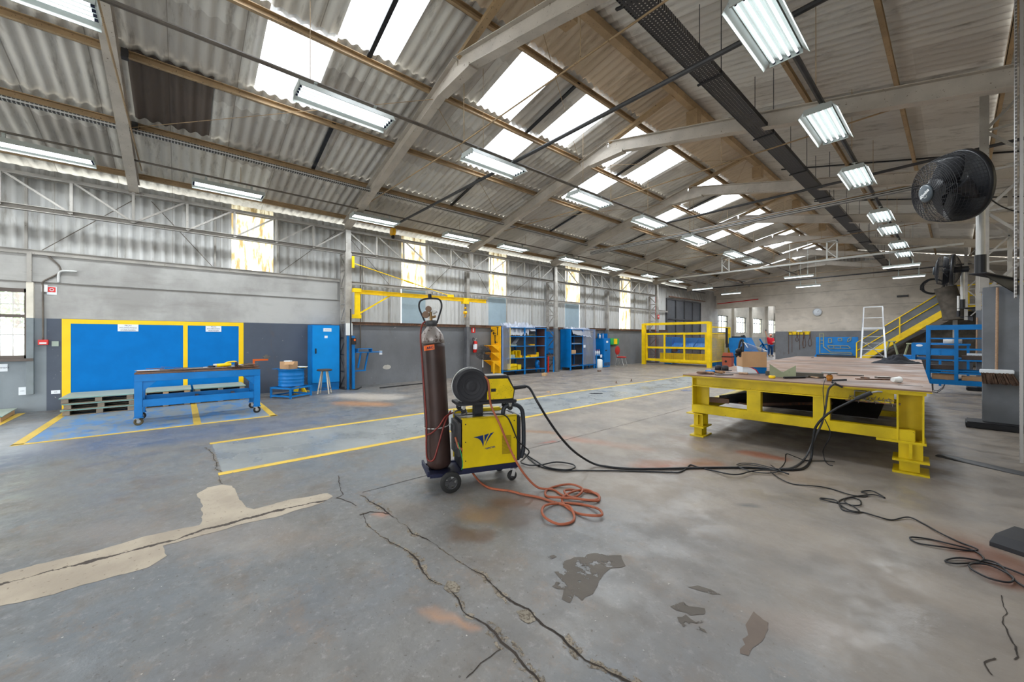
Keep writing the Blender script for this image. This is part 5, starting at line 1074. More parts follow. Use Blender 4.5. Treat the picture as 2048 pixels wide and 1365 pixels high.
# ================================================================ LEFT WALL THINGS
# ---- marked storage bay on the wall
PB = paint('flat_blue_wall_paint', srgb(0, 110, 186), .7, var=.05, spec=.15)
MB().b2((WX, -1.72, .02), (WX + .004, 1.12, 1.74)).build('trim_70', PB, **ST, world=True)
yp = paint('flat_yellow_wall_paint', srgb(244, 200, 10), .45, var=.04); b = MB()
for q in (((-1.82, 0), (-1.70, 1.74)), ((1.10, 0), (1.20, 1.74)), ((.04, 0), (.12, 1.74)), ((-1.82, 1.74), (1.20, 1.83))): b.b2((WX + .004, q[0][0], q[0][1]), (WX + .008, q[1][0], q[1][1]))
b.build('trim_71', yp, **ST, world=True)
def wallframe(y, z, x=WX + .012): return frame((x, y, z), (0, 1, 0), (0, 0, 1))   # text on the left wall, read from the hall: x axis along +Y
def sign(name, y, z, w_, h_, lb, m=None, lines=(), size=.05, x=WX + .006, cat='sign', ink=None, th=.004):
    t = thing(name, (x, y, z - h_ / 2), lb, cat)
    MB().b2((x, y - w_ / 2, z - h_ / 2), (x + th, y + w_ / 2, z + h_ / 2)).build('plate', m or MT['paper'], t, world=True)
    n = len(lines)
    for i, L in enumerate(lines):
        o = text(L, size, ink or MT['ink'], 'lettering', t, frame((x + th + .0005, y, z + ((n - 1) / 2 - i) * size * 1.3), (0, 1, 0), (0, 0, 1))); unworld(o)
    return t
sign('wall_sign', -.87, 1.665, .32, .15, 'white paper sign on the larger blue wall field, three lines of text', lines=('PEÇAS', 'AGUARDANDO', 'DOBRADEIRA'), size=.038, x=WX + .009)
sign('wall_sign', .60, 1.665, .30, .14, 'white paper sign on the smaller blue wall field, three lines of text', lines=('PEÇAS', 'AGUARDANDO', 'MONTAGEM'), size=.036, x=WX + .009)
sign('wall_sign', -2.62, .88, .25, .14, 'white sign cut by the left picture edge, below the window', lines=('AGUARDANDO',), size=.04)
MB().b2((WX, -2.85, .22), (WX + .03, -2.62, .66)).build('junction_cover', MT['board_green'], world=True, label='pale square cover plate low on the wall at the left edge', cat='cover plate')
t = sign('fire_alarm_sign', -1.95, 2.39, .13, .16, 'red and white square fire sign high on the wall left of the blue field', m=MT['paper'])
MB().b2((WX + .01, -2.0, 2.36), (WX + .012, -1.9, 2.46)).build('red_square', MT['red'], t, world=True)
b = MB(); b.lathe([(.03, 0), (.03, .002), (.018, .002), (.018, 0)], M=frame((WX + .012, -1.95, 2.41), (0, 1, 0), (0, 0, 1)), seg=20); b.build('white_ring', MT['paper'], t, world=True)
MB().b2((WX, -2.08, 2.36), (WX + .03, -2.0, 2.5)).build('wall_box', MT['galv'], world=True, label='small grey electrical box beside the fire sign', cat='electrical box')
t = thing('fire_alarm_box', (WX + .03, -2.06, 1.33), 'red fire alarm call point below a thin conduit', 'alarm box')
MB().b2((WX + .0, -2.12, 1.31), (WX + .06, -1.99, 1.41)).build('case', MT['red'], t, world=True, bevel=.004); MB().b2((WX + .061, -2.1, 1.33), (WX + .064, -2.01, 1.36)).build('window', MT['paper'], t, world=True)
MB().b2((WX, -2.26, .35), (WX + .08, -2.17, 1.835)).build('cable_duct', paint('duct_grey', srgb(120, 128, 132), .5), world=True, label='grey painted lower half of the boxed cable duct by the left window', cat='duct')
MB().b2((WX, -2.26, 1.837), (WX + .08, -2.17, 2.53)).build('cream_cable_duct', paint('duct_cream', srgb(214, 208, 194), .5), world=True, label='cream upper half of the boxed cable duct by the left window', cat='duct')
MB().b2((WX, -2.25, 2.532), (WX + .10, -2.19, 3.1)).build('upper_cable_duct', MT['steel_grey'], world=True, label='grey metal top piece of the cable duct below the corrugated sheets', cat='duct')
sign('instruction_label', -2.32, .42, .09, .15, 'small white printed label at the foot of the cable duct', lines=('AVISO',), size=.018)
sign('wall_label', -1.9, .36, .12, .07, 'small white label low on the wall left of the yellow border', lines=('OK',), size=.03)
MB().b2((WX, -1.95, 1.28), (WX + .02, -1.86, 1.38)).build('switch_plate', MT['board_green'], world=True, label='pale blank switch plate left of the yellow border', cat='switch')
MB().tube([(WX + .03, -2.06, 1.41), (WX + .03, -2.06, 2.0), (WX + .03, -2.06, 2.45), (WX + .05, -2.05, 2.56), (WX + .06, -1.85, 2.75), (WX + .06, -1.85, 2.9), (WX + .06, -2.0, 3.12), (WX + .06, -1.7, 3.15)], .014, 8).build('conduit', MT['pipe'], world=True, label='thin bent conduit rising from the red alarm box', cat='conduit')
MB().tube([(WX + .07, -1.85, 2.55), (WX + .07, -1.85, 2.72), (WX + .08, -1.80, 2.79), (WX + .08, -1.6, 2.8)], .022, 10).build('bent_pipe', MT['galv'], world=True, label='short bent grey pipe stub on the ledge above the blue field', cat='pipe')
# ---- pallets
def pallet(px, py, L, Wd, z, m, lb, grp, rz=0):
    t = thing('pallet', (px, py, z), lb, 'pallet', grp, rz=rz)
    for y in (-L / 2 + .05, 0, L / 2 - .05): MB().b2((-Wd / 2, y - .045, .012), (Wd / 2, y + .045, .085)).build('bearer', m, t)
    for x in (-Wd / 2 + .06, 0, Wd / 2 - .06): MB().b2((x - .05, -L / 2, 0), (x + .05, L / 2, .012)).build('bottom_board', m, t)
    MB().b2((-Wd / 2, -L / 2, .085), (Wd / 2, L / 2, .097)).build('deck', m, t)
    s = MB().b2((-Wd / 2 - .02, -L / 2 - .02, .0975), (Wd / 2 + .02, L / 2 + .02, .112)); s.build('sheet', MT['board_green'], t)
    MB().b2((Wd / 2 + .021, -L / 2 - .02, .0975), (Wd / 2 + .023, L / 2 + .02, .112)).build('sheet_edge', MT['board_edge'], t)
    return t
for k in range(3):
    pos = ['bottom', 'middle', 'top'][k]
    pallet(-11.22 + .02 * k, -1.18 + [0, .02, -.01][k], .95, .98, .114 * k, MT['wood'], '%s pallet of the left stack of three, green board on it' % pos, 'pallets with green boards')
    pallet(-11.28, -.24, .78, .90, .114 * k, MT['wood_new'] if k == 2 else MT['wood'], '%s pallet of the middle stack behind the blue trolley' % pos, 'pallets with green boards')
    pallet(-11.30, .68, .9, .86, .114 * k, MT['wood'], '%s pallet of the right stack behind the blue trolley' % pos, 'pallets with green boards')
pallet(-11.12, -2.9, 1.1, 1.05, 0, MT['wood_new'], 'single pallet with a white board cut by the left picture edge', None, rz=.06)
# ---- blue trolley
t = thing('workshop_trolley', (-9.15, .29, 0), 'long blue steel trolley table on casters in the marked bay', 'trolley'); X0, X1, Y0, Y1, Z1 = -9.52, -8.78, -.58, 1.16, .865
BW = MT['blue_worn']
MB().b2((X0, Y0, Z1 - .018), (X1, Y1, Z1)).build('plate_top', MT['rust'], t, world=True)
for x in (X0, X1 - .05): MB().b2((x, Y0, Z1 - .14), (x + .05, Y1, Z1 - .019)).build('top_rail', BW, t, world=True, bevel=.004)
for y in (Y0, Y1 - .05): MB().b2((X0 + .05, y, Z1 - .14), (X1 - .05, y + .05, Z1 - .019)).build('end_rail', BW, t, world=True)
for x in (X0, X1 - .09):
    for y in (Y0, Y1 - .10):
        MB().b2((x, y, .14), (x + .09, y + .10, Z1 - .14)).build('leg', BW, t, world=True, bevel=.004)
        MB().b2((x - .01, y - .01, .125), (x + .10, y + .11, .14)).build('leg_plate', BW, t, world=True)
        caster(t, (x + .045, y + .05, 0), .062, .125, (0, 1, 0) if False else (1, .2, 0), ring=MT['galv'], tire=paint('yellowed_tire', srgb(90, 78, 50), .6) if (x > -9 and y < 0) else MT['rubber'])
    for y, s in ((Y0 + .10, 1), (Y1 - .10, -1)):
        M = Matrix(((0, 0, 1, x + .02), (1, 0, 0, y), (0, 1, 0, Z1 - .14), (0, 0, 0, 1)))
        MB().prism([(0, 0), (s * .17, 0), (0, -.17)], M, .05).build('gusset', BW, t, world=True)
for x in (X0 + .01, X1 - .06): MB().b2((x, Y0 + .1, .30), (x + .05, Y1 - .1, .42)).build('lower_rail', BW, t, world=True, bevel=.004)
for y in (Y0 + .02, .2, .75, Y1 - .07): MB().b2((X0 + .06, y, .33), (X1 - .06, y + .05, .38)).build('shelf_bar', MT['rust'] if 0 < y < 1 else BW, t, world=True)
rd = random.Random(3)
labs = ['long reddish steel flat along the trolley front', 'grey steel flat near the left end of the trolley', 'pale sheet of paper at the left end of the trolley top', 'brown steel flat under the yellow grinder', 'steel flat crossing the middle of the trolley pile', 'thin steel strip near the middle of the trolley', 'upper brown strip of the pile right of the grinder', 'lower brown strip of the pile right of the grinder', 'strip sticking out at the right end of the trolley', 'short tangle piece left of the grinder', 'blue-tipped strip beside the yellow grinder', 'tilted thin strip at the right end pile']
for k, lb in enumerate(labs):
    y = [-.1, -.35, -.42, .55, .1, .3, .92, .95, 1.02, .28, .5, .88][k]; L = [.9, .5, .28, .7, .5, .6, .4, .45, .35, .15, .2, .4][k]; x = -9.0 - rd.random() * .35; z = Z1 + .006 + .012 * (k % 3) + (.02 if k in (6, 11) else 0)
    MB().box((x, y, z + (.03 if k == 11 else 0)), (.05 + .03 * rd.random(), L, .008), M=Matrix.Translation((x, y, z)) @ Matrix.Rotation((rd.random() - .5) * .3, 4, 'Z') @ Matrix.Rotation(.12 if k in (6, 11) else 0, 4, 'X')).build('steel_strip' if k != 2 else 'paper_sheet', [MT['rust'], MT['rawsteel'], MT['paper'], MT['rust'], MT['rawsteel'], MT['galv'], MT['rust'], MT['rust'], MT['rust'], MT['dark_steel'], MT['blue'], MT['rust']][k], world=True, label=lb, cat='strip' if k != 2 else 'paper')
for k in range(18):
    y = .72 + rd.random() * .32 if k < 10 else -.35 + rd.random() * .7; L = .22 + rd.random() * .35
    MB().box((0, 0, 0), (.03, L, .006), M=Matrix.Translation((-9.3 + rd.random() * .42, min(y, 1.1 - L / 2 + .08), Z1 + .022 + rd.random() * .035)) @ Matrix.Rotation((rd.random() - .5) * .9, 4, 'Z') @ Matrix.Rotation((rd.random() - .5) * .22, 4, 'X')).build('steel_strip', [MT['rust'], MT['rust'], MT['rawsteel']][k % 3], world=True, label='loose thin steel strip in the jumbled heap on top of the blue trolley', cat='strip', group='loose strips heaped on the blue trolley')
t = thing('yellow_grinder', (-8.95, .62, Z1 + .02), 'yellow and black electric grinder lying on the blue trolley', 'grinder', rz=.05)
MB().tube([(0, -.12, .05), (0, -.02, .055), (0, .10, .06)], .032, 12).build('body', MT['crane_yellow'], t)
MB().tube([(0, .0, .075), (0, .06, .105), (0, .16, .11), (0, .2, .08)], .015, 8).build('grip', MT['crane_yellow'], t)
MB().cyl((0, .16, .06), (0, .2, .06), .052, seg=20).build('motor_cap', MT['matte_black'], t); MB().cyl((0, -.19, .02), (0, -.19, .05), .055, seg=24).build('disc_guard', MT['matte_black'], t); MB().cyl((0, -.17, .05), (0, -.12, .055), .03).build('gear_head', MT['galv'], t)
MB().tube([(0, .2, .06), (.02, .3, .03), (-.1, .2, .02), (-.2, -.1, .02), (-.15, -.3, .02)], .006, 6).build('cord', MT['white'], t)
# orange post with a small vice behind the trolley
t = thing('orange_stand', (-10.9, 1.60, 0), 'orange stand with a small grey vice behind the right end of the trolley', 'stand')
MB().b2((-10.92, 1.29, 0), (-10.88, 1.33, .93)).b2((-10.98, 1.22, 0), (-10.82, 1.40, .015)).build('post', MT['orange'], t, world=True); MB().b2((-10.93, 1.29, .90), (-10.87, 1.60, .94)).build('arm', MT['orange'], t, world=True)
MB().b2((-10.94, 1.51, .94), (-10.86, 1.61, .98)).b2((-10.95, 1.50, .98), (-10.85, 1.64, 1.01)).b2((-10.93, 1.53, 1.01), (-10.87, 1.59, 1.04)).build('vice', MT['rawsteel'], t, world=True)
# ---- drum on stand, box on top
t = thing('drum_stand', (-10.7, 2.06, 0), 'low blue steel stand carrying the cut drum', 'stand')
b = MB(); cx, cy = -10.7, 2.06; rz = .55
cs_ = [Vector((cx + (a * math.cos(rz) - c * math.sin(rz)) * .30, cy + (a * math.sin(rz) + c * math.cos(rz)) * .30, 0)) for a, c in ((-1, -1), (1, -1), (1, 1), (-1, 1))]
for p in cs_: MB().bar(p, p + UPV * .26, .045).build('leg', MT['blue'], t, world=True)
for i in range(4):
    p, q = cs_[i], cs_[(i + 1) % 4]; MB().bar(p + UPV * .24, q + UPV * .24, .04).build('top_bar', MT['blue'], t, world=True); MB().bar(p + UPV * .05, q + UPV * .05, .035).build('bottom_bar', MT['blue'], t, world=True)
t = thing('metal_drum', (cx, cy, .265), 'short ribbed blue metal drum on a low stand', 'drum')
MB().lathe([(0, 0), (.27, 0), (.285, .02), (.275, .03), (.275, .10), (.285, .115), (.275, .13), (.275, .17), (.285, .185), (.275, .2), (.275, .26), (.285, .275), (.275, .29), (.275, .40), (.295, .405), (.295, .42), (.27, .42), (.262, .40), (0, .398)], seg=40).build('shell', MT['blue_worn'], t)
MB().box((-.22, -.22, .425), (.12, .3, .008), .5).build('rim_tab', MT['blue_worn'], t)
t = thing('open_carton', (cx + .02, cy - .06, .69), 'open cardboard carton standing on the blue drum', 'box', rz=.5)
b = MB(); 
for q in (((0, -.12, .09), (.3, .005, .18)), ((0, .12, .09), (.3, .005, .18)), ((-.15, 0, .09), (.005, .24, .18)), ((.15, 0, .09), (.005, .24, .18)), ((0, 0, .004), (.3, .24, .006))): b.box(*q)
b.build('walls', MT['card'], t); MB().bar((.15, -.09, .18), (.24, -.2, .12), .2, .005).build('flap', MT['card'], t); MB().box((0, -.02, .17), (.15, .1, .06), .4).build('paper_inside', MT['paper'], t)
for k, (dx, dy, m, lb) in enumerate(((.1, .22, MT['crane_yellow'], 'yellow folder on the drum right of the carton'), (.02, .2, MT['blue'], 'blue folder stacked under papers on the drum'), (.16, .2, MT['paper'], 'white paper sheaf on the drum edge'))):
    MB().box((cx + dx * .6, cy + dy, .69 + .016 * [1, 0, 2][k] + .01), (.24, .16, .012), .3 * k).build('folder' if k < 2 else 'paper_sheaf', m, world=True, label=lb, cat='folder' if k < 2 else 'paper')
t = thing('yellow_jack_stand', (-11.2, 2.35, 0), 'small yellow axle stand on the floor behind the drum', 'stand')
for dx, dy in ((-.12, -.12), (.12, -.12), (.12, .12), (-.12, .12)): MB().bar((-11.2 + dx, 2.35 + dy, 0), (-11.2, 2.35, .3), .05).build('leg', MT['crane_yellow'], t, world=True)
MB().cyl((-11.2, 2.35, .25), (-11.2, 2.35, .34), .04).build('head', MT['crane_yellow'], t, world=True)
# ---- stool
t = thing('round_stool', (-10.75, 2.83, 0), 'round stool with dark seat and pale legs in front of the blue cabinet', 'stool')
MB().lathe([(0, .585), (.15, .585), (.18, .595), (.185, .61), (.18, .625), (.15, .635), (0, .632)], seg=28).build('seat', paint('dark_seat', srgb(74, 66, 62), .7), t)
for k in range(4):
    a = k * math.pi / 2 + .3; MB().bar((.08 * math.cos(a), .08 * math.sin(a), .585), (.19 * math.cos(a), .19 * math.sin(a), 0), .028).build('leg', paint('pale_leg', srgb(196, 188, 172), .6) if k == 0 else bpy.data.materials['pale_leg'], t)
MB().tube([(.165 * math.cos(k * math.pi / 6), .165 * math.sin(k * math.pi / 6), .13) for k in range(12)], .007, 6, closed=True).build('foot_ring', MT['dark_steel'], t)
# ---- tall blue cabinet
t = thing('electrical_cabinet', (-11.55, 3.04, 0), 'tall blue steel cabinet with white label and black handle beside the lattice column', 'cabinet')
CX0, CX1, CY0, CY1 = -11.76, -11.34, 2.66, 3.38
MB().b2((CX0, CY0, .20), (CX1, CY1, 1.80)).build('body', MT['blue'], t, world=True, bevel=.006)
MB().b2((CX0 + .01, CY0 + .01, .0), (CX1 - .01, CY1 - .01, .2)).build('plinth', BW, t, world=True)
d = MB().b2((CX1, CY0 + .02, .22), (CX1 + .025, CY1 - .01, 1.785)).build('door', paint('bright_blue_door', srgb(0, 135, 212), .35, var=.05), t, world=True, bevel=.004)
MB().b2((CX1 + .025, CY0 + .08, 1.02), (CX1 + .05, CY0 + .115, 1.16)).build('handle', MT['matte_black'], d, world=True, bevel=.006)
l_ = MB().b2((CX1 + .0255, CY0 + .29, 1.62), (CX1 + .028, CY0 + .50, 1.71)).build('name_label', MT['paper'], d, world=True)
o = text('FERRAMENTAS', .022, MT['ink'], 'lettering', t, frame((CX1 + .0285, CY0 + .395, 1.665), (0, 1, 0), (0, 0, 1))); unworld(o)
MB().b2((CX1 + .0255, CY0 + .32, 1.44), (CX1 + .028, CY0 + .40, 1.505)).build('small_label', MT['paper'], d, world=True)
# ---- column dressings
MB().b2((-11.19, 3.50, 1.52), (-11.17, 3.68, 1.86)).build('white_column_box', MT['white'], world=True, label='white painted plate on the first lattice column', cat='plate')
t = thing('blue_pedestal', (-11.1, 3.62, 0), 'slim blue steel upright in front of the first lattice column', 'upright')
MB().b2((-11.10, 3.50, 0), (-11.05, 3.55, 1.5)).build('leg', MT['blue'], t, world=True); MB().b2((-11.10, 3.63, 0), (-11.03, 3.70, 1.5)).build('post', MT['blue'], t, world=True)
t = thing('control_box', (-11.05, 3.66, 1.28), 'small black control box with orange screen on the blue upright', 'control box'); MB().b2((-11.06, 3.60, 1.26), (-11.0, 3.73, 1.44)).build('case', MT['matte_black'], t, world=True, bevel=.006); MB().b2((-11.0, 3.66, 1.36), (-10.996, 3.71, 1.42)).build('screen', MT['orange'], t, world=True)
MB().tube([(-11.0, 3.57, 2.25), (-10.99, 3.57, 1.6), (-10.98, 3.57, 1.0), (-10.98, 3.57, .5), (-10.98, 3.57, .15), (-10.95, 3.56, .02), (-10.9, 3.7, .02), (-10.95, 3.85, .06)], .018, 8).build('black_cable_column', MT['black'], world=True, label='thick black cable hanging down the first lattice column', cat='cable')
t = thing('wall_bracket_shelf', (-11.2, 4.05, .75), 'small blue bracket shelf right of the first lattice column', 'shelf')
MB().b2((-11.45, 3.74, 1.02), (-11.05, 4.5, 1.04)).build('shelf_board', MT['blue'], t, world=True); MB().b2((-11.35, 3.80, 1.12), (-11.1, 4.22, 1.14)).b2((-11.35, 3.80, 1.04), (-11.1, 3.82, 1.12)).b2((-11.35, 4.20, 1.04), (-11.1, 4.22, 1.12)).build('tray', MT['blue'], t, world=True)
MB().bar((-11.25, 4.15, 1.02), (-11.25, 4.05, .52), .04).build('strut', MT['blue'], t, world=True); MB().bar((-11.2, 3.92, 1.02), (-11.2, 3.84, .58), .04).build('strut', MT['blue'], t, world=True); MB().bar((-11.2, 3.72, .5), (-11.25, 4.08, .5), .04).build('rail', MT['blue'], t, world=True)
MB().cyl((WX + .06, 4.1, 1.1), (WX + .06, 4.1, 3.9), .018).build('wall_conduit', MT['pipe'], world=True, label='vertical conduit on the wall above the blue bracket shelf', cat='conduit')
MB().cyl((-10.75, 4.3, .02), (-10.95, 5.9, .02), .016).build('floor_rod', MT['black'], world=True, label='black rod lying on the floor along the left wall', cat='rod')
for k, (y, z, w_, h_, lb) in enumerate(((4.75, .98, .09, .12, 'small white square patch on the dado right of the bracket shelf'), (4.95, .52, .26, .15, 'irregular bare plaster patch low on the grey dado'))):
    M = Matrix(((0, 0, 1, WX + .0005), (1, 0, 0, y), (0, 1, 0, z), (0, 0, 0, 1)))
    pts = [(math.cos(a) * w_ / 2 * (1 + (.25 * noise.noise(Vector((a, k, 1))) if k else 0)), math.sin(a) * h_ / 2 * (1 + (.3 * noise.noise(Vector((a * 2, k, 3))) if k else 0))) for a in [i * 2 * math.pi / 18 for i in range(18)]] if k else [(-.045, -.06), (.045, -.06), (.045, .06), (-.045, .06)]
    MB().prism(pts, M, .004).build('trim_%d' % (72 + k), MT['paper'] if not k else paint('bare_plaster', srgb(190, 186, 178), .8), **ST, world=True)
# ---- jib crane
t = thing('jib_crane', (-11.15, 3.72, 2.1), 'yellow wall jib crane reaching along the left wall above the gas cylinder', 'crane'); CYm = MT['crane_yellow']; jx = -11.1
MB().b2((jx - .04, 3.72, 2.02), (jx + .04, 3.86, 2.82)).build('mast', CYm, t, world=True)
for z in (2.0, 2.74): MB().b2((jx - .07, 3.66, z), (jx + .07, 3.88, z + .11)).build('hinge', CYm, t, world=True)
MB().ibeam((jx, 3.86, 2.76), (jx, 8.35, 2.76), .09, .11).build('boom', CYm, t, world=True)
MB().bar((jx, 3.86, 2.15), (jx, 4.75, 2.71), .04).build('knee_brace', CYm, t, world=True)
MB().cyl((jx, 3.7, 3.55), (jx, 6.85, 2.86), .012).build('tension_rod', CYm, t, world=True); MB().cyl((jx, 5.2, 3.22), (jx, 5.5, 3.155), .026).build('turnbuckle', CYm, t, world=True)
MB().b2((jx - .03, 3.64, 3.42), (jx + .03, 3.70, 3.75)).build('rod_anchor', CYm, t, world=True); MB().b2((jx - .02, 6.75, 2.82), (jx + .02, 6.98, 2.90)).build('rod_lug', CYm, t, world=True)
t = thing('chain_hoist', (jx, 7.45, 2.3), 'small yellow trolley and hook block hanging from the jib crane boom', 'hoist')
MB().b2((jx - .07, 7.33, 2.62), (jx + .07, 7.57, 2.70)).b2((jx - .07, 7.35, 2.70), (jx - .055, 7.55, 2.82)).b2((jx + .055, 7.35, 2.70), (jx + .07, 7.55, 2.82)).build('trolley', CYm, t, world=True)
MB().cyl((jx, 7.45, 2.30), (jx, 7.45, 2.62), .012).build('chain', MT['rust'], t, world=True); MB().cyl((jx, 7.40, 2.32), (jx, 7.50, 2.32), .055, seg=20).cyl((jx, 7.42, 2.48), (jx, 7.48, 2.48), .035).build('hook_block', MT['orange_yellow'], t, world=True); MB().tube([(jx, 7.45, 2.27), (jx, 7.47, 2.2), (jx, 7.43, 2.16), (jx, 7.40, 2.2)], .012, 8).build('hook', MT['orange_yellow'], t, world=True)
MB().cyl((jx, 7.36, 1.9), (jx, 7.40, 2.3), .005, seg=6).build('pull_wire', MT['black'], t, world=True)
t = thing('cable_reel', (-11.35, 4.95, 4.72), 'orange round reel hung from the truss beside the second left lamp', 'reel'); MB().cyl((-11.35, 4.90, 4.72), (-11.35, 5.0, 4.72), .12, seg=24).build('drum', MT['orange_yellow'], t, world=True); MB().b2((-11.40, 4.92, 4.52), (-11.30, 4.98, 4.66)).build('bracket', MT['matte_black'], t, world=True)
# ---- extinguisher and sign
t = sign('extinguisher_sign', 8.28, 1.74, .18, .20, 'red sign with a white figure above the fire extinguisher', m=MT['red']); MB().b2((WX + .011, 8.25, 1.67), (WX + .013, 8.31, 1.81)).build('white_figure', MT['inkwhite'], t, world=True)
t = thing('fire_extinguisher', (WX + .12, 8.28, .90), 'red fire extinguisher with white label hung on the grey wall', 'fire extinguisher')
MB().lathe([(0, 0), (.075, 0), (.085, .02), (.085, .36), (.07, .41), (.03, .43), (0, .43)], seg=24).build('body', MT['red'], t)
MB().cyl((0, 0, .42), (0, 0, .48), .025).bar((0, -.02, .49), (.0, .08, .53), .02).build('valve', MT['galv'], t); MB().tube([(0, 0, .47), (.02, -.1, .55), (.03, -.12, .48), (.05, -.08, .3)], .012, 8).build('hose', MT['matte_black'], t)
MB().grid(lambda u, v: Vector((.0875 * math.cos(-1.6 + 2.0 * u), .0875 * math.sin(-1.6 + 2.0 * u), .12 + .2 * v)), 12, 1).build('label', MT['paper'], t) ; MB().b2((-.12, -.03, .2), (-.085, .03, .26)).build('wall_hook', MT['dark_steel'], t)
# ---- pedestal fan
def cage(b, r, M, n=10, spokes=24, depth=.08, wr=.0022, swirl=.5, seg=5):
    for k in range(n):
        q = .22 + .78 * k / (n - 1); rr_ = r * q; z = depth * (1 - q ** 2.2)
        b.tube([M @ Vector((rr_ * math.cos(a), rr_ * math.sin(a), z)) for a in [i * 2 * math.pi / 36 for i in range(36)]], wr, seg, smooth=False, closed=True)
    for s in range(spokes):
        a0 = s * 2 * math.pi / spokes; b.tube([M @ Vector((r * q * math.cos(a0 + swirl * q), r * q * math.sin(a0 + swirl * q), depth * (1 - q ** 2.2))) for q in (.2, .4, .6, .8, 1.0)], wr, seg, smooth=False)
t = thing('pedestal_fan', (-10.9, 8.05, 0), 'small dark pedestal fan standing left of the yellow shelf unit', 'fan')
c = Vector((-10.85, 8.05, .93)); nd = (EYE - c); nd.z = 0; nd.normalize(); nd = (nd + Vector((.3, .1, .0))).normalized()
FMx = frame(c, UPV.cross(nd), UPV); b = MB(); cage(b, .27, FMx, 9, 24, .06, .003); b.build('front_grille', MT['matte_black'], t, world=True)
BMx = frame(c - nd * .02, UPV.cross(nd), UPV) @ Matrix.Scale(-1, 4, (0, 0, 1)); b = MB(); cage(b, .27, BMx, 6, 24, .08, .003); b.build('rear_grille', MT['matte_black'], t, world=True)
for k in range(5):
    a = k * 2 * math.pi / 5; MB().grid(lambda u, v: FMx @ Vector(((.04 + .2 * u) * math.cos(a + .6 * v + .3 * u), (.04 + .2 * u) * math.sin(a + .6 * v + .3 * u), -.03 + .04 * v)), 6, 4).build('blade', paint('grey_blade', srgb(80, 78, 76), .5) if k == 0 else bpy.data.materials['grey_blade'], t, world=True, solid=.003)
MB().cyl(c - nd * .18, c, .055).cyl(c, c + nd * .05, .04).build('motor', MT['dark_steel'], t, world=True); MB().cyl(c - nd * .1 - UPV * .02, (c - nd * .1) * 1 - UPV * .55, .016).build('pole', MT['white'], t, world=True)
bb = c - nd * .1; bb.z = 0; MB().cyl(bb + UPV * .1, bb + UPV * .40, .028).build('lower_pole', MT['dark_steel'], t, world=True); MB().lathe([(0, 0), (.2, 0), (.2, .02), (.05, .06), (.03, .12), (0, .12)], c=bb, seg=28).build('base', MT['dark_steel'], t, world=True)
# ---- yellow tool board end and big blue shelf unit under plastic
def post(t, x, y, h, w_=.05, m=None): MB().b2((x - w_ / 2, y - w_ / 2, 0), (x + w_ / 2, y + w_ / 2, h)).build('post', m or MT['blue'], t, world=True)
sx0, sx1, sy0, sy1 = -11.72, -11.17, 9.12, 11.5
t = thing('shelf_unit', (-11.45, 10.3, 0), 'wide blue shelving unit draped with clear plastic, right of the yellow tool board', 'shelving')
for x in (sx0, sx1):
    for y in (sy0 + .05, 10.32, sy1): post(t, x, y, 1.86, m=MT['blue'])
zs = [.18, .65, 1.12, 1.50, 1.84]
for z in zs: MB().b2((sx0, sy0, z - .015), (sx1 + .03, sy1 + .03, z + .01)).build('shelf_board', MT['blue_worn'], t, world=True)
MB().b2((sx0, sy1 - .004, .2), (sx1 - .05, sy1 + .004, 1.82)).build('side_sheet', paint('brown_side_sheet', srgb(110, 74, 64), .7), t, world=True)
MB().b2((sx1 + .02, sy0 + .40, .2), (sx1 + .03, sy0 + .44, 1.84)).build('yellow_edge', CYm, t, world=True)
t = thing('tool_board', (-11.45, 9.05, 0), 'yellow end board with slanted tool trays and hanging tools', 'tool board')
MB().b2((-11.72, 9.06, .12), (-11.15, 9.09, 1.88)).build('board', MT['orange_yellow'], t, world=True)
for z in (.58, .88, 1.15):
    MB().b2((-11.72, 8.70, z), (-11.2, 9.06, z + .015)).build('tray', MT['orange_yellow'], t, world=True)
    for x in (-11.71, -11.21): 
        M = Matrix(((0, 0, 1, x), (1, 0, 0, 9.06), (0, 1, 0, z), (0, 0, 0, 1))); MB().prism([(0, 0), (-.34, 0), (0, -.22)], M, .008).build('tray_bracket', MT['orange_yellow'], t, world=True)
MB().b2((-11.25, 8.78, 0), (-11.2, 8.83, .58)).build('front_leg', MT['orange_yellow'], t, world=True)
for k, (x, z, l, lb) in enumerate(((-11.62, 1.72, .22, 'dark spanner hung at the upper left of the yellow tool board'), (-11.3, 1.70, .30, 'long dark square hung at the upper right of the yellow tool board'), (-11.5, 1.62, .2, 'dark clamp hung in the middle of the yellow tool board'), (-11.45, 1.42, .24, 'dark spanner below the clamp on the yellow board'), (-11.4, 1.28, .2, 'small vice-like tool just above the top tray of the yellow board'))):
    b = MB()
    if k % 2: b.bar((x, 9.04, z + l / 2), (x, 9.04, z - l / 2), .02).bar((x - .06, 9.04, z + l / 2), (x + .06, 9.04, z + l / 2), .02)
    else: b.bar((x - l / 2, 9.04, z), (x + l / 2, 9.04, z), .02).bar((x - .03, 9.04, z - .05), (x - .03, 9.04, z + .05), .03)
    b.build('hand_tool', MT['matte_black'], world=True, label=lb, cat='tool', group=None)
def drape(name, fn, nu, nv, lb): return MB().grid(fn, nu, nv).build(name, MT['film_dense'] if 'on top' in lb else MT['film'], world=True, label=lb, cat='plastic sheet')
nz = lambda a, b_, c_: noise.fractal(Vector((a, b_, c_)), 1, 2, 3)
drape('plastic_sheet', lambda u, v: Vector((sx1 + .05 + .02 * nz(u * 6, v * 3, 1), sy0 - .02 + .44 * u, .24 + 1.66 * v)), 14, 14, 'clear plastic sheet hanging over the left end of the wide blue shelves')
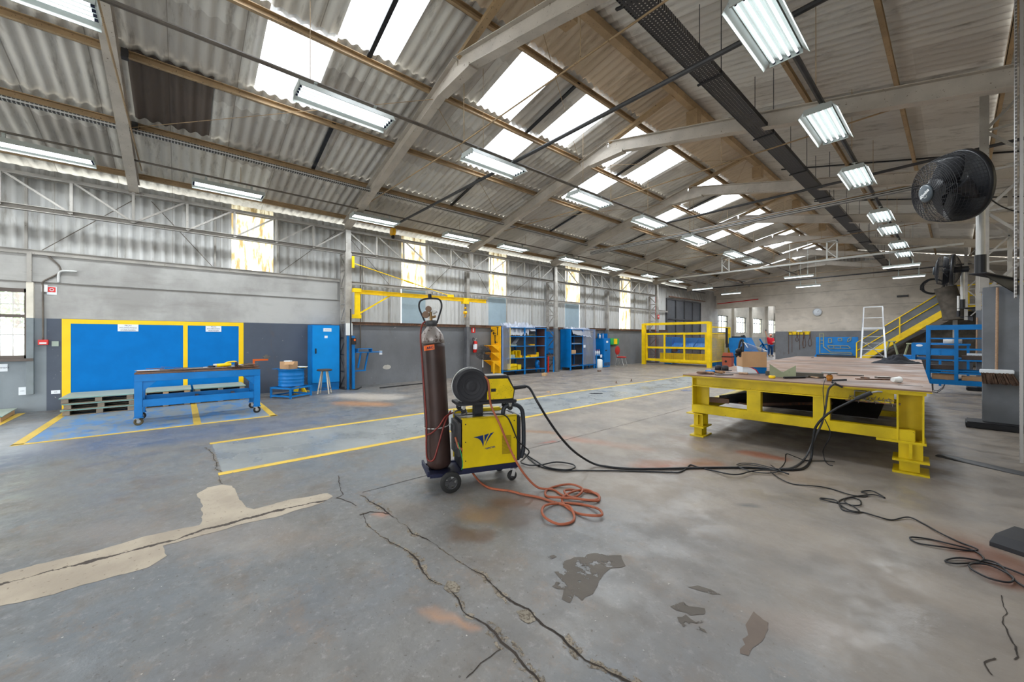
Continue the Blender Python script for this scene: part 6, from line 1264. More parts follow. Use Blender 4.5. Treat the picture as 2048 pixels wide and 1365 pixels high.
drape('plastic_sheet', lambda u, v: Vector((-11.74 + .62 * v + .02 * nz(u * 6, v * 3, 1) - .02, 9.5 + 1.4 * u, 1.90 + .26 * abs(nz(u * 7, v * 4, 2)) - (.38 * max(0, v - .72) / .28) * (1 if u < .75 else .5))), 40, 24, 'crumpled clear plastic heaped on top of the wide blue shelves, left part')
drape('plastic_sheet', lambda u, v: Vector((-11.74 + .55 * v, 10.85 + .8 * u, 1.90 + .07 * abs(nz(u * 7, v * 4, 7)))), 24, 16, 'flatter clear plastic on top of the wide blue shelves, right part')
# stock on those shelves
def item(name, x, y, z, dx, dy, dz, m, lb, cat='part', rz=0, grp=None, bev=.004):
    return MB().box((x, y, z + dz / 2), (dx, dy, dz), rz).build(name, m, world=True, label=lb, cat=cat, bevel=bev, group=grp)
Yw = MT['orange_yellow']; S1, S2, S3, S4 = .191, .661, 1.131, 1.511
t = thing('yellow_bracket', (-11.4, 9.72, S1), 'pair of stacked yellow channel brackets on the bottom left shelf', 'bracket')
for z in (0, .13): MB().b2((-11.55, 9.5, S1 + z), (-11.25, 9.98, S1 + z + .11)).build('channel', CYm, t, world=True, bevel=.005)
item('yellow_fitting', -11.35, 10.12, S1, .2, .18, .2, CYm, 'yellow machined fitting right of the stacked channels, bottom shelf'); item('brown_plate', -11.4, 10.7, S1, .4, .5, .035, MT['rust'], 'brown rusty plate on the bottom shelf, right bay'); 
t = thing('blue_canister', (-11.35, 11.2, S1), 'blue canister with dark slot on the bottom right shelf', 'canister'); MB().lathe([(0, 0), (.1, 0), (.1, .26), (.07, .33), (0, .34)], seg=20).build('body', MT['blue'], t); MB().box((.095, 0, .18), (.02, .05, .12)).build('slot', MT['matte_black'], t)
t = thing('yellow_box_frame', (-11.4, 9.98, S2), 'open yellow square box frame with black inside on the middle left shelf', 'frame')
for q in (((-.15, -.2, 0), (.15, .2, .02)), ((-.15, -.2, .27), (.15, .2, .29)), ((-.15, -.2, 0), (.15, -.17, .29)), ((-.15, .17, 0), (.15, .2, .29)), ((-.15, -.02, 0), (.15, .01, .29))): MB().b2(*q).build('panel', CYm, t)
for k in range(2): item('white_block', -11.28, 9.66 + k * .13, S2, .14, .12, .13, MT['board_green'], ['left', 'right'][k] + ' of two pale tilted blocks on the middle left shelf', 'block', .3)
item('yellow_clamp_block', -11.3, 10.85, S2, .22, .35, .1, Yw, 'yellow fixture block on the middle right shelf', 'fixture'); item('yellow_plate', -11.3, 9.95, S4, .2, .3, .04, MT['rust'], 'brown plate on the topmost open shelf, left bay', 'plate'); item('yellow_cube', -11.25, 10.15, S2, .1, .1, .1, Yw, 'little yellow cube at the middle post of the middle shelf', 'fixture'); item('yellow_fixture', -11.3, 10.5, S2, .2, .26, .06, CYm, 'low yellow bar left of the fixture block, middle right shelf', 'fixture'); item('yellow_tower', -11.3, 11.15, S2, .1, .06, .19, CYm, 'upright yellow lug at the right end of the middle shelf', 'fixture')
item('grey_tray', -11.35, 9.8, S3, .25, .3, .06, MT['board_green'], 'pale grey tray on the upper left shelf', 'tray'); MB().bar((-11.3, 9.85, S3 + .08), (-11.4, 10.15, S3 + .30), .18, .01).build('metal_hood', MT['galv'], world=True, label='tilted bright metal hood on the upper left shelf', cat='hood')
item('yellow_bar', -11.3, 10.82, S3, .12, .26, .06, Yw, 'short yellow bar on the upper right shelf', 'bar'); item('grey_bar', -11.35, 10.55, S3, .2, .2, .03, MT['rawsteel'], 'grey steel plate on the upper right shelf', 'plate')
b = MB(); rd = random.Random(9)
for k in range(60): p = Vector((-11.5 + rd.random() * .3, 10.5 + rd.random() * .5, S4 + .01 + rd.random() * .06)); b.bar(p, p + Vector((rd.gauss(0, .05), rd.gauss(0, .06), .01)), .015)
o = b.build('rag_pile', paint('pale_rags', srgb(140, 136, 110), .9), world=True, label='low pile of pale offcuts under the top of the wide shelves', cat='offcuts'); o['kind'] = 'stuff'
# small table and crate between the units
t = thing('side_table', (-11.35, 11.75, 0), 'narrow table with red and blue legs between the two shelf units', 'table')
MB().b2((-11.6, 11.6, .66), (-11.1, 11.98, .69)).build('top', MT['rust'], t, world=True)
for x, y, m in ((-11.58, 11.62, MT['blue']), (-11.12, 11.62, MT['red']), (-11.58, 11.94, MT['blue']), (-11.12, 11.94, MT['blue'])): MB().b2((x - .02, y - .02, 0), (x + .02, y + .02, .66)).build('leg', m, t, world=True)
MB().b2((-11.58, 11.62, .3), (-11.12, 11.96, .315)).build('shelf', MT['rust'], t, world=True)
t = thing('blue_wall_cabinet', (-11.72, 12.15, .85), 'blue wall cabinet seen behind the second lattice column', 'cabinet'); MB().b2((-11.79, 11.95, .75), (-11.6, 12.65, 1.72)).build('body', MT['blue'], t, world=True, bevel=.005); MB().b2((-11.6, 12.0, .80), (-11.585, 12.6, 1.67)).build('door', MT['blue'], t, world=True); MB().b2((-11.585, 12.45, 1.58), (-11.58, 12.56, 1.63)).build('label', MT['matte_black'], t, world=True)
# second blue unit
t = thing('closed_shelf_unit', (-11.45, 13.95, 0), 'blue cabinet-like shelf unit with solid side and plastic curtain', 'shelving')
MB().b2((-11.74, 13.06, .12), (-11.16, 13.085, 1.84)).build('side_panel', MT['blue'], t, world=True)
for x in (-11.72, -11.18):
    for y in (13.1, 13.97, 14.8): post(t, x, y, 1.84)
for z in (.18, .72, 1.17, 1.52, 1.83): MB().b2((-11.74, 13.08, z - .015), (-11.15, 14.83, z + .01)).build('shelf_board', MT['blue_worn'], t, world=True)
MB().b2((-11.76, 13.08, .12), (-11.745, 14.83, 1.84)).build('back_panel', MT['dark_steel'], t, world=True)
drape('plastic_sheet', lambda u, v: Vector((-11.12 + .02 * nz(u * 6, v * 3, 4), 13.9 + .95 * u, .22 + 1.62 * v)), 14, 14, 'clear plastic curtain over the right half of the closed blue shelf unit')
drape('plastic_sheet', lambda u, v: Vector((-11.74 + .64 * v, 13.2 + 1.3 * u, 1.86 + .10 * abs(nz(u * 7, v * 4, 9)) - .42 * max(0, v - .8) / .2 * (.6 + .4 * u))), 30, 20, 'crumpled clear plastic on top of the closed blue shelf unit')
item('brown_carton', -11.3, 13.35, .731, .2, .3, .17, MT['card'], 'small carton with square holes on the closed unit, middle shelf', 'box'); item('dark_plate', -11.35, 13.5, .191, .3, .55, .03, MT['rust'], 'rusty plate on the bottom shelf of the closed unit', 'plate'); item('sheet_stack', -11.35, 13.5, 1.181, .35, .6, .03, MT['galv'], 'thin pale sheets on the third shelf of the closed unit', 'sheets')
MB().b2((-11.075, 13.88, 1.0), (-11.07, 14.02, 1.12)).build('paper_note', MT['paper'], world=True, label='white paper note stuck on the plastic curtain', cat='note')
# locker group
t = thing('blue_locker', (-11.45, 15.85, 0), 'blue steel locker with vented base near the red chair', 'locker')
MB().b2((-11.74, 15.58, .02), (-11.2, 16.12, 1.42)).build('body', MT['blue'], t, world=True, bevel=.005); d = MB().b2((-11.2, 15.60, .30), (-11.18, 16.10, 1.40)).build('door', MT['blue'], t, world=True, bevel=.003); MB().b2((-11.18, 15.7, .80), (-11.16, 15.8, .86)).build('handle', MT['matte_black'], d, world=True)
MB().b2((-11.178, 15.76, 1.20), (-11.175, 15.92, 1.30)).build('white_label', MT['paper'], d, world=True)
b = MB()
for k in range(6): b.b2((-11.2, 15.63 + k * .08, .08), (-11.19, 15.67 + k * .08, .24))
b.build('vent_grille', MT['dark_steel'], t, world=True)
t = thing('tool_crate', (-11.45, 15.95, 1.42), 'open blue crate on top of the locker', 'crate')
for q in (((-11.7, 15.75, 1.42), (-11.3, 16.05, 1.435)), ((-11.7, 15.75, 1.42), (-11.3, 15.765, 1.66)), ((-11.7, 16.035, 1.42), (-11.3, 16.05, 1.66)), ((-11.7, 15.75, 1.42), (-11.685, 16.05, 1.66))): MB().b2(*q).build('panel', MT['blue_worn'], t, world=True)
def bottle(x, y, z, r, h, m, capm, lb, grp=None):
    t = thing('bottle', (x, y, z), lb, 'bottle', grp); MB().lathe([(0, 0), (r, 0), (r, h * .6), (r * .4, h * .75), (r * .35, h * .85), (0, h * .85)], seg=14).build('body', m, t); MB().cyl((0, 0, h * .85), (0, 0, h), r * .45).build('cap', capm, t)
bottle(-11.45, 15.62, 1.42, .045, .24, MT['white'], MT['white'], 'white bottle standing on the locker left of the crate'); bottle(-11.3, 15.68, 1.42, .03, .28, MT['film'], MT['blue'], 'clear spray bottle on the locker beside the crate')
t = thing('small_blue_stand', (-11.4, 15.2, 0), 'small blue stand with spray bottles left of the locker', 'stand'); MB().b2((-11.65, 14.95, .58), (-11.15, 15.5, .61)).build('top', MT['blue'], t, world=True)
for x in (-11.62, -11.18):
    for y in (14.98, 15.47): MB().b2((x - .02, y - .02, 0), (x + .02, y + .02, .58)).build('leg', MT['blue'], t, world=True)
for k in range(3): bottle(-11.3, 15.05 + .15 * k, .61, .045, .27, MT['white'], MT['orange'], ['left', 'middle', 'right'][k] + ' of three white spray bottles with orange heads')
item('paper_card', -11.14, 15.3, .50, .006, .14, .14, MT['paper'], 'white card taped to the front of the bottle stand', 'card', bev=0)
t = thing('white_jerrycan', (-11.2, 15.22, 0), 'translucent white container under the bottle stand', 'container'); MB().lathe([(0, 0), (.15, 0), (.16, .03), (.16, .36), (.12, .42), (0, .43)], seg=20).build('body', MT['white'], t)
t = sign('small_notice', 16.75, 1.62, .2, .22, 'small white notice with dark picture above the green box'); MB().b2((WX + .0105, 16.68, 1.55), (WX + .012, 16.82, 1.61)).build('dark_picture', MT['dark_steel'], t, world=True)
t = thing('eyewash_box', (WX + .1, 17.15, 1.05), 'green first aid or eyewash box with yellow front on the far left wall', 'first aid box'); MB().b2((WX, 16.75, 1.08), (WX + .18, 17.55, 1.42)).build('case', MT['green'], t, world=True, bevel=.03); MB().b2((WX + .18, 17.05, 1.12), (WX + .19, 17.35, 1.4)).build('front_label', MT['crane_yellow'], t, world=True)
# red chair
t = thing('red_chair', (-11.1, 16.95, 0), 'red upholstered chair with chrome legs by the far left wall', 'chair', rz=R(5))
MB().sph((0, 0, .46), .26, 1, 1, .18, 18, 10).build('seat', MT['redchair'], t); MB().sph((-.22, 0, .80), .24, .2, 1, .95, 18, 12).build('backrest', MT['redchair'], t); MB().tube([(-.21, 0, .62), (-.22, 0, .5), (-.12, 0, .42)], .018, 8).build('back_stem', MT['galv'], t)
for s in (-.18, .18): MB().tube([(-.15, s, .42), (-.2, s, .2), (-.22, s, .014), (.2, s, .014), (.17, s, .2), (.12, s, .42)], .012, 8).build('leg', MT['galv'], t)
# floor odds and ends near the shelves
MB().box((-10.3, 10.55, .05), (.14, .30, .10), .5).build('wood_block', MT['wood_new'], world=True, label='light wooden block on the floor in front of the blue shelves', cat='block', bevel=.006)
item('small_scrap', -10.0, 13.6, 0, .1, .16, .05, MT['rust'], 'small brown lump on the floor in front of the closed shelf unit', 'scrap')
for k, (px, py, lb) in enumerate(((1232.5, 767, 'left of two short bolts sticking out of the far floor'), (1262.5, 763, 'right of two short bolts sticking out of the far floor'))):
    p = G(px, py); MB().cyl(p, p + UPV * .075, .012).cyl(p, p + UPV * .012, .035).build('floor_bolt', MT['rust'], world=True, label=lb, cat='bolt')
for k, (px, py, lb) in enumerate(((1193, 788, 'crumpled dark rag on the walkway beyond the welder'), (1372, 782, 'small grey rag on the floor just left of the welding table'))):
    p = G(px, py); b = MB()
    b.grid(lambda u, v: p + RT * ((u - .5) * (.30 if k == 0 else .22) * (1 + .3 * nz(u * 3, v * 3, k))) + FW * ((v - .5) * .16) + UPV * (.004 + .04 * abs(nz(u * 5, v * 5, k)) * 4 * u * (1 - u) * 4 * v * (1 - v)), 16, 12); b.build('rag', MT['cloth'] if k == 0 else paint('pale_rag', srgb(125, 130, 150), .9), world=True, label=lb, cat='rag', solid=.004)
p = G(1097, 785); MB().box(p + UPV * .01, (.09, .05, .02), .3).build('wood_chip', MT['wood_new'], world=True, label='small tan wood chip on the floor left of the dark rag', cat='chip')
# ================================================================ FAR END
# ---- yellow machine cage
cy0, cy1, cx0, cx1 = 19.2, 21.6, -11.15, -7.72
t = thing('machine_guard_cage', ((cx0 + cx1) / 2, 20, 0), 'yellow guard cage with mesh panels around a blue machine', 'guard cage'); CYm = MT['crane_yellow']
for x in (cx0, cx1): MB().b2((x - .09, cy0 - .09, 0), (x + .09, cy0 + .09, 2.22)).build('corner_post', CYm, t, world=True)
MB().b2((cx1 - .02, cy1 - .05, 0), (cx1 + .08, cy1 + .05, 2.0)).build('rear_post', CYm, t, world=True)
MB().b2((cx0, cy0 - .07, 2.12), (cx1, cy0 + .07, 2.24)).build('top_rail', CYm, t, world=True)
fx0, fx1 = cx0 + .14, cx1 - .12
for z, h_ in ((1.66, .10), (.93, .10), (.28, .12)): MB().b2((fx0, cy0 - .05, z - h_ / 2), (fx1, cy0 + .05, z + h_ / 2)).build('gate_rail', CYm, t, world=True)
for x in (fx0 + .03, fx0 + .33 * (fx1 - fx0), fx0 + .66 * (fx1 - fx0), fx1 - .03): MB().b2((x - .04, cy0 - .042, .24), (x + .04, cy0 + .042, 1.7)).build('gate_stile', CYm, t, world=True)
b = MB(); x = fx0 + .05
while x < fx1: b.b2((x - .003, cy0, .3), (x + .003, cy0 + .006, 1.62)); x += .055
z = .34
while z < 1.64: b.b2((fx0, cy0, z - .003), (fx1, cy0 + .006, z + .003)); z += .055
b.build('wire_mesh', MT['rust'], t, world=True)
b = MB(); y = cy0 + .05
while y < cy1: b.b2((cx1 + .03, y - .003, .3), (cx1 + .036, y + .003, 1.62)); y += .055
z = .34
while z < 1.64: b.b2((cx1 + .03, cy0, z - .003), (cx1 + .036, cy1, z + .003)); z += .055
b.build('side_mesh', CYm, t, world=True)
for z in (.28, 1.66, 1.97): MB().b2((cx1, cy0, z - .03), (cx1 + .06, cy1, z + .03)).build('side_rail', CYm, t, world=True)
MB().b2((cx0 + .5, cy0 + .8, .1), (cx1 - .3, cy0 + .9, .62)).build('kick_panel', CYm, t, world=True)
# blue press inside
t = thing('press_machine', (-9.4, 20.6, 0), 'long blue sheet-metal machine inside the yellow cage', 'machine')
MB().b2((-10.6, 20.4, 0), (-10.2, 21.4, 1.5)).build('left_frame', MT['blue'], t, world=True); MB().b2((-8.1, 20.4, 0), (-7.85, 21.4, 1.4)).build('right_frame', MT['blue'], t, world=True)
MB().bar((-10.2, 20.6, 1.05), (-8.1, 20.6, 1.05), .5, .08, up=(0, -.5, .86)).build('apron', MT['blue'], t, world=True); MB().b2((-10.2, 20.75, .8), (-8.1, 21.0, 1.45)).build('beam', MT['blue'], t, world=True)
for x in (-9.6, -9.0, -8.4): MB().bar((x, 20.38, .98), (x + .12, 20.7, 1.4), .03, .05).build('support_arm', MT['blue'], t, world=True)
MB().b2((-10.2, 20.5, .2), (-8.1, 21.0, .6)).build('bed', MT['dark_steel'], t, world=True); MB().b2((-10.1, 20.3, .7), (-9.9, 20.5, .9)).b2((-8.35, 20.3, .7), (-8.15, 20.5, .9)).build('clamp_blocks', MT['rust'], t, world=True)
# blue sloped machine housing right of the cage
t = thing('blue_machine_housing', (-6.9, 21.3, 0), 'tall blue machine housing with sloping front right of the cage', 'machine')
M = Matrix(((1, 0, 0, 0), (0, 0, 1, 21.0), (0, 1, 0, 0), (0, 0, 0, 1)))
MB().prism([(-7.5, 1.45), (-7.5, .95), (-7.2, .0), (-6.35, .0), (-6.35, .55), (-6.75, 1.45)], M, .9).build('housing', MT['blue'], t, world=True, bevel=.02); MB().b2((-7.45, 20.98, 1.0), (-6.85, 21.02, 1.43)).build('front_hood', MT['blue'], t, world=True)
MB().b2((-7.4, 21.1, 1.45), (-6.9, 21.5, 1.52)).b2((-7.0, 21.15, 1.45), (-6.85, 21.25, 1.56)).build('top_fitting', MT['matte_black'], t, world=True)
MB().b2((-7.62, 20.95, .95), (-7.5, 21.1, 1.15)).build('switch_box', MT['matte_black'], t, world=True); MB().b2((-7.62, 20.9, 1.15), (-7.54, 21.0, 1.95)).build('switch_arm', MT['matte_black'], t, world=True)
t = thing('swing_bin', (-7.25, 20.2, 0), 'brick-orange plastic bin with black liner beside the yellow cage', 'bin')
b = MB(); b.prism([(-.19, 0), (.19, 0), (.22, .5), (-.22, .5)], Matrix(((1, 0, 0, 0), (0, 0, 1, -.17), (0, 1, 0, 0), (0, 0, 0, 1))), .34); b.build('body', MT['bin'], t, bevel=.01)
MB().box((0, 0, .525), (.46, .37, .05)).build('liner', MT['black'], t, bevel=.01); b = MB(); b.prism([(-.2, .55), (.2, .55), (.17, .72), (-.17, .72)], Matrix(((1, 0, 0, 0), (0, 0, 1, -.16), (0, 1, 0, 0), (0, 0, 0, 1))), .32); b.build('lid', MT['bin'], t, bevel=.02); MB().lathe([(.04, 0), (.055, 0), (.055, .003), (.04, .003)], M=frame((-.03, -.185, .3), (1, 0, 0), (0, 0, 1)), seg=16).build('emblem', MT['matte_black'], t)
t = sign('hydrant_sign', 20.8, 2.66, .2, .22, 'red H sign on the third lattice column', m=MT['red'], lines=('H',), size=.17, x=-11.17, ink=MT['inkwhite'])
MB().cyl((-11.5, 21.15, .0), (-11.5, 21.15, 4.0), .05).build('red_pipe', MT['red'], world=True, label='vertical red pipe behind the third lattice column', cat='pipe')
MB().cyl((-11.7, 30.555, 4.0), (-9.0, 30.555, 4.15), .03).build('red_sprinkler_pipe', MT['red'], world=True, label='thin red pipe along the back wall above the opening', cat='pipe')
# ---- back wall things
def backframe(x, z, y=YB - .02): return frame((x, y, z), (1, 0, 0), (0, 0, 1))
t = thing('wall_clock', (-5.72, YB - .05, 2.85), 'round white wall clock on the back wall', 'clock'); M = backframe(-5.72, 3.08)
MB().lathe([(0, 0), (.25, 0), (.25, .04), (.22, .05), (.215, .035), (0, .035)], M=M, seg=36).build('case', MT['galv'], t, world=True); MB().lathe([(0, .036), (.21, .036), (.21, .038), (0, .038)], M=M, seg=32).build('dial', MT['paper'], t, world=True)
MB().bar(M @ Vector((0, 0, .042)), M @ Vector((.09, .05, .042)), .015, .004).build('hour_hand', MT['matte_black'], t, world=True); MB().bar(M @ Vector((0, 0, .045)), M @ Vector((.1, .12, .045)), .010, .004).build('minute_hand', MT['matte_black'], t, world=True)
t = thing('hook_rail', (-6.65, YB - .04, 1.6), 'yellow hook rail on the back wall for long hooks', 'rail'); MB().b2((-7.25, YB - .05, 1.66), (-6.08, YB, 1.86)).build('rail', CYm, t, world=True); MB().b2((-6.8, YB - .06, 1.84), (-6.5, YB - .05, 1.93)).build('label', MT['paper'], t, world=True)
for k, (x, L, kind, lb) in enumerate(((-7.22, 1.4, 0, 'long double steel hook at the left end of the yellow rail'), (-6.8, .6, 1, 'short dark chain sling second from the left on the rail'), (-6.62, 1.1, 0, 'middle long steel hook on the yellow rail'), (-6.42, 1.0, 1, 'looped chain sling right of the middle hook'), (-6.12, .9, 1, 'looped sling at the right end of the yellow rail'))):
    b = MB(); y = YB - .09
    if kind == 0: b.tube([(x, y, 1.78 - L), (x, y, 1.5), (x, y, 1.80), (x + .06, y, 1.82), (x + .14, y, 1.82), (x + .18, y, 1.80), (x + .18, y, 1.5), (x + .18, y, 1.88 - L)], .014, 6)
    else: b.tube([(x, y, 1.80), (x + .02, y, 1.5), (x - .06, y, 1.80 - L * .7), (x + .02, y, 1.80 - L), (x + .12, y, 1.80 - L * .8), (x + .06, y, 1.5), (x + .05, y, 1.82)], .014, 6)
    b.build('lifting_hook' if kind == 0 else 'chain_sling', MT['rust'], world=True, label=lb, cat='hook' if kind == 0 else 'sling')
# blue tool board standing before the back wall
ty = 29.3; t = thing('blue_pattern_board', (-4.65, ty, 0), 'blue board with pale green frame patterns standing at the back wall', 'board')
MB().b2((-5.55, ty, .42), (-3.62, ty + .05, 1.5)).build('panel', MT['blue'], t, world=True, bevel=.004); MB().b2((-5.5, ty + .06, 0), (-5.42, ty + .5, 1.4)).b2((-3.75, ty + .06, 0), (-3.67, ty + .5, 1.4)).build('rear_frame', MT['blue'], t, world=True); MB().b2((-5.5, ty - .1, .25), (-3.66, ty + .3, .40)).build('lower_tray', MT['dark_steel'], t, world=True); MB().b2((-5.58, ty - .15, 0), (-5.5, ty + .4, .42)).b2((-3.68, ty - .15, 0), (-3.6, ty + .4, .42)).build('feet', MT['blue'], t, world=True)
gs = MT['grnsteel']
def fr(b, pts, closed=True, w_=.05, y=None):
    y = y or ty - .02; n = len(pts)
    for i in range(n if closed else n - 1): b.bar((pts[i][0], y, pts[i][1]), (pts[(i + 1) % n][0], y, pts[(i + 1) % n][1]), w_, .03, up=(0, 1, 0))
for k, (pts, cl, lb) in enumerate(((((-5.36, .55), (-5.36, 1.72), (-5.18, 1.72), (-5.18, .9), (-4.85, .6), (-3.95, .6), (-3.88, .5), (-5.36, .5)), True, 'tall L-shaped green frame piece on the blue board'), (((-4.95, 1.15), (-4.95, 1.4), (-4.8, 1.4), (-4.8, 1.15)), True, 'small upright green rectangle on the blue board'), (((-4.5, 1.27), (-4.5, 1.42), (-4.34, 1.42), (-4.34, 1.27)), True, 'small square green frame in the middle of the blue board'), (((-5.0, .98), (-4.05, .98), (-3.95, .82), (-4.9, .82)), True, 'flat slanted green frame across the blue board'), (((-4.1, 1.2), (-4.05, 1.4), (-3.92, 1.48), (-3.95, 1.3)), True, 'small diamond green plate at the right of the blue board'))):
    b = MB(); fr(b, pts, cl, .035 if k else .045)
    if k == 0:
        for z in (1.1, 1.3, 1.5): b.bar((-5.36, ty - .02, z), (-5.18, ty - .02, z), .03, .03, up=(0, 1, 0))
    if k == 3:
        for x in (-4.7, -4.4): b.bar((x, ty - .02, .98), (x, ty - .02, .82), .03, .03, up=(0, 1, 0))
    b.build('frame_pattern', gs, world=True, label=lb, cat='pattern')
# ---- stairs and landing
t = thing('steel_stairs', (-1.9, 28.6, 0), 'yellow steel stairs with grey side panels rising to the landing', 'stairs')
s0, s1 = Vector((-3.55, 28.2, .12)), Vector((-.2, 28.2, 2.82))
for y in (28.2, 29.1): MB().bar(s0 + Vector((0, y - 28.2, 0)), s1 + Vector((0, y - 28.2, 0)), .28, .04, up=(0, 1, 0)).build('stringer', CYm, t, world=True)
for k in range(12):
    p = s0.lerp(s1, (k + .5) / 12); MB().b2((p.x - .13, 28.2, p.z - .01), (p.x + .13, 29.1, p.z + .02)).build('tread', MT['dark_steel'], t, world=True)
for zz in (1.05, .6): MB().tube([s0 + Vector((0, -.03, zz)), s1 + Vector((0, -.03, zz))], .025, 8, smooth=False).build('handrail', CYm, t, world=True)
for f_ in (.0, .5): p = s0.lerp(s1, f_); MB().bar(p + Vector((0, -.03, 0)), p + Vector((0, -.03, 1.05)), .05).build('baluster', CYm, t, world=True)
q0, q1 = s0 + Vector((0, .03, .12)), s1 + Vector((0, .03, .12)); b = MB(); b.face([q0, q1, q1 + UPV * .9, q0 + UPV * .9]); b.build('side_panel', paint('grey_stair_panel', srgb(108, 112, 114), .6), t, world=True, solid=.01)
t = thing('landing_platform', (1.2, 29, 2.7), 'yellow edged steel landing at the top of the stairs', 'platform'); MB().b2((-.2, 28.15, 2.74), (3.2, 28.25, 2.98)).build('edge_beam', CYm, t, world=True); MB().b2((-.2, 28.2, 2.9), (3.2, YB - .05, 2.96)).build('deck', MT['dark_steel'], t, world=True)
for z in (3.45, 3.95): MB().tube([(-.0, 28.2, z), (3.2, 28.2, z)], .03, 8, smooth=False).build('guard_rail', CYm, t, world=True)
for x in (.4, 1.6, 2.8): MB().b2((x - .05, 28.17, 2.98), (x + .05, 28.23, 3.98)).build('guard_post', CYm, t, world=True)
for x in (.0, 3.0): MB().b2((x - .08, 28.3, 0), (x + .08, 28.46, 2.74)).build('support_post', MT['steel_grey'], t, world=True)
drk = paint('dark_tarpaulin', srgb(86, 80, 72), .8, var=.3)
MB().grid(lambda u, v: Vector((-2.9 + 4.9 * u, 29.4 + .25 * nz(u * 5, v * 2, 3) * (v + .3), .02 + (.4 + 2.3 * min(1, u * 1.5)) * v)), 50, 16).build('hanging_tarpaulin', drk, world=True, label='dark tarpaulin hanging under the stairs and landing', cat='tarpaulin', solid=.01)
# green trestles, ladder
def trestle(x, y, lb, h_=.95):
    t = thing('trestle', (x, y, 0), lb, 'trestle')
    for s in (-1, 1):
        for q in (-1, 1): MB().bar((x + s * .35, y + q * .2, 0), (x + s * .08, y + q * .03, h_), .05).build('leg', MT['grnsteel'], t, world=True)
    MB().b2((x - .15, y - .15, h_), (x + .15, y + .15, h_ + .05)).build('head', MT['grnsteel'], t, world=True)
trestle(-2.05, 26.5, 'pale green trestle stand between the ladder and the blue bench, left one', 1.25); trestle(-1.38, 26.3, 'pale green trestle stand between the ladder and the blue bench, right one', 1.15)
t = thing('aluminium_ladder', (-2.55, 24.9, 0), 'aluminium platform stepladder in front of the stairs', 'ladder', rz=.12); AL = MT['alu']
for s in (-.36, .36):
    MB().bar((s * 1.25, -.35, 0), (s, .0, 1.95), .06, .03).build('front_rail', AL, t); MB().bar((s * .98, .0, 1.95), (s * .9, .02, 2.92), .05, .03).build('guard_upright', AL, t); MB().bar((s * 1.25, .85, 0), (s * 1.0, .12, 2.4), .05, .025).build('rear_rail', AL, t)
for z in (.3, .6, .9, 1.2, 1.5): f_ = z / 1.95; MB().box((0, -.35 + .35 * f_, z), (.8 - .12 * f_, .09, .025)).build('step', AL, t)
MB().box((0, .15, 1.9), (.72, .4, .10)).build('platform', AL, t); MB().bar((-.33, .02, 2.92), (.33, .02, 2.92), .045).bar((-.34, .01, 2.4), (.34, .01, 2.4), .03).build('guard_bars', AL, t); MB().bar((-.43, .7, .5), (.40, .45, 1.3), .03).bar((.43, .7, .5), (-.40, .45, 1.3), .03).build('cross_brace', AL, t)
# blue bench machine behind the rack
t = thing('blue_bench_machine', (-.75, 20.6, 0), 'low blue bench machine with open bay behind the blue rack', 'machine')
MB().b2((-1.05, 20.3, .0), (-.95, 21.2, 1.25)).b2((.55, 20.3, 0), (.65, 21.2, 1.25)).build('end_frames', MT['blue'], t, world=True); MB().b2((-1.05, 20.3, .82), (.05, 20.6, 1.27)).build('upper_hood', MT['blue'], t, world=True, bevel=.02); MB().b2((-.95, 20.4, .18), (.6, 21.1, .28)).b2((-.95, 20.5, .66), (.6, 21.1, .74)).build('decks', MT['blue'], t, world=True); MB().b2((-1.45, 20.4, .5), (-1.05, 20.9, .8)).build('side_box', MT['blue'], t, world=True, bevel=.02); MB().sph((-.85, 20.29, 1.17), .07, 1.2, .15, .6).build('oval_badge', MT['paper'], t, world=True)
MB().b2((-.8, 20.5, .3), (.4, 20.9, .6)).build('motor_block', MT['dark_steel'], t, world=True)
MB().tube([atY(1890, 575, 27.85), atY(1897, 595, 27.85), atY(1905, 618, 27.85), atY(1908, 640, 27.85)], .38, 14).build('rolled_tarpaulin', drk, world=True, label='dark soiled rolled tarpaulin hanging by the landing behind the second fan', cat='tarpaulin')
# ---- blue rack
rx0, rx1, ry0, ry1 = -.47, .72, 15.0, 15.5
t = thing('blue_rack', ((rx0 + rx1) / 2, 15.25, 0), 'blue steel rack with open bays right of the long yellow table', 'rack')
for x in (rx0, .02, rx1):
    for y in (ry0, ry1): MB().b2((x - .035, y - .035, .24), (x + .035, y + .035, 1.78)).build('upright', MT['blue'], t, world=True)
for z, h_ in ((1.72, .12), (.30, .12)):
    for y in (ry0, ry1): MB().b2((rx0, y - .03, z - h_ / 2), (rx1, y + .03, z + h_ / 2)).build('main_rail', MT['blue'], t, world=True)
for z in (1.43, 1.15, .87, .60, .42 + .12): 
    for y in (ry0, ry1): MB().b2((rx0, y - .015, z - .018), (rx1, y + .015, z + .018)).build('thin_rail', MT['blue'], t, world=True)
    for x in (rx0, .02, rx1): MB().b2((x - .015, ry0, z - .015), (x + .015, ry1, z + .015)).build('side_rail', MT['blue'], t, world=True)
for x in (rx0 + .1, rx1 - .1):
    for y in (ry0, ry1): MB().tube([(x - .03, y, .26), (x - .02, y, .02), (x + .06, y, .01), (x + .16, y, .12), (x + .2, y, .26)], .010, 6, smooth=False).build('skid_leg', MT['dark_steel'], t, world=True)
bs = paint('dark_brown_box', srgb(78, 66, 60), .7)
for k, (z, lb) in enumerate(((1.17, 'uppermost dark brown box in the left bays of the blue rack'), (.89, 'second dark brown box from the top in the left bays of the rack'), (.62, 'lowest dark brown box in the left bays of the rack'))): item('brown_box', -.22, 15.25, z, .42, .4, .085 if k < 2 else .11, bs, lb, 'box')
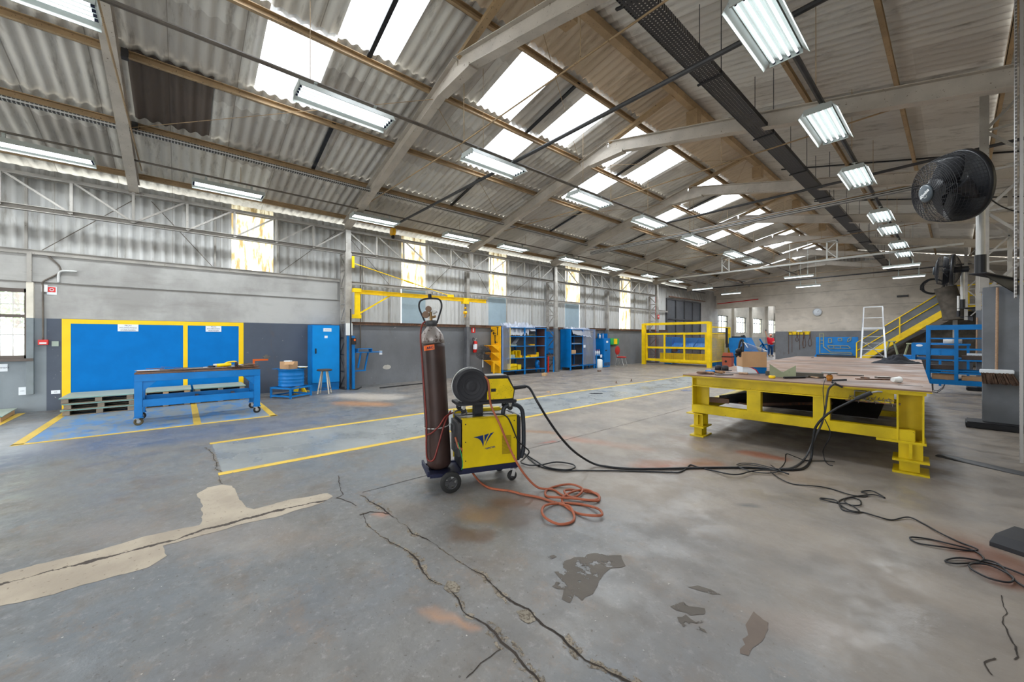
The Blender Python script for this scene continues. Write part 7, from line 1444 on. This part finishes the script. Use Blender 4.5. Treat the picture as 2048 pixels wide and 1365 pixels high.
for k, z in enumerate((.89, .36 + .0)): item('brown_box', .36, 15.25, z, .5, .4, .10, bs if k == 0 else MT['card'], ['dark brown box in the right bays of the blue rack', 'tan box low in the right bays of the blue rack'][k], 'box')
t = thing('open_parts_box', (-.2, 15.22, .36), 'tan cardboard box of grey parts at the bottom of the blue rack', 'box'); MB().b2((-.40, 15.05, .36), (.0, 15.4, .50)).build('carton', MT['card'], t, world=True, bevel=.004)
for k in range(3): MB().box((0, 0, 0), (.07, .3, .10), M=Matrix.Translation((-.20 + .08 * k, 15.2, .565 + .01)) @ Matrix.Rotation(.35, 4, 'Y') @ Matrix.Rotation(.5, 4, 'X')).build('grey_ingot', MT['galv'], world=True, label='%s of three tilted grey bars in the parts box' % ['left', 'middle', 'right'][k], cat='bar', group='grey bars in the parts box', bevel=.006)
MB().lathe([(0, 0), (.18, 0), (.19, .02), (.19, .13), (.17, .16), (0, .165)], c=(-.05, 17.5, 1.27), seg=28).build('steel_pan', MT['galv'], world=True, label='round metal pan seen through the top of the blue rack', cat='pan')
t = thing('pan_stand', (-.05, 17.5, 0), 'blue trestle carrying the round metal pan behind the rack', 'stand'); MB().b2((-.35, 17.3, 1.22), (.3, 17.7, 1.27)).build('top', MT['blue'], t, world=True)
for x, y in ((-.3, 17.35), (.25, 17.35), (-.3, 17.65), (.25, 17.65)): MB().b2((x - .025, y - .025, 0), (x + .025, y + .025, 1.22)).build('leg', MT['blue'], t, world=True)
# ================================================================ RIGHT SIDE
gp = paint('grey_column_cladding', srgb(112, 116, 122), .55, wear=srgb(80, 78, 78), amt=.68, var=.12)
for k, (y, x0, x1, zt, lb) in enumerate(((9.9, .29, 1.0, 2.26, 'grey steel cladding box around the nearest right column'), (16.6, .38, 1.1, 2.2, 'grey steel cladding box around the second right column'))):
    t = thing('column_cladding', ((x0 + x1) / 2, y, 0), lb, 'cladding'); MB().b2((x0, y - .12, .10), (x1, y + .12, zt)).build('box', gp, t, world=True, bevel=.006); MB().b2((x0 - .18, y - .3, .0), (x1 + .1, y + .2, .10)).build('plinth', MT['matte_black'], t, world=True, bevel=.02)
def broom(x, y, z0, z1, s, lb):
    t = thing('broom', (x, y, z0), lb, 'broom'); 
    MB().cyl((x, y, z0 + .2 * s), (x + .01, y, z1), .016 * s).build('handle', MT['handle_wood'], t, world=True)
    MB().b2((x - .17 * s, y - .035, z0 + .16 * s), (x + .17 * s, y + .035, z0 + .22 * s)).build('head', MT['paper'], t, world=True, bevel=.008)
    b = MB(); rd = random.Random(5)
    for k in range(240): u = rd.random(); v = rd.random(); p = Vector((x - .155 * s + .31 * s * u, y - .03 + .06 * v, z0 + .17 * s)); b.bar(p, p + Vector((.05 * s * (u - .3) + .03 * s, .02 * (v - .5), -(.15 + .04 * rd.random()) * s)), .006 * s)
    b.build('bristles', MT['straw'], t, world=True)
p = atY(1993, 742, 9.70); broom(p.x - .0, 9.70, .73, 2.24, 1.0, 'broom with brown bristles hung on the nearest grey column cladding')
p = atY(1953, 718, 16.40); broom(p.x, 16.40, .80, 2.0, 1.0, 'smaller looking broom hung on the second grey column cladding')
# big fans
def fan():
    t = thing('wall_fan', (0, 0, 0), 'x', 'fan'); Rf = .44; I = Matrix()
    # local +z is the blowing direction, y up
    b = MB(); cage(b, Rf * .86, Matrix.Translation((0, 0, .17)), 16, 30, .06, .0032, .6, 4); b.build('front_grille', MT['matte_black'], t)
    b = MB()
    for k in range(9): z = .17 - .032 * k; q = Rf * (.86 + .14 * math.sin(min(1, (k + .3) / 7) * math.pi / 2)); b.tube([Vector((q * math.cos(a), q * math.sin(a), z)) for a in [i * 2 * math.pi / 40 for i in range(40)]], .0024, 4, smooth=False, closed=True)
    for s in range(60): a = s * 2 * math.pi / 60; b.tube([Vector((Rf * (.86 + .14 * math.sin(min(1, (k + .3) / 7) * math.pi / 2)) * math.cos(a), Rf * (.86 + .14 * math.sin(min(1, (k + .3) / 7) * math.pi / 2)) * math.sin(a), .17 - .032 * k)) for k in (0, 3, 6, 8)], .002, 4, smooth=False)
    b.build('side_grille', MT['matte_black'], t)
    MB().lathe([(Rf, -.09), (Rf + .012, -.09), (Rf + .012, -.15), (Rf, -.15)], seg=48).build('rim_band', MT['black'], t)
    b = MB(); cage(b, Rf, Matrix.Translation((0, 0, -.15)) @ Matrix.Scale(-1, 4, (0, 0, 1)), 10, 36, .14, .0022, .1, 4); b.build('rear_grille', MT['matte_black'], t)
    hb = MB().lathe([(0, .262), (.10, .262), (.118, .25), (.118, .235), (0, .235)], seg=32).build('hub_badge', paint('slate_badge', srgb(70, 78, 84), .4) if 'slate_badge' not in bpy.data.materials else bpy.data.materials['slate_badge'], t)
    text('dömina', .062, MT['inkwhite'], 'badge_text', hb, Matrix.Translation((0, .0, .2625)) @ Matrix.Rotation(R(22), 4, 'Z'), bold=.001)
    b = MB(); b.tube([(-.02, -.045, .264), (.0, -.055, .264), (.025, -.05, .264), (.035, -.03, .264)], .003, 5); b.build('badge_smile', MT['inkwhite'], hb)
    for k in range(4):
        a = k * math.pi / 2 + .4
        MB().grid(lambda u, v: Vector(((.08 + .33 * u) * math.cos(a + (.75 * v + .5 * u)), (.08 + .33 * u) * math.sin(a + (.75 * v + .5 * u)), -.05 + .12 * v)), 8, 6).build('blade', MT['black'], t, solid=.004)
    MB().cyl((0, 0, -.42), (0, 0, -.05), .085, seg=20).cyl((0, 0, -.05), (0, 0, .05), .05).build('motor', MT['black'], t, bevel=.01)
    return t
MT['black_gloss'] = MT['black']
def place_fan(o, c, nrm, lb):
    nrm = Vector(nrm).normalized(); x = UPV.cross(nrm).normalized(); y = nrm.cross(x); o.location = c
    o.rotation_euler = Matrix((x, y, nrm)).transposed().to_euler(); o['label'] = lb
c1 = atD(1898, 377, 5.05); c2 = atD(1893, 541, 11.1)
f1 = fan(); place_fan(f1, c1, -RT * .95 + FW * .28 - UPV * .18, 'large black wall fan with a printed hub badge at upper right'); f2 = copy_tree(f1); place_fan(f2, c2, -RT * .62 + FW * .78 + UPV * .05, 'second black wall fan farther back, seen from its side below the large one')
for k, (c, px, py, D, yc, xr, lb) in enumerate(((c1, 1961, 548, 5.3, 9.78, .62, 'black bracket shelf and pole of the large fan'), (c2, 1925, 617, 11.2, 16.48, .62, 'black bracket shelf and pole of the second fan'), (None, 1917, 634, 16.5, 24.9, .5, 'black bracket shelf and pole farthest back below the second fan'))):
    tip = atD(px, py, D); t = thing('fan_bracket', tip, lb, 'bracket'); root = Vector((xr, yc, tip.z)); d = (root - tip)
    d.z = 0; MB().bar(tip - d.normalized() * .1, root, .16, .012).build('shelf_plate', MT['matte_black'], t, world=True)
    dn = d.normalized(); sd = Vector((-dn.y, dn.x, 0)); b = MB(); q = [tip, root, root - UPV * .22]; b.prism([(0, 0), (d.length, 0), (d.length, -.22)], frame(tip - sd * .006, dn, UPV), .012); b.build('gusset', MT['matte_black'], t, world=True)
    top = (c - RT * -.42 if c is not None else tip + UPV * .9); top = Vector((tip.x, tip.y, (top.z if c is not None else top.z)))
    MB().cyl(tip, tip + UPV * .26, .055, seg=16).build('socket', MT['black'], t, world=True); MB().cyl(tip + UPV * .26, top, .042, seg=16).build('pole', MT['galv'], t, world=True)
    if c is not None:
        nn = Vector((0, 0, 1)); nn.rotate((f1 if k == 0 else f2).rotation_euler); back = c - nn * .40; MB().tube([top - UPV * .05, top, back], .035, 10, smooth=False).build('neck', MT['black'], t, world=True)
MB().tube([c1 + RT * .42 + UPV * -.02, c1 + RT * .6 - UPV * .18, c1 + RT * .8 - UPV * .28, c1 + RT * 1.1 - UPV * .35], .008, 6).build('trailing_power_lead', MT['black'], world=True, label='thin black cord leaving the motor of the large fan', cat='cord')
# coil of wire and small vent on back wall
b = MB(); rd = random.Random(2); cc = atY(1866, 573, YB - .015)
for k in range(14): b.tube([cc + Vector(((.30 + .12 * rd.random()) * math.cos(a + k) * (1 + .2 * rd.random()), 0, (.34 + .1 * rd.random()) * math.sin(a + k))) for a in [i * 2 * math.pi / 9 for i in range(9)]], .012, 5, closed=True)
b.build('wire_coil', MT['dark_steel'], world=True, label='coil of dark wire hung high on the back wall above the stairs', cat='wire coil')
cc = atY(1805, 593, YB - .05); MB().b2((cc.x - .22, YB - .1, cc.z - .04), (cc.x + .22, YB, cc.z + .06)).build('wall_vent', MT['dark_steel'], world=True, label='small flat grey fitting on the back wall above the ladder', cat='fitting')
# pedal at the lower right
p = G(2098, 1120); t = thing('foot_pedal', p, 'black wedge-shaped foot pedal at the lower right edge', 'pedal', rz=YAW + .35)
b = MB(); b.prism([(-.11, 0), (.25, 0), (.25, .075), (-.03, .07), (-.11, .03)], Matrix(((1, 0, 0, 0), (0, 0, 1, -.0), (0, 1, 0, 0), (0, 0, 0, 1))), .22); b.build('body', MT['matte_black'], t, bevel=.008); MB().cyl((.0, -.03, .03), (.0, .01, .03), .016).build('knob', MT['rawsteel'], t)
b = MB(); b.tube([G(1880, 912, .0), G(1960, 930, .0), G(2050, 950, .0), G(2140, 966, .0)], .09, 12)
for v in b.bm.verts: v.co.z *= .25
b.build('covered_cable_run', MT['dark_steel'], world=True, label='dark floor-level cable cover right of the front table foot', cat='cable cover')
# ================================================================ NEXT HALL
t = thing('blue_trestle_frame', (-9.9, 33.5, 0), 'bright blue angular steel frame in the next hall beside the person', 'frame'); bl = MT['blue']
def A3(px, py, Y=33.2): return atY(px, py, Y)
for a, c in (((1519.5, 678), (1527, 690)), ((1527, 690), (1534, 702)), ((1527, 690), (1524, 704)), ((1524, 704), (1533, 706)), ((1533, 706), (1534, 698)), ((1526, 688), (1520, 694)), ((1535, 689), (1527, 690))): MB().bar(A3(*a), A3(*c), .10).build('member', bl, t, world=True)
MB().bar(A3(1524, 704), Vector((A3(1524, 704).x, 33.2, 0)), .1).build('member', bl, t, world=True); MB().bar(A3(1533, 706), Vector((A3(1533, 706).x, 33.2, 0)), .1).build('member', bl, t, world=True)
t = thing('storage_rack', (-11.0, 45.0, 0), 'tall dark rack with red cross bars in the next hall', 'rack')
for x in (-11.6, -9.6): MB().b2((x - .08, 44.9, 0), (x + .08, 45.1, 4.2)).build('upright', MT['navy'], t, world=True)
for z in (1.2, 2.3, 3.9): MB().b2((-11.6, 44.92, z - .06), (-9.6, 45.08, z + .06)).build('beam', MT['red'], t, world=True)
MB().sph((-11.75, 36.2, 1.25), .35, .5, .8, 1.3).build('hanging_bag', MT['cloth'], world=True, label='dark bag hung on the far hall wall between the windows', cat='bag')
# ---- person in the red shirt
FT = G(1541, 713.5); FT.z = 0; S = 1.72 / 1.75
t = thing('person', FT, 'bald bearded person in red shirt and jeans raising one arm in the opening', 'person', rz=YAW)
# local frame: +x right in the picture, -y towards the camera
def skinmesh(name, V, E, rad, m, parent, sub=2):
    me = bpy.data.meshes.new(name); me.from_pydata([Vector(v) * S for v in V], E, []); me.materials.append(m); o = bpy.data.objects.new(name, me); COL.objects.link(o); o.parent = parent
    md = o.modifiers.new('skin', 'SKIN'); md.use_smooth_shade = True
    if not me.skin_vertices: me.attributes
    sv = me.skin_vertices[0].data
    for i, r in enumerate(rad): sv[i].radius = (r[0] * S, r[1] * S) if isinstance(r, tuple) else (r * S, r * S)
    sv[0].use_root = True
    s2 = o.modifiers.new('sub', 'SUBSURF'); s2.levels = sub; s2.render_levels = sub
    return o
body_v = [(0, 0, .95), (0, 0, 1.15), (0, 0, 1.35), (0, -.01, 1.47), (0, -.02, 1.54), (0, -.03, 1.66), (-.19, 0, 1.40), (-.30, -.02, 1.62), (-.40, -.05, 1.84), (-.42, -.06, 1.92), (.19, 0, 1.40), (.25, -.05, 1.14), (.10, -.26, 1.12), (.03, -.30, 1.13), (-.10, 0, .90), (-.13, -.01, .50), (-.14, .02, .09), (-.14, -.12, .04), (.10, 0, .90), (.12, -.01, .50), (.13, .02, .09), (.14, -.12, .04)]
body_e = [(0, 1), (1, 2), (2, 3), (3, 4), (4, 5), (2, 6), (6, 7), (7, 8), (8, 9), (2, 10), (10, 11), (11, 12), (12, 13), (0, 14), (14, 15), (15, 16), (16, 17), (0, 18), (18, 19), (19, 20), (20, 21)]
body_r = [(.15, .13), (.16, .14), (.17, .13), .07, .058, .085, .06, .045, .034, .03, .06, .042, .032, .028, .09, .06, .042, .035, .09, .06, .042, .035]
skinmesh('body', body_v, body_e, body_r, MT['skin'], t)
MB().sph((0, -.035 * S, 1.665 * S), .098 * S, .88, 1.0, 1.2, 18, 12).build('head', MT['skin'], t)
MB().sph((0, -.065 * S, 1.605 * S), .08 * S, .9, .95, .7, 14, 8).build('beard', paint('grey_brown_beard', srgb(105, 85, 75), .9), t); b = MB()
for s in (-1, 1): b.sph((s * .03 * S, -.125 * S, 1.69 * S), .011 * S)
b.build('eyes', MT['ink'], t); MB().sph((0, -.14 * S, 1.655 * S), .018 * S, .8, 1, 1.2).build('nose', MT['skin'], t); MB().box((0, -.137 * S, 1.62 * S), (.04, .01, .008)).build('mouth', MT['rust'], t)
b = MB()
for s in (-1, 1): b.sph((s * .09 * S, -.03 * S, 1.66 * S), .022 * S, .4, .8, 1.2)
b.build('ears', MT['skin'], t)
skinmesh('shirt', [(0, 0, .90), (0, 0, 1.10), (0, 0, 1.36), (0, 0, 1.46), (-.20, 0, 1.40), (-.26, -.01, 1.54), (.20, 0, 1.40), (.245, -.035, 1.22)], [(0, 1), (1, 2), (2, 3), (2, 4), (4, 5), (2, 6), (6, 7)], [(.20, .16), (.215, .18), (.20, .155), (.085, .085), .085, .07, .085, .07], MT['shirt'], t)
skinmesh('trousers', [(0, 0, .93), (-.10, 0, .84), (-.13, -.01, .50), (-.14, .02, .10), (.10, 0, .84), (.12, -.01, .50), (.13, .02, .10)], [(0, 1), (1, 2), (2, 3), (0, 4), (4, 5), (5, 6)], [(.17, .15), .115, .085, .066, .115, .085, .066], MT['jeans'], t)
for s in (-1, 1): MB().sph((s * .135 * S, -.06, .05), .06, .9, 2.1, .8, 14, 8).build('boot', MT['boot'], t)
def hand(wrist, dirv, side, nm='hand'):
    d = Vector(dirv).normalized(); sd = Vector(side).normalized(); b = MB(); w0 = Vector(wrist); b.sph(w0 + d * .045, .04, .7, .5, 1, 12, 8) if False else None
    b.tube([w0, w0 + d * .05, w0 + d * .09], .032, 8)
    for k in range(4): p = w0 + d * .08 + sd * (-.03 + .02 * k); L = [.06, .075, .07, .055][k]; b.tube([p, p + d * L * .6, p + d * L * .8 + d.cross(sd) * .03], .009, 6)
    p = w0 + d * .03 - sd * .03; b.tube([p, p - sd * .03 + d * .02, p - sd * .035 + d * .05 + d.cross(sd) * .02], .010, 6); b.build(nm, MT['skin'], t)
hand(Vector((-.42, -.06, 1.90)) * S, (-.05, -.03, 1), (1, 0, 0)); hand(Vector((.05, -.29, 1.13)) * S, (-1, -.3, .05), (0, 0, 1))
hd = Vector((-.425, -.065, 2.02)) * S + FT
o = MB().bar((0, 0, 0), (.0, 0, .13), .07, .012).build('handheld_phone', MT['dark_steel'], None, label='small dark phone held up in the raised hand of the person', cat='phone'); Mq = Matrix.Rotation(YAW, 4, 'Z'); o.location = FT + Mq @ (Vector((-.43, -.10, 1.99)) * S); o.rotation_euler = (0, 0, YAW)
MB().cyl(Vector((FT.x - .0, FT.y + 1.5, 0)) - RT * .45, Vector((FT.x, FT.y + 1.5, 2.3)) - RT * .45, .02).build('hanging_cable', MT['black'], world=True, label='thin black cable rising behind the raised arm of the person', cat='cable')
# ================================================================ tidy origins of single-mesh things
for o in list(COL.objects):
    if o.type == 'MESH' and o.parent is None and o.get('kind') != 'structure':
        vs = o.data.vertices
        if not vs or o.location.length > 1e-6: continue
        xs_ = [v.co.x for v in vs]; ys_ = [v.co.y for v in vs]; zs_ = [v.co.z for v in vs]
        c = Vector(((min(xs_) + max(xs_)) / 2, (min(ys_) + max(ys_)) / 2, min(zs_)))
        o.data.transform(Matrix.Translation(-c)); o.location = c
